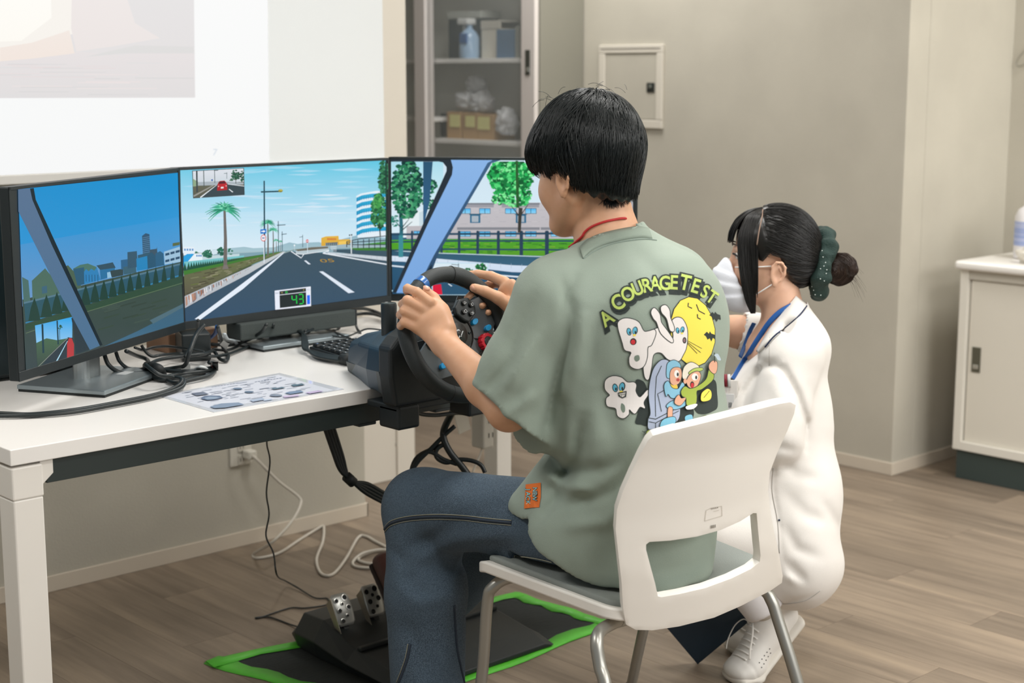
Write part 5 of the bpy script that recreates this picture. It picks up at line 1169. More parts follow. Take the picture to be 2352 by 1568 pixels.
class Sdf:
    def __init__(s, res=.005): s.ops = []; s.res = res; s.post = []
    def add(s, prim, k=.012, mode='u', m=.03):
        f, lo, hi = prim; s.ops.append((f, np.array(lo)-k-m, np.array(hi)+k+m, k, mode)); return s
    def comb(s, D, d, k, mode):
        if mode == 's': d = -d
        if mode in ('s', 'i'):
            if k <= 0: return np.maximum(D, d)
            h_ = np.clip(.5-.5*(d-D)/k, 0, 1); return d+(D-d)*h_+k*h_*(1-h_)
        if k <= 0: return np.minimum(D, d)
        h_ = np.clip(.5+.5*(d-D)/k, 0, 1); return d+(D-d)*h_-k*h_*(1-h_)
    def at(s, P):
        D = np.full(len(P), .3)
        for f, lo, hi, k, mode in s.ops:
            d = f(P[:, 0], P[:, 1], P[:, 2]); D = s.comb(D, d, k, mode)
        return D
    def grid(s):
        us = [o for o in s.ops if o[4] == 'u']
        lo = np.min([o[1] for o in us], 0); hi = np.max([o[2] for o in us], 0)
        n = np.ceil((hi-lo)/s.res).astype(int)+1; ax = [lo[i]+np.arange(n[i])*s.res for i in range(3)]
        D = np.full(n, .3, np.float32)
        for f, l, h_, k, mode in s.ops:
            a = np.clip(np.floor((l-lo)/s.res).astype(int), 0, n); b = np.clip(np.ceil((h_-lo)/s.res).astype(int)+1, 0, n)
            if np.any(b <= a): continue
            sl = tuple(slice(a[i], b[i]) for i in range(3))
            d = f(ax[0][sl[0]][:, None, None], ax[1][sl[1]][None, :, None], ax[2][sl[2]][None, None, :])
            D[sl] = s.comb(D[sl], d.astype(np.float32), k, mode)
        if s.post:
            I = np.argwhere(np.abs(D) < .035); P = np.stack([ax[i][I[:, i]] for i in range(3)], 1); dd_ = np.zeros(len(I))
            for f in s.post: dd_ += f(P)
            D[tuple(I.T)] += dd_
        return D, lo
    def mesh(s, name, m, parent=None, smooth=1):
        D, lo = s.grid(); v, f = surf_nets(D, lo, s.res)
        o = mesh_obj(name, v, f, m, parent, True)
        if smooth:
            sm = o.modifiers.new('smooth', 'SMOOTH'); sm.factor = .5; sm.iterations = smooth
        return o
def cap(a, b, ra, rb):
    a = np.array(a, float); b = np.array(b, float); ba = b-a; L2 = ba@ba+1e-12
    def f(x, y, z):
        t = np.clip(((x-a[0])*ba[0]+(y-a[1])*ba[1]+(z-a[2])*ba[2])/L2, 0, 1)
        return np.sqrt((x-a[0]-t*ba[0])**2+(y-a[1]-t*ba[1])**2+(z-a[2]-t*ba[2])**2)-(ra+(rb-ra)*t)
    r = max(ra, rb); return f, np.minimum(a, b)-r, np.maximum(a, b)+r
def ell(c, r, ax=None):
    c = np.array(c, float); A_ = np.array(ax if ax is not None else np.eye(3), float); R_ = max(r)
    def f(x, y, z):
        q = [(x-c[0])*A_[i][0]+(y-c[1])*A_[i][1]+(z-c[2])*A_[i][2] for i in range(3)]
        k0 = np.sqrt(sum((q[i]/r[i])**2 for i in range(3)))+1e-9; k1 = np.sqrt(sum((q[i]/r[i]**2)**2 for i in range(3)))+1e-9
        return k0*(k0-1)/k1
    e = np.sqrt(sum((A_[i]*r[i])**2 for i in range(3))); return f, c-e, c+e
def ecap(a, b, ra, rb, u):
    """tapered limb with an elliptical section; ra=(ru,rv) at a, rb at b; u = direction of the first radius"""
    a = np.array(a, float); b = np.array(b, float); ba = b-a; L = np.linalg.norm(ba); w = ba/L; u = np.array(u, float); u = u-w*(u@w); u /= np.linalg.norm(u); v = np.cross(w, u)
    def f(x, y, z):
        px, py_, pz_ = x-a[0], y-a[1], z-a[2]; tt = px*w[0]+py_*w[1]+pz_*w[2]; t = np.clip(tt/L, 0, 1)
        qu = px*u[0]+py_*u[1]+pz_*u[2]; qv = px*v[0]+py_*v[1]+pz_*v[2]; qw = tt-t*L
        ru = ra[0]+(rb[0]-ra[0])*t; rv = ra[1]+(rb[1]-ra[1])*t; rm = np.minimum(ru, rv)
        k0 = np.sqrt((qu/ru)**2+(qv/rv)**2+(qw/rm)**2)+1e-9; k1 = np.sqrt((qu/ru**2)**2+(qv/rv**2)**2+(qw/rm**2)**2)+1e-9
        return k0*(k0-1)/k1
    r = max(max(ra), max(rb)); return f, np.minimum(a, b)-r, np.maximum(a, b)+r
def half(p, n, lo=(-9, -9, -9), hi=(9, 9, 9)):
    """half space: inside where (x-p).n < 0"""
    p = np.array(p, float); n = unit(n)
    return (lambda x, y, z: (x-p[0])*n[0]+(y-p[1])*n[1]+(z-p[2])*n[2]), np.array(lo, float), np.array(hi, float)
def rbox(c, ax, hf, r):
    c = np.array(c, float); A_ = np.array(ax, float)
    def f(x, y, z):
        q = [np.abs((x-c[0])*A_[i][0]+(y-c[1])*A_[i][1]+(z-c[2])*A_[i][2])-(hf[i]-r) for i in range(3)]
        return np.sqrt(sum(np.maximum(t, 0)**2 for t in q))+np.minimum(np.maximum(q[0], np.maximum(q[1], q[2])), 0)-r
    e = np.sqrt(sum((A_[i]*hf[i])**2 for i in range(3))); return f, c-e, c+e
def proj(P):
    v = P-CAM; d = v@FW; return 1176+FPX*(v@RT)/d, 784-FPX*(v@UP)/d, d
def crease(pts, w, amp, dmax=9, soft=True):
    """cloth fold: groove (amp>0) or ridge (amp<0) along a line on the side of the cloth facing -y"""
    pts = [np.array(p, float) for p in pts]
    def f(P):
        x, y, d = proj(P); best = np.full(len(P), 1e9); tt = np.zeros(len(P)); n = len(pts)-1
        for i in range(n):
            a, b = pts[i], pts[i+1]; ba = b-a; t = np.clip(((x-a[0])*ba[0]+(y-a[1])*ba[1])/(ba@ba), 0, 1)
            q = np.hypot(x-a[0]-t*ba[0], y-a[1]-t*ba[1]); m = q < best; best = np.where(m, q, best); tt = np.where(m, (i+t)/n, tt)
        fade = np.sin(np.clip(tt, 0.02, .98)*math.pi)**.5 if soft else 1
        return amp*np.exp(-(best*d/FPX/w)**2)*fade*(d < dmax)
    return f
def ripple(amp, sc, seed=0, di=(1, 1, 1)):
    rs = np.random.RandomState(seed); ks = rs.normal(size=(7, 3))*sc*np.array(di); ph = rs.uniform(0, 6.28, 7)
    return lambda P: amp*sum(np.sin(P@ks[i]+ph[i]) for i in range(7))/3
def head(sd, H, F, Sx, U, s, eu=-.018, ef=-.008):
    L = lambda f, q, u: H+F*f*s+Sx*q*s+U*u*s; AX = (F, Sx, U); E_ = lambda f, q, u, r: ell(L(f, q, u), [a*s for a in r], AX)
    sd.add(E_(-.012, 0, .035, (.095, .076, .09)), 0)
    sd.add(E_(.030, 0, -.03, (.062, .063, .088)), .02)
    for k in (-1, 1):
        sd.add(cap(L(-.005, k*.056, -.05), L(.06, k*.018, -.098), .018*s, .015*s), .025)
        sd.add(E_(.055, k*.034, -.035, (.028, .026, .03)), .02)
        sd.add(cap(L(.083, k*.012, .018), L(.070, k*.048, .018), .010*s, .008*s), .012)
    sd.add(E_(.070, 0, -.100, (.024, .026, .020)), .02)
    for k in (-1, 1): sd.add(E_(.098, k*.031, .002, (.017, .016, .010)), .012, 's')
    sd.add(cap(L(.088, 0, .008), L(.104, 0, -.030), .0065*s, .0095*s), .010)
    for k in (-1, 1): sd.add(E_(.096, k*.012, -.036, (.009, .007, .007)), .006)
    sd.add(E_(.088, 0, -.0625, (.010, .022, .0055)), .005); sd.add(E_(.087, 0, -.0725, (.010, .019, .0065)), .005)
    sd.add(cap(L(.102, -.016, -.0672), L(.102, .016, -.0672), .0025*s, .0025*s), .003, 's')
    for k in (-1, 1):
        EF = unit(F+U*.16); EU = unit(U-F*.16); c0 = L(ef, k*.077, eu)
        EP = lambda a, b, o: c0+(EF*a+EU*b+(Sx*k*.94-F*.30)*o)*s
        sd.add(ell(EP(0, 0, .003), (.015*s, .006*s, .027*s), (EF, unit(Sx*k-F*.3), EU)), .006)
        hel = [EP(.010, .004, .002), EP(.013, .018, .006), EP(.006, .029, .009), EP(-.007, .030, .012), EP(-.016, .020, .013), EP(-.018, .004, .012), EP(-.013, -.012, .009), EP(-.006, -.022, .006)]
        for a_, b_ in zip(hel[:-1], hel[1:]): sd.add(cap(a_, b_, .0036*s, .0036*s), .003)
        sd.add(ell(EP(-.001, -.026, .005), (.008*s, .005*s, .009*s), (EF, unit(Sx), EU)), .004)
        sd.add(ell(EP(-.001, -.002, .011), (.008*s, .007*s, .012*s), (EF, unit(Sx), EU)), .004, 's')
        sd.add(cap(EP(-.004, .016, .010), EP(-.011, .002, .010), .0026*s, .0026*s), .003)
    return L
def eyes(L, F, Sx, U, s, parent, iris, eu=.001):
    for k in (-1, 1):
        c = L(.077, k*.031, eu); lathe('eye', c-unit(F)*.011*s, F, [(.0003, 0), (.008*s, .003*s), (.0115*s, .0105*s), (.0085*s, .0185*s), (.0055*s, .0205*s), (.0004, .0215*s)], mat('eye_white', '#e6e0da', .25), parent, 20)
        lathe('iris', c+unit(F)*.0094*s, F, [(.0056*s, 0), (.0052*s, .0008*s), (.0003, .0016*s)], mat('iris_dark', iris, .15), parent, 16)
def strands(name, seeds, step, nseg, flow, sd, m, parent, r=.0006, lift=.0015, stop=None, jit=.1, rs=3, pull=True):
    """hair strands growing over the surface of sd; flow(P)->direction"""
    R_ = np.random.RandomState(rs); P = np.array(seeds); N = len(P); lines = [P.copy()]; alive = np.ones(N, bool)
    def grad(P):
        e = .002; g = np.stack([sd.at(P+V(*[e if i == j else 0 for j in range(3)]))-sd.at(P-V(*[e if i == j else 0 for j in range(3)])) for i in range(3)], 1)
        return g/(np.linalg.norm(g, axis=1)[:, None]+1e-9)
    jv = R_.normal(size=(N, 3))*jit; lf = lift*R_.uniform(.3, 1.6, N)
    length = np.full(N, nseg); 
    for _ in range(4):
        if pull: P = P-grad(P)*(sd.at(P)-lf*.5)[:, None]
    lines[0] = P.copy()
    for k in range(nseg):
        g = grad(P); d_ = flow(P)+jv; d_ = d_-g*np.sum(d_*g, 1)[:, None]; d_ /= np.linalg.norm(d_, axis=1)[:, None]+1e-9
        Q = P+d_*step
        if pull: Q = Q-grad(Q)*(sd.at(Q)-lf)[:, None]
        if stop is not None:
            st_ = stop(Q, R_); newly = alive & st_; length[newly] = np.minimum(length[newly], k+1); alive &= ~st_
        P = np.where(alive[:, None], Q, P); lines.append(P.copy())
    Ls = np.stack(lines, 1); vs = []; fs = []; b = 0
    for i in range(N):
        n = min(nseg, length[i])+1
        if n < 3: continue
        p = Ls[i, :n]; T_ = np.gradient(p, axis=0); T_ /= np.linalg.norm(T_, axis=1)[:, None]+1e-9
        a = V(0.3, .2, 1); u = np.cross(T_, a); u /= np.linalg.norm(u, axis=1)[:, None]+1e-9; w = np.cross(T_, u)
        rad = r*np.sqrt(np.clip(1-np.linspace(0, 1, n)**3, .02, 1))
        ring = np.stack([p+rad[:, None]*(math.cos(t)*u+math.sin(t)*w) for t in (0, 2.094, 4.189)], 1).reshape(-1, 3); vs.append(ring)
        j = np.arange(n-1)[:, None]*3+b
        for q in range(3): l = (q+1) % 3; fs.append(np.concatenate([j+q, j+l, j+3+l, j+3+q], 1))
        b += 3*n
    if not vs: return None
    return mesh_obj(name, np.concatenate(vs), np.concatenate(fs), m, parent, True)
def hand_part(sd, wrist, palm, fingers, k=.0035):
    """palm: list of (a, b, (ru,rv),(ru,rv), u); fingers: chains of (point, radius)"""
    for p in palm: sd.add(ecap(*p), .014)
    for ch in fingers:
        for (a, ra), (b, rb) in zip(ch[:-1], ch[1:]): sd.add(cap(a, b, ra, rb), k)
# ------------------------------------------------------------------ person driving
SKIN = mat('skin', '#d3a382', .5, noise=(60, .25, '#c9926f')); 
def skin_sss(m):
    b = m.node_tree.nodes['Principled BSDF']; b.inputs['Subsurface Weight'].default_value = .12; b.inputs['Subsurface Radius'].default_value = (.6, .25, .12); b.inputs['Subsurface Scale'].default_value = .012
skin_sss(SKIN)
def HAIRM(name, col, rough=.38):
    return mat(name, col, rough, spec=.42)
man = empty('person', (2.05, 1.9, 0), 'person with short black hair in a sage green printed T-shirt, holding the steering wheel', 'person')
P3 = PD
# body: head, neck, arms and hands as one skin surface
sd = Sdf(.0034)
Fm = unit(V(-.10, .97, -.17)); Um = unit(V(-.02, .17, .98)); Um = unit(Um-Fm*(Um@Fm)); Sm = np.cross(Fm, Um); Sm = Sm if Sm[0] < 0 else -Sm
Hm = P3(1343, 388, 2.78); hs = .93
Lm = head(sd, Hm, Fm, Sm, Um, hs)
sd.add(ecap(P3(1372, 430, 2.79), P3(1398, 552, 2.79), (.050, .052), (.056, .054), V(1, 0, 0)), .009)
sd.add(ecap(P3(1395, 556, 2.79), P3(1415, 610, 2.81), (.058, .055), (.085, .05), V(1, 0, 0)), .02)
# left arm (nearer the camera)
Ls_, Le, Lw = P3(1262, 690, 2.70), P3(1168, 940, 2.735), P3(1022, 790, 2.88)
sd.add(cap(Ls_, Le, .044, .038), .01); sd.add(ecap(Le, Le+(Lw-Le)*.35, (.037, .037), (.037, .036), V(0, 0, 1)), .012)
sd.add(ecap(Le+(Lw-Le)*.35, Lw, (.037, .036), (.0235, .028), unit(P3(1040, 765, 2.88)-P3(1000, 800, 2.88))), .014)
def pt(x, y, d): return P3(x, y, d)
# left hand: back of the hand to the camera, fingers wrapped round the rim
pal = unit(P3(1010, 700, 2.9)-P3(950, 740, 2.9))
hand_part(sd, Lw, [(Lw, pt(985, 735, 2.905), (.024, .0175), (.034, .0175), unit(P3(1040, 765, 2.88)-P3(1000, 800, 2.88))),
   (pt(985, 735, 2.905), pt(972, 708, 2.915), (.034, .0165), (.032, .0145), unit(P3(1005, 690, 2.9)-P3(940, 735, 2.9))),
   (pt(1030, 755, 2.89), pt(1016, 712, 2.915), (.017, .013), (.014, .013), V(0, 0, 1))],
 [[(pt(988, 695, 2.900), .0105), (pt(958, 671, 2.90), .0092), (pt(936, 662, 2.925), .0083), (pt(934, 668, 2.95), .0076)],
  [(pt(974, 711, 2.90), .0108), (pt(936, 690, 2.893), .0098), (pt(925, 698, 2.93), .0085), (pt(936, 706, 2.955), .0076)],
  [(pt(964, 731, 2.90), .0105), (pt(929, 714, 2.893), .0096), (pt(920, 723, 2.93), .0083), (pt(934, 730, 2.955), .0074)],
  [(pt(957, 752, 2.90), .0098), (pt(928, 740, 2.895), .0086), (pt(920, 748, 2.925), .0074), (pt(931, 755, 2.95), .0066)],
  [(pt(1022, 745, 2.90), .0145), (pt(1012, 705, 2.922), .0112), (pt(997, 683, 2.93), .0094), (pt(979, 667, 2.93), .0079)]])
# right arm
Rs_, Re, Rw = P3(1560, 668, 2.92), P3(1420, 850, 3.02), P3(1203, 712, 3.06)
sd.add(cap(Rs_, Re, .043, .037), .01); sd.add(ecap(Re, Rw, (.037, .034), (.025, .025), V(0, 0, 1)), .012)
up_r = unit(P3(1170, 640, 3.08)-P3(1200, 730, 3.08))
hand_part(sd, Rw, [(Rw, pt(1163, 668, 3.075), (.028, .019), (.031, .0155), up_r)],
 [[(pt(1160, 648, 3.08), .0115), (pt(1128, 634, 3.11), .0098), (pt(1098, 629, 3.125), .0086), (pt(1074, 630, 3.135), .0074)],
  [(pt(1166, 652, 3.10), .0112), (pt(1135, 650, 3.135), .0098), (pt(1105, 662, 3.12), .0084), (pt(1086, 672, 3.085), .0074), (pt(1072, 685, 3.07), .0068)],
  [(pt(1168, 672, 3.10), .0108), (pt(1145, 680, 3.135), .0094), (pt(1122, 694, 3.11), .0082), (pt(1105, 703, 3.075), .0070)],
  [(pt(1170, 690, 3.09), .0100), (pt(1152, 702, 3.12), .0086), (pt(1132, 712, 3.105), .0074), (pt(1120, 718, 3.08), .0064)],
  [(pt(1172, 704, 3.055), .0150), (pt(1145, 684, 3.045), .0125), (pt(1114, 669, 3.04), .0106), (pt(1089, 661, 3.045), .0092)]])
body = sd.mesh('skin_body', SKIN, man, 2)
eyes(Lm, Fm, Sm, Um, hs, man, '#2a1d16')
NAIL = mat('nail', '#dca890', .3)
def nail(c, ax_, nrm, w_, l_, par_):
    nrm = unit(nrm); ax_ = unit(np.array(ax_)-nrm*(np.array(ax_)@nrm)); sdv = np.cross(nrm, ax_)
    vs = [c+nrm*.0004]; N_ = 12
    for k in range(N_): t = 2*math.pi*k/N_; u_ = math.cos(t); v_ = math.sin(t); vs.append(c+ax_*l_*u_+sdv*w_*v_-nrm*(.22*w_*v_*v_))
    fs = [(0, 1+k, 1+(k+1) % N_) for k in range(N_)]; o = mesh_obj('nail', vs, fs, NAIL, par_, True); s_ = o.modifiers.new('s', 'SOLIDIFY'); s_.thickness = .0006; return o
tocam = unit(CAM-Lw)
nail(pt(1091, 660, 3.045)+tocam*.0090, P3(1089, 661, 3.04)-P3(1114, 669, 3.04), tocam+V(0, 0, .5), .0062, .0085, man)
nail(pt(980, 666, 2.93)+unit(tocam+V(0, 0, .9))*.0074, P3(979, 667, 2.93)-P3(997, 683, 2.93), tocam+V(0, 0, 1.0), .0055, .0075, man)
# hair
HM = HAIRM('hair_black', '#13191a')
hc = Sdf(.004); LX = lambda f, q, u: Hm+Fm*f+Sm*q+Um*u
AXm = (Fm, Sm, Um)
hc.add(ell(LX(-.014, 0, .040), (.105, .087, .097), AXm), 0)
hc.add(ecap(LX(-.024, 0, .015), LX(-.044, 0, -.095), (.080, .076), (.052, .046), Sm), .03)
hc.add(ell(LX(.045, 0, .035), (.058, .070, .052), AXm), .02)
def ucut(f): return np.interp(f, [-.14, -.10, -.06, -.035, -.015, .0, .02, .045, .07, .085, .12], [-.056, -.070, -.062, -.042, -.010, .008, -.004, .010, .018, .012, .000])
def loc(x, y, z): dx, dy, dz = x-Hm[0], y-Hm[1], z-Hm[2]; return dx*Fm[0]+dy*Fm[1]+dz*Fm[2], dx*Sm[0]+dy*Sm[1]+dz*Sm[2], dx*Um[0]+dy*Um[1]+dz*Um[2]
hfull = Sdf(.004); hfull.ops = list(hc.ops)
def cutf(x, y, z): f, q, u = loc(x, y, z); return (ucut(f)+.004*np.sin(f*260)+.003*np.sin(q*300+1)+7*q*q*np.clip((-f-.035)/.05, 0, 1)-u)*.8
hc.add((cutf, V(-9, -9, -9), V(9, 9, 9)), .006, 'i')
hairm = hc.mesh('hair', HM, man, 2)
R_ = np.random.RandomState(5); sd_ = []
while len(sd_) < 2600:
    v = R_.normal(size=3); v /= np.linalg.norm(v)
    if v[2] < -.15: continue
    if R_.rand() > .35+.65*max(0, v[2]): continue
    sd_.append(LX(-.016+.106*v[0], .089*v[1], .040+.099*v[2]))
whorl = LX(-.035, -.01, .14)
def flow(P):
    d_ = P-whorl; d_ = d_/(np.linalg.norm(d_, axis=1)[:, None]+1e-6); tt = np.clip(1-(P-Hm)@Um/.10, 0, 1)[:, None]
    sw_ = np.cross(d_, Um)*.22
    cl = np.stack([np.sin(P@V(90, 60, 20)+1), np.sin(P@V(-50, 80, 40)), np.sin(P@V(30, -70, 60)+2)], 1)*.16
    return d_*(1-tt*.6)+(-Um+Fm*.10)*tt*1.1+sw_+cl
def stop(Q, R): 
    f, q, u = loc(Q[:, 0], Q[:, 1], Q[:, 2]); return (u < ucut(f)+7*q*q*np.clip((-f-.035)/.05, 0, 1)-R.uniform(-.004, np.where(f > -.03, .016, .004), len(Q)))
strands('hair_strands', sd_, .0085, 22, flow, hfull, HM, hairm, r=.00085, lift=.0026, stop=stop, jit=.20)
fl = []
for k in range(34):
    a0 = LX(R_.uniform(-.09, .06), R_.uniform(-.05, .05), .138-R_.uniform(0, .01)); dr = unit(R_.normal(size=3)*.5+Fm*R_.choice([-1, 1])*.9+Um*.25); pts_ = [a0]
    for j in range(4): dr = unit(dr-Um*.30); pts_.append(pts_[-1]+dr*.0065)
    fl.append((pts_, .00035))
multi_tube('stray_hairs', fl, HM, hairm, 4, 2)
nk = []
for k in range(650):
    f = -.06; q = R_.uniform(-.05, .05); p = LX(f, q, -.058+7*q*q+R_.uniform(-.008, .012)); nk.append(p)
strands('nape_hairs', nk, .0035, 4, lambda P: np.tile(-Um-Fm*.1, (len(P), 1)), sd, HM, hairm, r=.0004, lift=.0008, jit=.35, rs=9)

# T-shirt
SHIRT = mat('shirt_sage', '#919e92', .88, noise=(7, .18, '#88968c'), bump=(900, .18), sheen=.1)
ts = Sdf(.0048); X1 = V(1, 0, 0)
ts.add(ecap(V(2.022, 1.83, .49), V(2.032, 1.845, .72), (.140, .128), (.166, .138), X1), 0)
ts.add(ecap(V(2.032, 1.845, .72), V(2.02, 1.865, .93), (.166, .138), (.190, .118), X1), .04)
ts.add(cap(P3(1288, 665, 2.72), P3(1545, 648, 2.88), .066, .062), .05)
ts.add(ecap(P3(1430, 640, 2.79), P3(1402, 545, 2.79), (.13, .085), (.068, .066), X1), .04)
ts.add(ell(V(2.035, 1.79, .90), (.15, .075, .13)), .04)
ts.add(ecap(V(1.99, 1.97, .60), V(1.955, 2.02, .545), (.10, .07), (.085, .05), X1), .04)
ts.add(ell(P3(1312, 1235, 2.80), (.082, .095, .10)), .04)
ts.add(ecap(V(2.12, 1.97, .58), V(2.14, 2.02, .545), (.09, .07), (.075, .05), X1), .04)
# sleeves
ts.add(cap(P3(1268, 700, 2.70), P3(1205, 850, 2.715), .070, .072), .03)
ts.add(ecap(P3(1205, 850, 2.715), P3(1150, 980, 2.725), (.072, .068), (.080, .066), RT), .02)
ts.add(cap(P3(1290, 800, 2.755), P3(1272, 975, 2.765), .056, .054), .03)
ts.add(cap(Rs_, P3(1505, 740, 2.99), .066, .064), .03)
hm_ = P3(1163, 950, 2.725)
ts.add(half(P3(1163, 948, 2.725), -(RT*.64+UP*.77), hm_-V(.17, .17, .13), hm_+V(.04, .20, .10)), .002, 'i', 0)
# inside of the left sleeve stays hollow
ts.add(cap(P3(1190, 905, 2.72), P3(1120, 1010, 2.73), .050, .066), .004, 's')
ts.add(cap(P3(1370, 480, 2.79), P3(1398, 556, 2.785), .064, .062), .004, 's')
ts.add(half(P3(1425, 521, 2.76), unit(V(-.12, .38, .93)), P3(1425, 521, 2.76)-V(.2, .14, .05), P3(1425, 521, 2.76)+V(.2, .25, .12)), .002, 'i', 0)
# bottom hem
def hem(x, y, z):
    f = y-1.83; return (np.interp(y, [1.60, 1.70, 1.80, 1.85, 1.90, 1.935, 1.945, 2.0, 2.1], [.462, .452, .462, .485, .515, .540, .560, .556, .550])+.004*np.sin(x*60)+.003*np.sin(y*75)-z)*.9
ts.add((hem, V(1.7, 1.5, .3), V(2.5, 2.3, .56)), .004, 'i', 0)
C_ = lambda pts, w, a, dm=2.86: ts.post.append(crease(pts, w*.8, a*1.6, dm))
C_([(1318, 700), (1300, 800), (1270, 900), (1252, 1000)], .012, .007); C_([(1290, 640), (1315, 720), (1308, 800)], .010, .004)
C_([(1340, 705), (1325, 820), (1290, 930)], .022, -.007)
C_([(1250, 1040), (1300, 1075), (1380, 1080), (1440, 1050)], .018, .008); C_([(1245, 1085), (1300, 1120), (1380, 1130)], .014, -.006); C_([(1265, 1130), (1310, 1080), (1330, 1030), (1345, 960)], .014, .007)
C_([(1300, 1160), (1400, 1130), (1480, 1060), (1500, 1000)], .018, .007); C_([(1290, 1210), (1390, 1200), (1450, 1150)], .016, -.005)
C_([(1235, 900), (1200, 930), (1150, 960)], .014, -.006); C_([(1180, 820), (1150, 860), (1115, 900)], .012, .005); C_([(1240, 760), (1200, 830), (1160, 900)], .013, -.006); C_([(1225, 680), (1190, 760), (1165, 830)], .012, .004)
C_([(1345, 940), (1330, 1010), (1350, 1100)], .020, .006); C_([(1440, 560), (1500, 620), (1560, 700)], .02, .003); C_([(1330, 620), (1300, 680), (1290, 740)], .012, .004)
C_([(1240, 1190), (1275, 1150), (1300, 1120)], .012, .006); C_([(1380, 880), (1400, 960), (1420, 1060)], .025, .005); C_([(1400, 700), (1370, 760), (1350, 850)], .02, .004)
ts.post.append(ripple(.0012, 26, 4)); ts.post.append(ripple(.0008, 55, 6))
shirt = ts.mesh('t_shirt', SHIRT, man, 2)
dg = bpy.context.evaluated_depsgraph_get()
def bvh_of(o):
    dg = bpy.context.evaluated_depsgraph_get(); me = o.evaluated_get(dg).to_mesh(); 
    b = BVHTree.FromPolygons([v.co.copy() for v in me.vertices], [tuple(p.vertices) for p in me.polygons]); o.evaluated_get(dg).to_mesh_clear(); return b
SB = bvh_of(shirt)
CAMV = Vector(CAM)
def on_shirt(x, y, off, bv=None):
    d_ = Vector(ray(x, y)).normalized(); h_, n_, i_, dd_ = (bv or SB).ray_cast(CAMV, d_)
    if h_ is None: return None
    if n_.dot(d_) > 0: n_ = -n_
    return np.array(h_+n_*off)
class Decal:
    """print laid on cloth: every vertex sits on the cloth surface"""
    def __init__(s, bv, x0, y0, sc, base=.0012, step=.00022): s.v = []; s.f = []; s.c = []; s.bv = bv; s.x0, s.y0, s.sc = x0, y0, sc; s.L = base; s.base = base; s.step = step; s.bb = []; s.force = None
    def put(s, P2, F_, col):
        pts_ = []; ok = []; q_ = np.array(P2); b_ = (q_[:, 0].min(), q_[:, 1].min(), q_[:, 0].max(), q_[:, 1].max())
        L0 = max([s.base]+[l_+s.step for (x0, y0, x1, y1, l_) in s.bb if x0 < b_[2] and x1 > b_[0] and y0 < b_[3] and y1 > b_[1]])
        s.L = s.force if s.force else L0; s.bb.append((*b_, s.L))
        for x, y in P2:
            p = on_shirt(s.x0+x/s.sc, s.y0+y/s.sc, s.L, s.bv); ok.append(p is not None); pts_.append(p if p is not None else V(0, 0, 0))
        k = len(s.v); s.v += pts_
        for f in F_:
            if all(ok[i] for i in f):
                q = [pts_[i] for i in f]
                if max(np.linalg.norm(q[i]-q[i-1]) for i in range(len(q))) < .05: s.f.append(tuple(i+k for i in f)); s.c += [C(col)]*len(f)
    def poly(s, pts_, col, sp=26):
        P2, F_, _ = cdt_fill(pts_, [], sp, lambda x, y: 0); s.put(P2, F_, col)
    def sm(s, pts_, col, n=5, sp=26, edge=None, ew=9):
        q = [tuple(p) for p in spline(pts_, n, True)]
        if edge:
            c_ = np.mean(q, 0); a = np.array(q); t = np.roll(a, -1, 0)-np.roll(a, 1, 0); nr = np.stack([t[:, 1], -t[:, 0]], 1); nr /= np.linalg.norm(nr, axis=1)[:, None]+1e-9
            ar = .5*np.sum(a[:, 0]*np.roll(a[:, 1], -1)-np.roll(a[:, 0], -1)*a[:, 1]); nr = nr if ar > 0 else -nr
            s.poly([tuple(p) for p in a+nr*ew], edge, sp)
        s.poly(q, col, sp)
    def line(s, pts_, w_, col):
        P_ = []
        for a_, b_ in zip(pts_[:-1], pts_[1:]):
            a_ = np.array(a_, float); b_ = np.array(b_, float); n0 = max(1, int(np.linalg.norm(b_-a_)/14)); P_ += [a_+(b_-a_)*i/n0 for i in range(n0)]
        P_.append(np.array(pts_[-1], float))
        L = []; R = []; n = len(P_)
        for i, p in enumerate(P_):
            t = P_[min(i+1, n-1)]-P_[max(i-1, 0)]; t /= np.linalg.norm(t)+1e-9; q = V(-t[1], t[0])*w_/2; L.append(tuple(p+q)); R.append(tuple(p-q))
        s.put(L+R, [(i, i+1, n+i+1, n+i) for i in range(n-1)], col)
    def disc(s, x, y, rx, ry, col, rot=0): s.poly([(x+rx*math.cos(t)*math.cos(rot)-ry*math.sin(t)*math.sin(rot), y+rx*math.cos(t)*math.sin(rot)+ry*math.sin(t)*math.cos(rot)) for t in [6.2832*k/16 for k in range(16)]], col, 30)
    def glyph(s, ch, x, y, sz, rot, col, off, sx=1., dx=0, dy=0):
        vs, fs = glyph(ch, off); c_, q_ = math.cos(rot), math.sin(rot); P2 = []
        for vx, vy in vs:
            vx *= sz*sx; vy = -(vy-.36)*sz; P2.append((x+dx+vx*c_-vy*q_, y+dy+vx*q_+vy*c_))
        s.put(P2, [f[::-1] for f in fs], col)
    def build(s, name, m, parent): return mesh_obj(name, s.v, s.f, m, parent, cols=s.c)
d = Decal(SB, 1320, 600, 3.563)
BK, GRN, YEL, WHT, LB, SKN = '#2b3432', '#b4c768', '#f2dc5a', '#e6e1df', '#86bcd6', '#dea98e'
LET = [('A', 258, 462, 150, -.62), ('C', 350, 335, 150, -.52), ('O', 432, 268, 140, -.45), ('U', 512, 222, 135, -.38), ('R', 585, 198, 135, -.2), ('A', 655, 182, 140, -.08), ('G', 735, 178, 140, -.03), ('E', 808, 172, 140, .05), ('T', 900, 172, 150, .22), ('E', 985, 200, 140, .3), ('S', 1062, 245, 130, .45), ('T', 1118, 290, 130, .6)]
d.force = .0012
for ch, x, y, sz, rt_ in LET: d.glyph(ch, x, y, sz*1.20, rt_, BK, .10, .95, 10, 24)
d.force = .0015
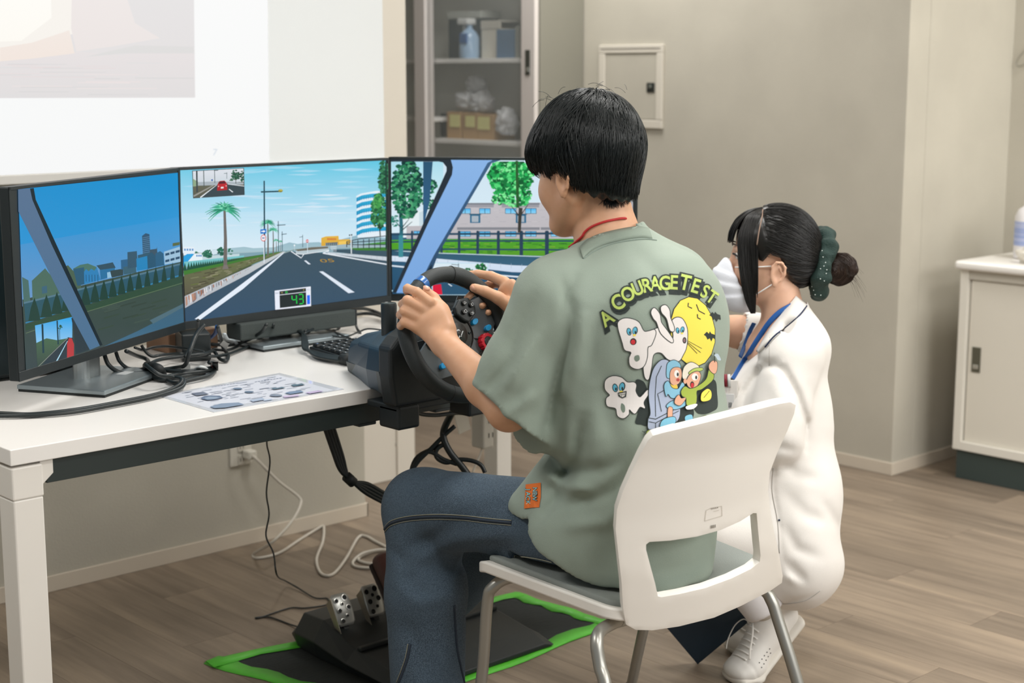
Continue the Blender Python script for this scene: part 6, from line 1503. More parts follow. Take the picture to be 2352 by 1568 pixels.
for ch, x, y, sz, rt_ in LET: d.glyph(ch, x, y, sz*1.16, rt_, BK, .095, .90)
d.force = .0019
for ch, x, y, sz, rt_ in LET: d.glyph(ch, x, y, sz*1.14, rt_, GRN, .022, .84)
d.force = None; d.step = .00022
d.poly([(734, 176), (766, 177), (768, 196), (752, 196), (751, 188), (735, 188)], GRN, 10)
d.step = .00022
d.force = None; d.bb = []
# moon, bats
d.disc(962, 575, 186, 290, BK, -.12); d.disc(962, 575, 180, 283, YEL, -.12)
for a_, b_, c_ in (((925, 340), (922, 370), (955, 385)), ((990, 352), (1010, 405), (1060, 432)), ((998, 432), (1000, 462), (1025, 474))): d.line([a_, b_, c_], 8, BK)
for dx, dy in ((0, 0), (45, -160)): d.poly([(1050+dx, 600+dy), (1075+dx, 575+dy), (1092+dx, 592+dy), (1100+dx, 572+dy), (1112+dx, 590+dy), (1140+dx, 600+dy), (1145+dx, 640+dy), (1125+dx, 625+dy), (1112+dx, 655+dy), (1098+dx, 628+dy), (1082+dx, 640+dy), (1068+dx, 612+dy)], BK)
d.line([(920, 650), (1035, 712)], 4, BK); d.line([(918, 660), (1025, 745)], 4, BK); d.line([(915, 668), (995, 752)], 4, BK)
# dark bush shapes behind the stone
d.sm([(500, 970), (560, 980), (590, 1040), (610, 1110), (615, 1330), (540, 1335), (495, 1320), (515, 1240), (500, 1180), (560, 1120), (500, 1080)], BK)
d.sm([(1060, 1000), (1110, 960), (1150, 985), (1160, 1070), (1165, 1190), (1120, 1230), (1060, 1250), (1000, 1240), (970, 1180), (980, 1080)], BK)
d.sm([(840, 1200), (900, 1190), (960, 1200), (970, 1260), (930, 1330), (860, 1340), (830, 1300)], BK)
# ghosts
def ghost(pts_): d.sm(pts_, WHT, 5, 26, '#3a403e', 7)
ghost([(640, 560), (700, 545), (740, 590), (790, 640), (800, 600), (786, 500), (820, 462), (870, 470), (905, 530), (915, 600), (905, 700), (880, 760), (840, 815), (760, 800), (700, 745), (640, 760), (622, 860), (600, 960), (570, 940), (560, 840), (585, 760), (600, 680), (585, 610)])
ghost([(700, 590), (665, 500), (640, 470), (620, 420), (640, 385), (665, 400), (690, 440), (700, 500), (750, 570), (795, 640), (780, 660)])
ghost([(770, 560), (745, 470), (705, 420), (700, 375), (735, 362), (765, 400), (772, 460), (800, 530), (800, 570)])
ghost([(360, 560), (358, 500), (400, 470), (460, 472), (520, 500), (560, 570), (600, 570), (645, 560), (652, 600), (620, 680), (590, 700), (585, 780), (560, 850), (510, 875), (455, 850), (445, 790), (460, 740), (410, 720), (390, 660)])
d.sm([(490, 770), (520, 765), (525, 800), (500, 815), (484, 795)], '#77867a')
ghost([(250, 1040), (255, 970), (310, 935), (380, 945), (430, 985), (480, 985), (500, 1010), (495, 1060), (530, 1110), (590, 1050), (600, 1080), (560, 1150), (570, 1200), (530, 1190), (490, 1245), (445, 1210), (440, 1250), (400, 1282), (355, 1260), (340, 1200), (270, 1180), (262, 1120), (290, 1090)])
d.sm([(385, 1160), (410, 1180), (412, 1225), (395, 1235), (380, 1200)], '#77867a')
for x, y, s_ in ((430, 575, 1), (825, 565, .8), (320, 1030, 1.15)):
    d.disc(x+12*s_, y, 20*s_, 32*s_, BK, -.2); d.disc(x+12*s_, y, 15*s_, 26*s_, '#5fb4d2', -.2); d.disc(x+60*s_, y-8*s_, 22*s_, 34*s_, BK, .2); d.disc(x+58*s_, y-8*s_, 16*s_, 28*s_, '#5fb4d2', .2)
    d.disc(x+18*s_, y+8*s_, 6*s_, 12*s_, BK); d.disc(x+62*s_, y+4*s_, 6*s_, 12*s_, BK); d.disc(x+55*s_, y+28*s_, 12*s_, 9*s_, YEL)
d.disc(476, 655, 26, 28, BK); d.disc(474, 658, 18, 20, '#c83038'); d.disc(890, 645, 16, 26, BK); d.disc(888, 645, 9, 17, '#8a6a70')
d.poly([(355, 1070), (425, 1055), (420, 1105), (390, 1118), (362, 1100)], BK); d.poly([(363, 1078), (416, 1066), (412, 1098), (390, 1108), (370, 1094)], '#f0ece8')
for k in range(4): d.line([(372+k*12, 1076-k*3), (374+k*12, 1104-k*2)], 3, BK)
d.line([(366, 1088), (414, 1080)], 3, BK)
# grave stone
d.sm([(600, 1100), (610, 980), (640, 870), (700, 805), (760, 815), (800, 900), (830, 1020), (850, 1170), (840, 1290), (760, 1350), (680, 1390), (600, 1370), (598, 1290), (615, 1240)], '#a9b4cc', 5, 26, BK, 6)
d.line([(655, 1270), (650, 1100), (660, 940), (700, 850)], 6, BK); d.line([(600, 1280), (655, 1290), (850, 1190)], 6, BK); d.line([(600, 1310), (655, 1320), (840, 1225)], 5, BK); d.line([(700, 1230), (670, 1080), (740, 1040)], 5, BK); d.line([(655, 1320), (655, 1385)], 5, BK)
# two frightened children
d.sm([(740, 900), (750, 830), (800, 805), (845, 830), (850, 870), (800, 880), (770, 945), (745, 945)], LB, 5, 26, BK, 5)
d.sm([(770, 900), (800, 865), (850, 870), (860, 930), (840, 990), (800, 1010), (770, 980)], SKN, 5, 26, BK, 4)
d.disc(820, 915, 20, 32, '#f0ece8'); d.disc(828, 920, 8, 16, BK); d.disc(830, 965, 14, 14, '#b44c48'); d.sm([(755, 990), (790, 1010), (820, 1005), (825, 1040), (790, 1050), (765, 1030)], '#e3c14e', 4)
d.sm([(720, 1010), (750, 975), (780, 1030), (830, 1040), (860, 990), (880, 1010), (850, 1070), (830, 1110), (780, 1115), (750, 1080), (735, 1100)], LB, 5, 26, BK, 5)
d.sm([(740, 1180), (790, 1140), (880, 1140), (890, 1180), (820, 1210), (760, 1205)], LB, 5, 26, BK, 5)
d.sm([(755, 1195), (785, 1200), (785, 1260), (790, 1290), (755, 1290), (748, 1250)], SKN, 4, 26, BK, 4); d.sm([(690, 1330), (720, 1290), (800, 1275), (808, 1320), (760, 1350), (700, 1365)], '#7fc0dc', 4, 26, BK, 5); d.poly([(690, 1350), (790, 1325), (800, 1338), (700, 1368)], '#f0ece8')
d.sm([(865, 930), (880, 860), (930, 822), (980, 840), (1000, 870), (960, 890), (920, 950), (880, 960)], '#e6dfd0', 5, 26, BK, 5); d.sm([(915, 905), (960, 872), (1020, 868), (1024, 885), (960, 905), (930, 920)], GRN, 4, 26, BK, 4)
d.sm([(900, 960), (930, 915), (985, 895), (1010, 930), (990, 1000), (960, 1035), (920, 1030), (900, 1000)], SKN, 5, 26, BK, 5); d.disc(962, 940, 26, 30, '#f0ece8'); d.disc(972, 944, 8, 16, BK); d.disc(940, 1005, 17, 28, BK); d.disc(940, 1010, 12, 22, '#c83038'); d.disc(884, 975, 14, 22, SKN)
d.sm([(850, 1060), (880, 1020), (920, 1040), (980, 1020), (1050, 960), (1075, 880), (1108, 910), (1100, 970), (1020, 1040), (975, 1060), (975, 1120), (965, 1170), (900, 1180), (890, 1120), (860, 1100)], '#9fb04a', 5, 26, BK, 5)
d.sm([(1075, 880), (1072, 840), (1100, 808), (1135, 820), (1132, 890), (1110, 915)], SKN, 4, 26, BK, 4); d.line([(1112, 740), (1116, 820)], 7, BK); d.sm([(1110, 760), (1140, 750), (1165, 800), (1140, 800), (1125, 775)], '#b9c9d6', 3)
d.sm([(805, 1120), (830, 1090), (850, 1120), (885, 1115), (870, 1150), (840, 1180), (800, 1160)], SKN, 4, 26, BK, 4)
d.sm([(1010, 1140), (1015, 1080), (1060, 1042), (1090, 1070), (1085, 1130), (1040, 1150)], YEL, 4); d.line([(1030, 1120), (1075, 1060)], 4, BK)
d.sm([(900, 1270), (950, 1255), (960, 1300), (930, 1330), (905, 1315)], '#7fc0dc', 4, 26, BK, 4); d.sm([(890, 1190), (960, 1170), (980, 1180), (950, 1210), (900, 1215)], '#f0ece8', 4); d.sm([(985, 1300), (1040, 1270), (1072, 1262), (1070, 1290), (1000, 1320)], '#9fb04a', 4, 26, BK, 4); d.sm([(570, 1440), (585, 1385), (630, 1375), (650, 1400), (620, 1440), (590, 1480)], '#9fb04a', 4, 26, BK, 5); d.line([(545, 1385), (560, 1395), (570, 1385)], 5, BK)
d.sm([(820, 1345), (850, 1322), (890, 1335), (870, 1352)], '#9fb04a', 4, 26, BK, 4)
d.build('shirt_print', attr_mat('print_on_cloth', 0, .85), shirt)
# woven label at the shirt hem
d = Decal(SB, 1080, 900, 2.347, .0016, .0003)
d.poly([(303, 500), (384, 489), (383, 570), (374, 622), (294, 629)], '#e0722c')
for i, ch in enumerate('NEW'): d.glyph(ch, 354, 528+i*22, 33, math.pi/2, '#2d3a3c', .06); d.glyph(ch, 354, 528+i*22, 33, math.pi/2, '#9fd8dc', .0)
for i, ch in enumerate('JACK'): d.glyph(ch, 318, 528+i*23, 33, math.pi/2, '#2d3a3c', .06); d.glyph(ch, 318, 528+i*23, 33, math.pi/2, '#9fd8dc', .0)
d.build('hem_label', attr_mat('label_print', 0, .8), shirt)
# collar ribbing and lanyard
q = [(1338, 562), (1345, 545), (1368, 533), (1400, 524), (1435, 518), (1470, 517), (1500, 523)]
q = None
# neck cord
CB = bvh_of(body)
cp = [on_shirt(x, y, .0022, CB) for x, y in ((1337, 545), (1345, 533), (1360, 521), (1385, 511), (1410, 505), (1435, 502))]; cp = [p for p in cp if p is not None]
cp = [cp[0]+V(-.0, .03, -.02), *cp, cp[-1]+V(.03, .03, -.012)]
RIB = mat('collar_rib', '#8c998d', .9, bump=(1200, .3))
HB = bvh_of(body)
def nearm(x, y, off):
    c_ = [p for p in (on_shirt(x, y, 0, SB), on_shirt(x, y, 0, HB)) if p is not None]
    p = min(c_, key=lambda q: np.linalg.norm(q-CAM)); return p+unit(CAM-p)*off
r0_ = [(1331, 569), (1345, 553), (1372, 539), (1405, 530), (1440, 523), (1470, 520), (1490, 524)]; G_ = []
for dx, dy, of in ((0, 0, .002), (3, 8, .0055), (6, 18, .0042), (8, 25, .0008)): G_.append([nearm(x+dx, y+dy, of) for x, y in [tuple(p) for p in spline(r0_, 5)]])
nn_ = len(G_[0]); vs = [p for r_ in G_ for p in r_]
for it in range(3):
    for a_ in range(4):
        for b_ in range(1, nn_-1): vs[a_*nn_+b_] = (vs[a_*nn_+b_-1]+vs[a_*nn_+b_]*2+vs[a_*nn_+b_+1])/4
o = mesh_obj('collar', vs, [(a_*nn_+b_, a_*nn_+b_+1, (a_+1)*nn_+b_+1, (a_+1)*nn_+b_) for a_ in range(3) for b_ in range(nn_-1)], RIB, shirt, True); s_ = o.modifiers.new('s', 'SOLIDIFY'); s_.thickness = .002; s_.offset = 0
seam_col = mat('collar_seam', '#85938a', .9)
qs = [on_shirt(x, y, .0006) for x, y in spline([(1340, 594), (1365, 577), (1400, 562), (1440, 553), (1480, 549), (1508, 552)], 5)]; qs = [p for p in qs if p is not None]
tube('collar_seam', qs, .0011, seam_col, shirt, 6, 0)
tube('neck_cord', cp, .0022, mat('cord_red', '#c02a2c', .5), man, 8, 5)

# jeans
DEN = mat('denim', '#33424f', .85, noise=(480, .55, '#65788a'), bump=(600, .35))
def denim_more(m):
    nt = m.node_tree; N = nt.nodes; b = N['Principled BSDF']; src = b.inputs['Base Color'].links[0].from_socket
    tc = N.new('ShaderNodeTexCoord'); n = N.new('ShaderNodeTexNoise'); n.inputs['Scale'].default_value = 9; n.inputs['Detail'].default_value = 5; nt.links.new(tc.outputs['Object'], n.inputs[0])
    r = N.new('ShaderNodeMapRange'); r.inputs[1].default_value = .35; r.inputs[2].default_value = .7; r.inputs[3].default_value = 0; r.inputs[4].default_value = .5; nt.links.new(n.outputs[0], r.inputs[0])
    mx = N.new('ShaderNodeMixRGB'); mx.inputs[2].default_value = C('#4d6071'); nt.links.new(src, mx.inputs[1]); nt.links.new(r.outputs[0], mx.inputs[0]); nt.links.new(mx.outputs[0], b.inputs['Base Color'])
denim_more(DEN)
jn = Sdf(.0055)
LH, LK, LA_ = V(1.968, 1.86, .532), P3(968, 1163, 3.12), P3(985, 1640, 3.14)
jn.add(ecap(V(2.02, 1.84, .50), V(2.025, 1.86, .62), (.128, .10), (.13, .105), X1), 0)
jn.add(ecap(LH, LK, (.085, .082), (.079, .078), X1), .03); jn.add(cap(LK+V(0, -.01, 0), P3(978, 1360, 3.11), .076, .080), .02); jn.add(cap(P3(978, 1360, 3.11), LA_, .079, .074), .02)
RH, RK, RA_ = V(2.085, 1.88, .525), P3(1130, 1225, 3.33), P3(965, 1420, 3.52)
jn.add(ecap(RH, RK, (.086, .084), (.082, .082), X1), .03); jn.add(cap(RK, RA_, .084, .072), .03)
jn.add(half(V(0, 0, .472), V(0, 0, -1), V(1.8, 1.6, .3), V(2.35, 2.02, .60)), .01, 'i', 0)
jn.add((lambda x, y, z: (.030+.012*(x*0+1)-z), V(1.6, 2.0, -.1), V(2.2, 2.6, .2)), .004, 'i', 0)
jn.add(half(P3(958, 1428, 3.53), unit(RA_-RK), P3(958, 1428, 3.53)-.12, P3(958, 1428, 3.53)+.15), .004, 'i', 0)
for pts_, w_, a_ in (([(1080, 1180), (1000, 1230), (920, 1270)], .014, .006), ([(1200, 1250), (1100, 1270), (1000, 1320)], .016, .009), ([(1150, 1230), (1050, 1240), (960, 1290), (900, 1330)], .012, -.005), ([(890, 1250), (930, 1290), (1000, 1300)], .012, .005), ([(930, 1290), (945, 1350), (1000, 1380)], .016, .005),
   ([(900, 1330), (960, 1380), (1040, 1370)], .014, -.005), ([(930, 1420), (960, 1480), (990, 1568)], .018, .006), ([(1060, 1380), (1040, 1440), (1050, 1500)], .014, .005), ([(1160, 1100), (1100, 1120), (1030, 1110)], .016, .004), ([(1000, 1090), (940, 1120), (900, 1170)], .02, -.003)): jn.post.append(crease(pts_, w_, a_, 3.4))
jn.post.append(ripple(.0016, 24, 11)); jeans = jn.mesh('jeans', DEN, man, 2)
JB = bvh_of(jeans)
def seam(px_pts, r_, nm, m, off=.0005):
    P_ = [on_shirt(x, y, off, JB) for x, y in [tuple(p) for p in spline(px_pts, 6)]]; P_ = [p for p in P_ if p is not None]
    if len(P_) > 3: tube(nm, P_, r_, m, jeans, 6, 0)
SM1 = mat('denim_seam', '#2b3644', .85); SM2 = mat('seam_thread', '#8d8c7c', .8)
side = [(884, 1215), (900, 1200), (940, 1190), (1000, 1186), (1060, 1188), (1120, 1195), (1175, 1200)]
seam(side, .0030, 'side_seam', SM1); seam([(x, y-5) for x, y in side], .0009, 'seam_thread', SM2, .0012); seam([(x, y+6) for x, y in side], .0007, 'seam_thread', SM2, .001)
s2 = [(1043, 1390), (1046, 1440), (1050, 1490), (1058, 1530), (1066, 1566)]; seam(s2, .0026, 'side_seam', SM1)
s3 = [(942, 1478), (936, 1510), (926, 1540), (916, 1566)]; seam(s3, .0026, 'side_seam', SM1); seam([(x-5, y) for x, y in s3], .0009, 'seam_thread', SM2)
seam([(1180, 1275), (1210, 1278), (1240, 1283), (1268, 1290)], .001, 'pocket_thread', SM2, .0015); seam([(1183, 1290), (1210, 1294), (1240, 1300), (1270, 1305)], .001, 'pocket_thread', SM2, .0015); seam([(1180, 1275), (1184, 1292), (1192, 1312)], .001, 'pocket_thread', SM2, .0015)
# shoes
SB_ = mat('shoe_brown', '#4a2a24', .5); SS_ = mat('shoe_sole', '#2c201d', .7)
rs_ = Sdf(.004); toe = P3(896, 1290, 3.70); heel = P3(960, 1440, 3.56); fd = unit(toe-heel); upn = unit(np.cross(fd, V(1, 0, 0))); upn = upn if upn[2] < 0 or upn[1] < 0 else -upn
if upn[1] > 0: upn = -upn
rs_.add(ecap(heel, toe, (.036, .032), (.045, .026), V(1, 0, 0)), 0); rs_.add(cap(heel+fd*.02, RA_+unit(RK-RA_)*.0, .036, .04), .02)
shoe = rs_.mesh('shoe', SB_, man, 2)
so = Sdf(.004); so.add(ecap(heel-upn*.024-fd*.01, toe-upn*.02+fd*.006, (.040, .012), (.047, .012), V(1, 0, 0)), 0); so.mesh('shoe_sole', SS_, man, 1)
ls_ = Sdf(.004); lh_ = V(LA_[0], LA_[1]-.03, .045); lt = V(LA_[0]-.02, LA_[1]+.20, .035)
ls_.add(ecap(lh_, lt, (.037, .035), (.046, .026), V(1, 0, 0)), 0); ls_.add(cap(lh_, LA_+V(0, 0, .0), .035, .04), .02); ls_.add(half(V(0, 0, .008), V(0, 0, -1), V(1, 1, -.1), V(3, 3, .3)), .003, 'i', 0); ls_.mesh('shoe', SB_, man, 2)
# ------------------------------------------------------------------ nurse squatting on the right
nurse = empty('person', (2.72, 2.1, 0), 'person in white nurse tunic and face mask, hair in a bun, squatting behind the chair', 'person')
Dn = 3.5
FWh = unit(V(FW[0], FW[1], 0))
def N3(x, y, dd=0): return PD(x, y, Dn+dd)          # dd: metres further from (+) or nearer to (-) the camera
Fn = unit(-RT*.985+FWh*.12+V(0, 0, -.02)); Un = unit(V(0, 0, 1)+Fn*.02); Un = unit(Un-Fn*(Un@Fn)); Sn = np.cross(Un, Fn); Sn = Sn if Sn@FWh < 0 else -Sn
Hn = N3(1768, 590, 0); ns = .88
SKN2 = mat('skin_light', '#dcb095', .5, noise=(60, .25, '#d3a184')); skin_sss(SKN2)
nb = Sdf(.0034); Ln_ = head(nb, Hn, Fn, Sn, Un, ns, -.034, -.012)
nb.add(cap(N3(1790, 672), N3(1812, 790), .045, .052), .02); nb.add(cap(N3(1808, 770), N3(1808, 800), .055, .075), .03)
nb.add(cap(N3(1765, 800, .02), N3(1800, 860, .0), .05, .08), .03)
# far arm raised forward
fs_, fe_, fw_ = N3(1800, 770, .19), N3(1695, 762, .20), N3(1560, 735, .16)
nb.add(cap(fs_, fe_, .044, .038), .01); nb.add(ecap(fe_, fw_, (.037, .037), (.024, .028), UP), .012)
fp = lambda x, y, dd: N3(x, y, dd)
hand_part(nb, fw_, [(fw_, fp(1515, 722, .15), (.026, .016), (.032, .014), UP)], [[(fp(1500, 700, .15), .0095), (fp(1475, 690, .15), .0085), (fp(1450, 684, .15), .0072)], [(fp(1497, 715, .15), .0095), (fp(1470, 712, .145), .0085), (fp(1455, 722, .14), .0072)], [(fp(1500, 730, .15), .009), (fp(1478, 732, .14), .008), (fp(1468, 742, .135), .007)], [(fp(1505, 742, .15), .0085), (fp(1488, 747, .14), .0074), (fp(1480, 754, .135), .0065)], [(fp(1535, 705, .14), .012), (fp(1512, 690, .125), .010), (fp(1495, 683, .12), .0085)]])
# near arm, elbow bent, hand forward on the knee
as_, ae_, aw_ = N3(1812, 840, -.15), N3(1765, 1025, -.17), N3(1640, 1100, -.13)
nb.add(cap(as_, ae_, .042, .036), .01); nb.add(ecap(ae_, aw_, (.036, .034), (.024, .026), UP), .012)
hand_part(nb, aw_, [(aw_, N3(1592, 1120, -.12), (.025, .016), (.031, .014), UP)], [[(N3(1580, 1102+i*14, -.12), .009), (N3(1555, 1106+i*15, -.12), .0085), (N3(1534, 1116+i*14, -.12+.01*i), .0072)] for i in range(4)]+[[(N3(1612, 1098, -.13), .012), (N3(1592, 1086, -.14), .010), (N3(1574, 1084, -.14), .0085)]])
nbody = nb.mesh('skin_body', SKN2, nurse, 2); eyes(Ln_, Fn, Sn, Un, ns, nurse, '#1c1410', .008)
# eyelid line, lash and brow
def NL(f, q, u): return Hn+Fn*f*ns+Sn*q*ns+Un*u*ns
for k in (-1, 1):
    tube('eyelashes', [NL(.0915, k*.022, .011), NL(.0925, k*.030, .0125), NL(.088, k*.040, .0115), NL(.079, k*.049, .006)], [.0012, .0024, .0026, .0008], mat('lash', '#1f1a18', .6), nurse, 6, 5)
    tube('eyebrow', [NL(.094, k*.015, .032), NL(.092, k*.028, .037), NL(.082, k*.042, .034)], [.0012, .0020, .0008], mat('brow', '#3a2c26', .8), nurse, 6, 5)
# face mask
MK = mat('mask_white', '#e6e9f1', .75, bump=(400, .1))
NLs = lambda f, q, u: NL(f, q, u)
mk = Sdf(.0032); AXn = (Fn, Sn, Un)
mk.add(ell(NLs(.072, 0, -.056), (.068*ns, .064*ns, .074*ns), AXn), 0); mk.add(ell(NLs(.070, 0, -.092), (.046*ns, .050*ns, .036*ns), AXn), .02); mk.add(cap(NLs(.095, 0, -.006), NLs(.122, 0, -.040), .012, .016), .03)
mk.add(half(NLs(.084, 0, -.03), unit(-Fn*.965+Un*.263), Hn-.2, Hn+.2), .003, 'i', 0)
mk.add(half(NLs(.106, 0, .006), unit(Un*.86-Fn*.50), Hn-.2, Hn+.2), .004, 'i', 0)
for u_, t_ in ((-.042, .3), (-.066, .15), (-.09, -.1)): mk.post.append((lambda u0_, t0_: (lambda P: .0022*np.tanh((((P-Hn)@Un)/ns-u0_-t0_*(((P-Hn)@Fn)/ns-.08))/.003)))(u_, t_))
mask = mk.mesh('face_mask', MK, nurse, 1)
for a_, b_ in (((.088, .048, -.020), (-.004, .078, -.014)), ((.070, .048, -.108), (-.006, .079, -.058))):
    tube('mask_strap', [NL(*a_), NL((a_[0]+b_[0])/2, .071, (a_[2]+b_[2])/2), NL(*b_)], .0014, mat('strap_white', '#e9e8e6', .6), mask, 6, 5)
# hair: cap, strands, side lock, bangs, bun
HM2 = HAIRM('hair_dark_brown', '#161514', .36); HM3 = HAIRM('hair_bun_brown', '#33251e', .4)
nh = Sdf(.004)
nh.add(ell(NL(-.020, 0, .034), (.107*ns, .087*ns, .101*ns), AXn), 0); nh.add(ell(NL(-.075, 0, -.012), (.050*ns, .060*ns, .066*ns), AXn), .03); nh.add(ell(NL(.022, 0, .056), (.060*ns, .072*ns, .052*ns), AXn), .02)
nfull = Sdf(.004); nfull.ops = list(nh.ops)
def nloc(x, y, z): dx, dy, dz = (x-Hn[0])/ns, (y-Hn[1])/ns, (z-Hn[2])/ns; return dx*Fn[0]+dy*Fn[1]+dz*Fn[2], dx*Sn[0]+dy*Sn[1]+dz*Sn[2], dx*Un[0]+dy*Un[1]+dz*Un[2]
def nucut(f): return np.interp(f, [-.14, -.10, -.075, -.052, -.034, -.02, .0, .02, .03, .045, .07, .12], [-.085, -.098, -.092, -.060, -.020, .012, .020, -.005, .000, .045, .070, .070])
nh.add(((lambda x, y, z: (nucut(nloc(x, y, z)[0])-nloc(x, y, z)[2])*.8), V(-9, -9, -9), V(9, 9, 9)), .006, 'i')
# scalp parting line
nh.post.append(lambda P: .0035*np.exp(-((((P-Hn)@Fn)/ns-.020-(((P-Hn)@Un)/ns-.11)*.22)/.0035)**2)*((((P-Hn)@Un)/ns) > .055))
nhair = nh.mesh('hair', HM2, nurse, 2)
R2 = np.random.RandomState(8)
bunc = N3(1895, 615); sd_ = []
while len(sd_) < 1700:
    v = R2.normal(size=3); v /= np.linalg.norm(v); p = NL(-.020+.105*v[0], .086*v[1], .034+.10*v[2]); f, q, u = nloc(*p)
    if f > .018 or u < nucut(f)-.004: continue
    sd_.append(p)
strands('hair_strands', sd_, .0085, 20, lambda P: (bunc-P)/(np.linalg.norm(bunc-P, axis=1)[:, None]+1e-6)+Un*.1, nfull, HM2, nhair, r=.0007, lift=.0012, stop=lambda Q, R: (np.linalg.norm(Q-bunc, axis=1) < .03) | (nloc(Q[:, 0], Q[:, 1], Q[:, 2])[2] < nucut(nloc(Q[:, 0], Q[:, 1], Q[:, 2])[0])-.006), jit=.07, rs=4)
# bangs and side locks as free hanging strands
def lock(nm, n, top, bot, wt, wb, sag, r=.0008, par_=nhair, m=HM2, seed=1):
    R = np.random.RandomState(seed); runs = []
    for k in range(n):
        a = R.uniform(-1, 1); b_ = R.uniform(-1, 1); t0 = top+wt[0]*a+wt[1]*b_; t1 = bot+wb[0]*(a*.8+R.normal()*.15)+wb[1]*b_+V(0, 0, R.uniform(-.004, .022)); pts_ = []
        for j in range(7):
            t = j/6; s_ = 1-(1-t)**1.6; p = t0*(1-t)+t1*t+sag*math.sin(t*math.pi)*(1+.2*a); pts_.append(p)
        runs.append((pts_, [r*(1-.7*(j/12)) for j in range(13)]))
    vs = []; fs = []
    for pts_, rr in runs:
        sp_ = spline(pts_, 2); a_, b2 = tube_geo(sp_, np.array(rr[:len(sp_)]), 4); k0_ = len(vs); vs += a_; fs += [tuple(i+k0_ for i in f) for f in b2]
    return mesh_obj(nm, vs, fs, m, par_, True)
def wisp(nm, n, path, wid, r=.0008, seed=1, tipvar=.25, par_=nhair, m=HM2):
    """a flat lock: strands share a path; wid = half widths (forward, sideways) at every path point"""
    R = np.random.RandomState(seed); P_ = [V(*p) for p in path]; K = len(P_); vs = []; fs = []
    for k in range(n):
        a, b_ = R.uniform(-1, 1), R.uniform(-1, 1); cut = 1-R.uniform(0, tipvar)*(1 if R.rand() < .6 else .3)
        pts_ = [NL(*(p+V(w_[0]*a+R.normal()*.0006, w_[1]*b_+R.normal()*.0006, w_[2]*a if len(w_) > 2 else 0))) for p, w_ in zip(P_, wid)]
        sp_ = spline(pts_, 5); sp_ = sp_[:max(4, int(len(sp_)*cut))]; n_ = len(sp_)
        a_, f_ = tube_geo(sp_, r*np.sqrt(np.clip(1-np.linspace(0, 1, n_)**4, .03, 1)), 4); k0_ = len(vs); vs += a_; fs += [tuple(i+k0_ for i in f) for f in f_]
    return mesh_obj(nm, vs, fs, m, par_, True)
for k in (1, -1):
    wisp('side_lock', 420, [(.018, .014*k, .124), (.046, .046*k, .108), (.060, .066*k, .060), (.060, .072*k, .005), (.056, .076*k, -.05), (.050, .074*k, -.10), (.042, .068*k, -.140)],
         [(.006, .004), (.014, .004), (.020, .003), (.021, .003), (.018, .003), (.013, .003), (.005, .002)], seed=3+k, tipvar=.2)
    wisp('side_lock', 140, [(.016, .014*k, .124), (.032, .050*k, .108), (.040, .070*k, .060), (.040, .076*k, .005), (.038, .079*k, -.05), (.036, .078*k, -.10)],
         [(.004, .003), (.006, .003), (.008, .003), (.008, .003), (.006, .003), (.004, .002)], seed=13+k, tipvar=.5, r=.0006)
for i, ph in enumerate((-58, -44, -30, -17, -5, 6, 17, 27)):
    c_, s0 = math.cos(math.radians(ph)), math.sin(math.radians(ph)); pp = []
    for f, u in ((.020, .124), (.052, .117), (.080, .096), (.098, .066), (.106, .036)): pp.append((.016+(f-.016)*c_, (f-.016)*s0*.80, u+.002*math.sin(i*2)))
    wisp('bangs', 75, pp, [(.002, .004), (.003, .008), (.0035, .009), (.0035, .008), (.002, .0045)], seed=30+i, tipvar=.28)
bn = Sdf(.0034); B0 = N3(1926, 618)
for k in range(3):
    pts_ = []
    for j in range(9):
        t = j/8*5.2+k*2.1; rr = .020; pts_.append(B0+(-RT)*(-.004+.020*math.cos(t))*1.1+UP*.024*math.sin(t)-FWh*(.018*math.cos(t*.5+k)))
    for a_, b_ in zip(pts_[:-1], pts_[1:]): bn.add(cap(a_, b_, .0135, .0135), .003)
bn.add(ell(B0, (.026, .024, .028), (RT, FWh, UP)), .004); bn.add(cap(N3(1880, 612), B0, .022, .022), .006)
bun = bn.mesh('hair_bun', HM3, nurse, 2)
R3 = np.random.RandomState(12); v = R3.normal(size=(900, 3)); v /= np.linalg.norm(v, axis=1)[:, None]; sds = B0+v*.05
for _ in range(6):
    g = np.stack([bn.at(sds+e_)-bn.at(sds-e_) for e_ in (V(.002, 0, 0), V(0, .002, 0), V(0, 0, .002))], 1); g /= np.linalg.norm(g, axis=1)[:, None]+1e-9; sds = sds-g*bn.at(sds)[:, None]
def bflow(P):
    r_ = P-B0; return np.cross(np.tile(unit(FWh*.8+RT*.5), (len(P), 1)), r_)/(np.linalg.norm(r_, axis=1)[:, None]+1e-6)
strands('bun_strands', sds, .005, 10, bflow, bn, HM3, bun, r=.0006, lift=.0006, jit=.12, rs=6)
lock('stray_hairs', 26, N3(1945, 625), N3(1975, 668), (RT*.005, UP*.015), (RT*.022, UP*.03), UP*.008, r=.00035, par_=bun, m=HM3, seed=55)
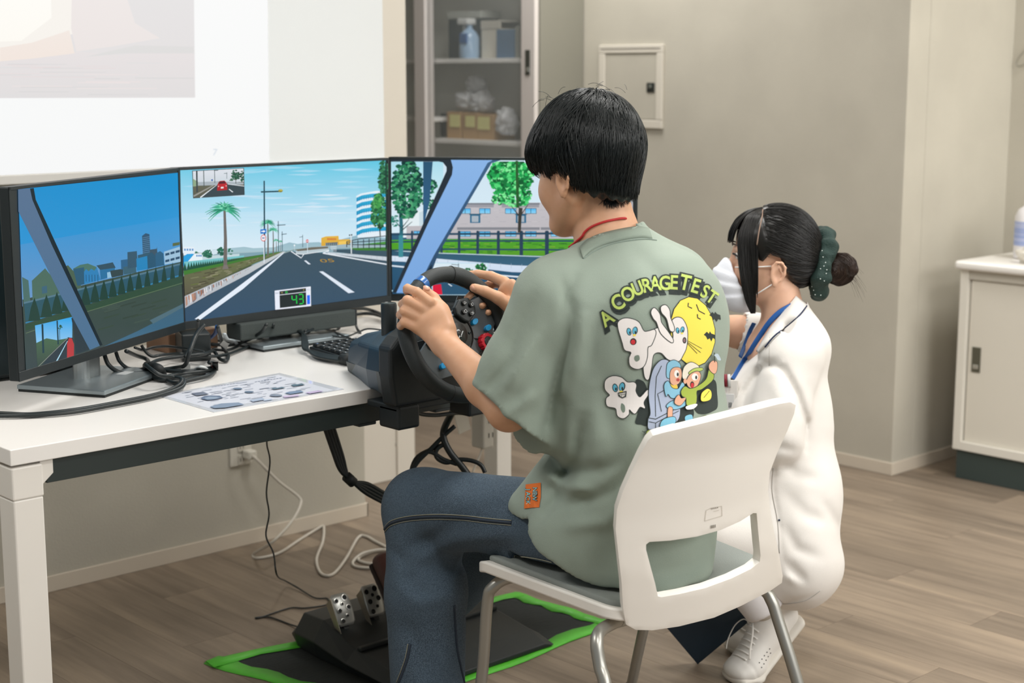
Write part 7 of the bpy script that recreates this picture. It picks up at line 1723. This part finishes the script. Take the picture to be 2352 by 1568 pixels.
# scrunchie
sc_ = Sdf(.0034); SC0 = N3(1882, 606); pts_ = []
for j in range(17):
    t = 2*math.pi*j/16; pts_.append(SC0+UP*.066*math.cos(t)*(.93+.07*math.sin(3*t))+FWh*.046*math.sin(t)+RT*(.004+.006*math.cos(2*t+1)-.012*math.cos(t)*-.6))
for j in range(16): ra_ = .0185+.004*math.sin(j*2.4); rb_ = .0185+.004*math.sin((j+1)*2.4); sc_.add(cap(pts_[j], pts_[j+1], ra_, rb_), .006)
sc_.post.append(ripple(.0022, 130, 3))
scr_ = sc_.mesh('scrunchie', mat('scrunchie_green', '#15302b', .75, bump=(300, .3)), nurse, 2)
SCB = bvh_of(scr_); dv = []
for k in range(34):
    p = on_shirt(R3.uniform(1848, 1905), R3.uniform(530, 684), 0, SCB)
    if p is not None and all(np.linalg.norm(p-q) > .008 for q in dv): dv.append(p)
vs = []; fs = []
for p in dv:
    k0_ = len(vs); 
    for j in range(6): t = j*1.047; vs.append(p+(RT*math.cos(t)+UP*math.sin(t))*.0013-FW*.0006)
    vs.append(p-FW*.0016); fs += [(k0_+j, k0_+(j+1) % 6, k0_+6) for j in range(6)]
tag(mesh_obj('dots', vs, fs, mat('dot_white', '#cfd8d4', .4), scr_, True), kind='stuff')
# tunic
TUN = mat('tunic_white', '#e9e5e0', .8, bump=(800, .12), sheen=.1)
tn = Sdf(.005)
tn.add(ecap(N3(1800, 810), N3(1778, 960), (.150, .088), (.148, .120), FWh), 0)
tn.add(ecap(N3(1778, 960), N3(1797, 1130), (.148, .120), (.160, .118), FWh), .04)
tn.add(ecap(N3(1797, 1120), N3(1816, 1275), (.165, .116), (.175, .110), FWh), .05)
tn.add(ell(N3(1818, 1300), (.094, .17, .090), (RT, FWh, UP)), .04)
tn.add(ecap(N3(1812, 790), N3(1800, 715), (.10, .078), (.060, .058), FWh), .04)
tn.add(cap(N3(1822, 800, -.13), N3(1822, 800, .13), .062, .062), .04)
tn.add(ecap(N3(1800, 1240, -.10), N3(1640, 1215, -.13), (.09, .085), (.085, .08), UP), .05)
# sleeves
tn.add(cap(N3(1815, 835, -.14), N3(1782, 1000, -.165), .062, .066), .03)
tn.add(cap(N3(1790, 780, .17), N3(1722, 766, .19), .056, .050), .02)
tn.add(cap(N3(1722, 764, .19), N3(1670, 755, .19), .040, .046), .004, 's')
tn.add(half(N3(1795, 1032, -.18), unit(-UP*.97-RT*.1), N3(1795, 1032, -.18)-V(.14, .14, .13), N3(1795, 1032, -.18)+V(.14, .07, .05)), .003, 'i', 0) if False else None
# neck opening and front
tn.add(cap(N3(1786, 640), N3(1803, 745), .051, .053), .004, 's'); tn.add(cap(N3(1765, 735, -.0), N3(1705, 800, -.0), .050, .030), .006, 's')
ncp = N3(1792, 752); tn.add(half(N3(1792, 752), unit(-RT*.73+UP*.68), ncp-V(.12, .12, .10), ncp+V(.09, .09, .12)), .003, 'i', 0)
tn.add(half(N3(1820, 1391), unit(-UP*1.0+RT*.04), N3(1820, 1391)-V(.5, .5, .3), N3(1820, 1391)+V(.5, .5, .12)), .006, 'i', 0)
CN = lambda pts_, w, a, dm=3.45: tn.post.append(crease(pts_, w*.8, a*.85, dm))
CN([(1700, 960), (1712, 900), (1745, 850), (1785, 828)], .010, .012); CN([(1745, 826), (1800, 850), (1830, 905), (1852, 970), (1850, 1030)], .011, .014)
CN([(1770, 870), (1800, 930), (1810, 1010)], .018, -.005); CN([(1850, 870), (1880, 930), (1885, 1010)], .016, .004)
CN([(1720, 1040), (1760, 1020), (1830, 1035)], .012, .010, 3.5); CN([(1790, 1060), (1830, 1090), (1880, 1100)], .016, .007)
CN([(1800, 1130), (1850, 1180), (1900, 1200)], .018, .007); CN([(1795, 1200), (1830, 1260), (1880, 1280)], .016, .007); CN([(1805, 1290), (1835, 1320), (1850, 1335)], .012, .008); CN([(1800, 1320), (1830, 1340)], .010, -.006)
CN([(1890, 1150), (1915, 1190), (1930, 1220)], .014, .005); CN([(1780, 1030), (1775, 1120), (1788, 1200), (1800, 1290)], .006, .004); CN([(1740, 1380), (1800, 1385), (1880, 1365)], .005, .003)
tn.post.append(ripple(.0014, 24, 21))
tunic = tn.mesh('tunic', TUN, nurse, 2)
TB = bvh_of(tunic); NAVY = mat('piping_navy', '#1f2b4a', .7); LAN = mat('lanyard_blue', '#1857a0', .55)
def on_t(pts_, off=.002, n=6, bv=None): 
    q = [on_shirt(p[0], p[1], off, bv or TB) for p in spline(pts_, n)]; return [p for p in q if p is not None]
# collar as a cloth band lying on the shoulder
def ribbon_on(nm, up_, dn, m, off, par_, th_=.003):
    A_ = [on_shirt(p[0], p[1], off, TB) for p in spline(up_, 6)]; B_ = [on_shirt(p[0], p[1], off*.5, TB) for p in spline(dn, 6)]; n_ = min(len(A_), len(B_)); vs = []; ok = []
    for a_, b_ in zip(A_[:n_], B_[:n_]): ok.append(a_ is not None and b_ is not None); vs += [a_ if a_ is not None else V(0, 0, 0), b_ if b_ is not None else V(0, 0, 0)]
    fs = [(2*i, 2*i+2, 2*i+3, 2*i+1) for i in range(n_-1) if ok[i] and ok[i+1]]
    o = mesh_obj(nm, vs, fs, m, par_, True); s_ = o.modifiers.new('s', 'SOLIDIFY'); s_.thickness = th_; s_.offset = 0; return o
NB = bvh_of(nbody)
def near(x, y, off):
    c_ = [p for p in (on_shirt(x, y, 0, TB), on_shirt(x, y, 0, NB)) if p is not None]
    if not c_: return None
    p = min(c_, key=lambda q: np.linalg.norm(q-CAM)); return p+unit(CAM-p)*off
rows = [[(1828, 680), (1812, 700), (1790, 728), (1768, 756), (1750, 785), (1738, 806)], [(1840, 690), (1824, 710), (1800, 738), (1774, 764), (1754, 790), (1741, 808)], [(1853, 700), (1836, 722), (1808, 747), (1778, 770), (1756, 796), (1743, 811)]]
offs = [.004, .012, .005]; G_ = []
for rw, of in zip(rows, offs): G_.append([near(x, y, of) for x, y in [tuple(p) for p in spline(rw, 5)]])
nn_ = min(len(r_) for r_ in G_); vs = []; okk = []
for r_ in G_:
    last = next(p for p in r_ if p is not None)
    for p in r_[:nn_]: last = p if p is not None else last; vs.append(last)
for it in range(2):
    for a_ in range(3):
        for b_ in range(1, nn_-1): vs[a_*nn_+b_] = (vs[a_*nn_+b_-1]+vs[a_*nn_+b_]*2+vs[a_*nn_+b_+1])/4
o = mesh_obj('collar', vs, [(a_*nn_+b_, a_*nn_+b_+1, (a_+1)*nn_+b_+1, (a_+1)*nn_+b_) for a_ in range(2) for b_ in range(nn_-1)], TUN, tunic, True); s_ = o.modifiers.new('s', 'SOLIDIFY'); s_.thickness = .003; s_.offset = 0
scb = bvh_of(nhair); pq = [on_shirt(x, y, .0012, scb) for x, y in spline([(1753, 482), (1749, 505), (1743, 535), (1739, 562)], 5)]; pq = [p for p in pq if p is not None]
if len(pq) > 3: tube('parting', pq, .0016, mat('scalp', '#8a7466', .7), nhair, 6, 0)
def tl(nm, pts_, r_, m, off=.002, **k):
    P_ = on_t(pts_, off)
    if len(P_) > 3: return tube(nm, P_, r_, m, tunic, 6, 0, **k)
tube('collar_piping', [p for p in [near(x, y, .006) for x, y in spline([(1853, 702), (1837, 723), (1809, 748), (1779, 771), (1757, 797)], 5)] if p is not None], .0017, NAVY, tunic, 6, 0)
tl('sleeve_mark', [(1777, 1031), (1784, 1033)], .003, NAVY, .003)
tl('pocket_piping', [(1788, 1194), (1792, 1194)], .002, NAVY)
tl('seam', [(1776, 1075), (1774, 1130), (1786, 1200), (1790, 1270)], .0011, mat('seam_grey', '#b9b5b0', .8), .0006)
tl('seam', [(1768, 775), (1767, 840)], .0008, mat('seam_grey', '#b9b5b0'), .0006)
tl('hem_seam', [(1745, 1378), (1800, 1386), (1850, 1378), (1885, 1355)], .0008, mat('seam_grey', '#b9b5b0'), .0006)
# lanyard: neck to chest
def lan(pts_, dds):
    P_ = spline([N3(x, y, dd) for (x, y), dd in zip(pts_, dds)], 6); return P_
NB = bvh_of(nbody)
lp = []
for x, y in spline([(1822, 700), (1795, 715), (1772, 738), (1750, 770), (1725, 810), (1700, 850), (1680, 885), (1662, 915)], 6):
    a_ = on_shirt(x, y, .004, TB); b_ = on_shirt(x, y, .004, NB); c_ = [p for p in (a_, b_) if p is not None]
    if c_: lp.append(min(c_, key=lambda p: np.linalg.norm(p-CAM)))
lp2 = [lp[0]]+[(lp[i-1]+lp[i]*2+lp[i+1])/4 for i in range(1, len(lp)-1)]+[lp[-1]]
o = tube('lanyard', lp2, .0062, LAN, nurse, 8, 0, flat=.25, flatdir=-FWh)
tube('lanyard_clip', lp2[-9:-5], .0075, mat('clip_black', '#1d2326', .5), nurse, 8, 0, flat=.4, flatdir=-FWh)
tube('lanyard', [N3(1732, 742, .07), N3(1722, 762, .09), N3(1712, 790, .09), N3(1700, 820, .06)], .005, LAN, nurse, 8, 6, flat=.25, flatdir=-FWh)
# chest pocket with name badge and pens
h_, n_, _i, _d = TB.ray_cast(CAMV, Vector(ray(1674, 925)).normalized()); cp_ = np.array(h_); pnn = unit(np.array(n_)); pnn = pnn if pnn@FW < 0 else -pnn; pnn = unit(pnn*.6-FWh*.4); psx = unit(np.cross(pnn, UP)); psx = psx if psx@RT > 0 else -psx; cp_ = cp_+pnn*.003
obox('chest_pocket', cp_, (psx, UP, pnn), (.026, .050, .003), TUN, tunic, .002)
obox('name_badge', cp_+UP*-.005+pnn*.0045+RT*.002, (psx, UP, pnn), (.017, .024, .001), mat('badge_white', '#dfe0e0', .35), nurse, .001)
for k, (cx_, cc_) in enumerate(((-.010, '#c8506c'), (-.002, '#8e2f3c'), (.006, '#d9dcdc'))): tube('pen', [cp_+psx*cx_+UP*.035+pnn*.004, cp_+psx*cx_+UP*.062+pnn*.006], .0035, mat('pen%d' % k, cc_, .35), nurse, 10, 0)
A = Art(lambda x, y, l: cp_+psx*x-UP*y+pnn*(.0057+l)+UP*-.005+RT*.002, .0001)
for x0_ in (-.010, .003):
    for k in range(4): A.rect(x0_, -.004+k*.0028, x0_+.009, -.0031+k*.0028, '#2d3236')
    A.rect(x0_+.001, -.006, x0_+.002, .006, '#2d3236'); A.rect(x0_+.006, -.006, x0_+.007, .006, '#2d3236')
A.build('badge_lettering', attr_mat('badge_print', 0), nurse)
# trousers, socks, shoes
TRS = mat('trousers_white', '#dcd9da', .8, bump=(800, .12))
tr = Sdf(.005)
for sgn in (-1, 1):
    q_ = .115*sgn
    tr.add(ecap(N3(1795, 1265, q_*.95), N3(1655, 1240, q_*1.15), (.070, .066), (.068, .066), UP), .01 if sgn < 0 else .02)
    tr.add(cap(N3(1655, 1245, q_*1.15), N3(1752, 1395, q_*.9+.0), .062, .044), .02)
tr.add(half(N3(1745, 1388), unit(-UP*.85-RT*-.5), N3(1745, 1388)-V(.4, .4, .3), N3(1745, 1388)+V(.4, .4, .1)), .004, 'i', 0)
for pts_, w_, a_ in (([(1690, 1205), (1720, 1240), (1748, 1270)], .012, .008), ([(1650, 1220), (1680, 1250), (1720, 1280)], .01, .006), ([(1700, 1260), (1720, 1290)], .010, .005)): tr.post.append(crease(pts_, w_, a_, 3.6))
trous = tr.mesh('trousers', TRS, nurse, 2)
SHW = mat('sneaker_white', '#e7e4df', .45); SOLE = mat('sneaker_sole', '#ddd8cf', .6); SOCK = mat('sock_ribbed', '#b9b2a8', .9, bump=(500, .3))
def sneaker(dd, lab_parts):
    """heel raised, ball of the foot on the floor; toe toward the camera's lower left"""
    toe_ = PD(1672, 1528, Dn+dd); T0 = V(toe_[0], toe_[1], 0)
    dirh = unit(V(*(PD(1850, 1490, Dn+dd+.12)-PD(1672, 1528, Dn+dd))[:2], 0)); side_ = V(-dirh[1], dirh[0], 0)
    a_ = math.radians(38)
    ball = T0+dirh*.065; fdir = dirh*math.cos(a_)+V(0, 0, math.sin(a_)); fup = -dirh*math.sin(a_)+V(0, 0, math.cos(a_))
    G = lambda f, s_, u: ball+fdir*f+side_*s_+fup*u
    up_ = Sdf(.0036)
    up_.add(ecap(T0+dirh*.022+V(0, 0, .028), ball+V(0, 0, .036), (.037, .018), (.043, .027), side_), 0)
    up_.add(ecap(G(.005, 0, .036), G(.10, 0, .052), (.043, .028), (.036, .046), side_), .02)
    up_.add(ecap(G(.10, 0, .055), G(.158, 0, .050), (.035, .046), (.032, .040), side_), .02)
    up_.add(cap(G(.11, 0, .085), G(.145, 0, .095), .032, .031), .015)
    up_.add(cap(G(.118, 0, .118), G(.135, 0, .15), .027, .03), .004, 's')
    up_.post.append(lambda P: -.0012*((P-ball)@fup > .088)*((P-ball)@fdir > .05))
    up_.post.append(lambda P: .0016*np.exp(-(((P-ball)@fdir-.004-.25*((P-ball)@fup-.04))/.004)**2))
    up_.post.append(lambda P: .0010*np.exp(-(((P-ball)@fdir-.135-.4*((P-ball)@fup-.04))/.003)**2))
    o = up_.mesh('sneaker', SHW, nurse, 1)
    sl = Sdf(.0036)
    sl.add(ecap(T0+dirh*.020+V(0, 0, .014), ball+V(0, 0, .014), (.042, .013), (.048, .014), side_), 0)
    sl.add(ecap(G(.0, 0, .014), G(.095, 0, .014), (.048, .014), (.040, .0155), side_), .006); sl.add(ecap(G(.095, 0, .014), G(.166, 0, .017), (.040, .0155), (.038, .019), side_), .006)
    sl.add(half(V(0, 0, .001), V(0, 0, -1), T0-.4, T0+.4), .002, 'i', 0)
    sl.mesh('sneaker_sole', SOLE, o, 1)
    UB = bvh_of(o)
    for k in range(6):
        pts_ = []
        for j in range(7):
            s_ = (-1+j/3)*.022; p0_ = G(.012+k*.0125, s_, .16); h_, n_, i_, d2 = UB.ray_cast(Vector(p0_), Vector(-fup))
            if h_ is not None: pts_.append(np.array(h_)+fup*.0015)
        if len(pts_) > 3: tube('lace', pts_, .0030, mat('lace_white', '#e9e6e0', .8), o, 6, 3, flat=.5)
    lc_ = G(.078, .004*0, .104)
    for k in (1, -1):
        tube('lace', [lc_, lc_+side_*.014*k+fup*.012, lc_+side_*.030*k-fdir*.02+fup*.006, lc_+side_*.038*k-fdir*.05-fup*.012, lc_+side_*.040*k-fdir*.066-fup*.028], .0026, mat('lace_white', '#e9e6e0'), o, 6, 5, flat=.5)
    for k in range(10):
        p0_ = G(.022+(k//2)*.010+(k % 2)*.004, -.12, .040+(k % 2)*.010); h_, n_, i_, d2 = UB.ray_cast(Vector(p0_), Vector(side_))
        if h_ is not None: lathe('vent_hole', np.array(h_)-side_*.0004, -side_, [(.0016, 0), (.0012, .0006), (.0003, .0002)], mat('vent_dark', '#3b3a38', .8), o, 8)
    return G, side_, fup, fdir
G1, s1, u1, f1_ = sneaker(-.02, 1); G2, s2_, u2, f2_ = sneaker(.17, 2)
for G_, q_ in ((G1, -.1), (G2, .1)):
    sk = Sdf(.0036); sk.add(cap(G_(.118, 0, .075), G_(.122, 0, .115), .0285, .030), 0); sk.add(cap(G_(.122, 0, .115), N3(1748, 1390, q_*.95), .030, .034), .01); sk.mesh('sock', SOCK, nurse, 1)
# dark blue folder propped on the floor between the chair and the shoes
fo = [PD(1603, 1514, 3.62), PD(1752, 1396, 3.50), PD(1655, 1290, 3.44), PD(1505, 1405, 3.56)]
fo[0][2] = .001; nrm = unit(np.cross(fo[1]-fo[0], fo[3]-fo[0]))
fd_ = empty('folder', tuple(fo[0]), 'dark navy folder standing on one corner between the chair and the white shoes', 'folder')
prism('cover', fo, nrm*.003, mat('folder_navy', '#1c3040', .6), fd_, .0008); prism('cover', [p+nrm*.006+(sum(fo)/4-p)*.01 for p in fo], nrm*.003, mat('folder_navy', '#182838'), fd_, .0008)
prism('paper_sheets', [p+nrm*.0032+(sum(fo)/4-p)*.04 for p in fo], nrm*.0025, mat('paper_pale', '#c8c6be'), fd_)
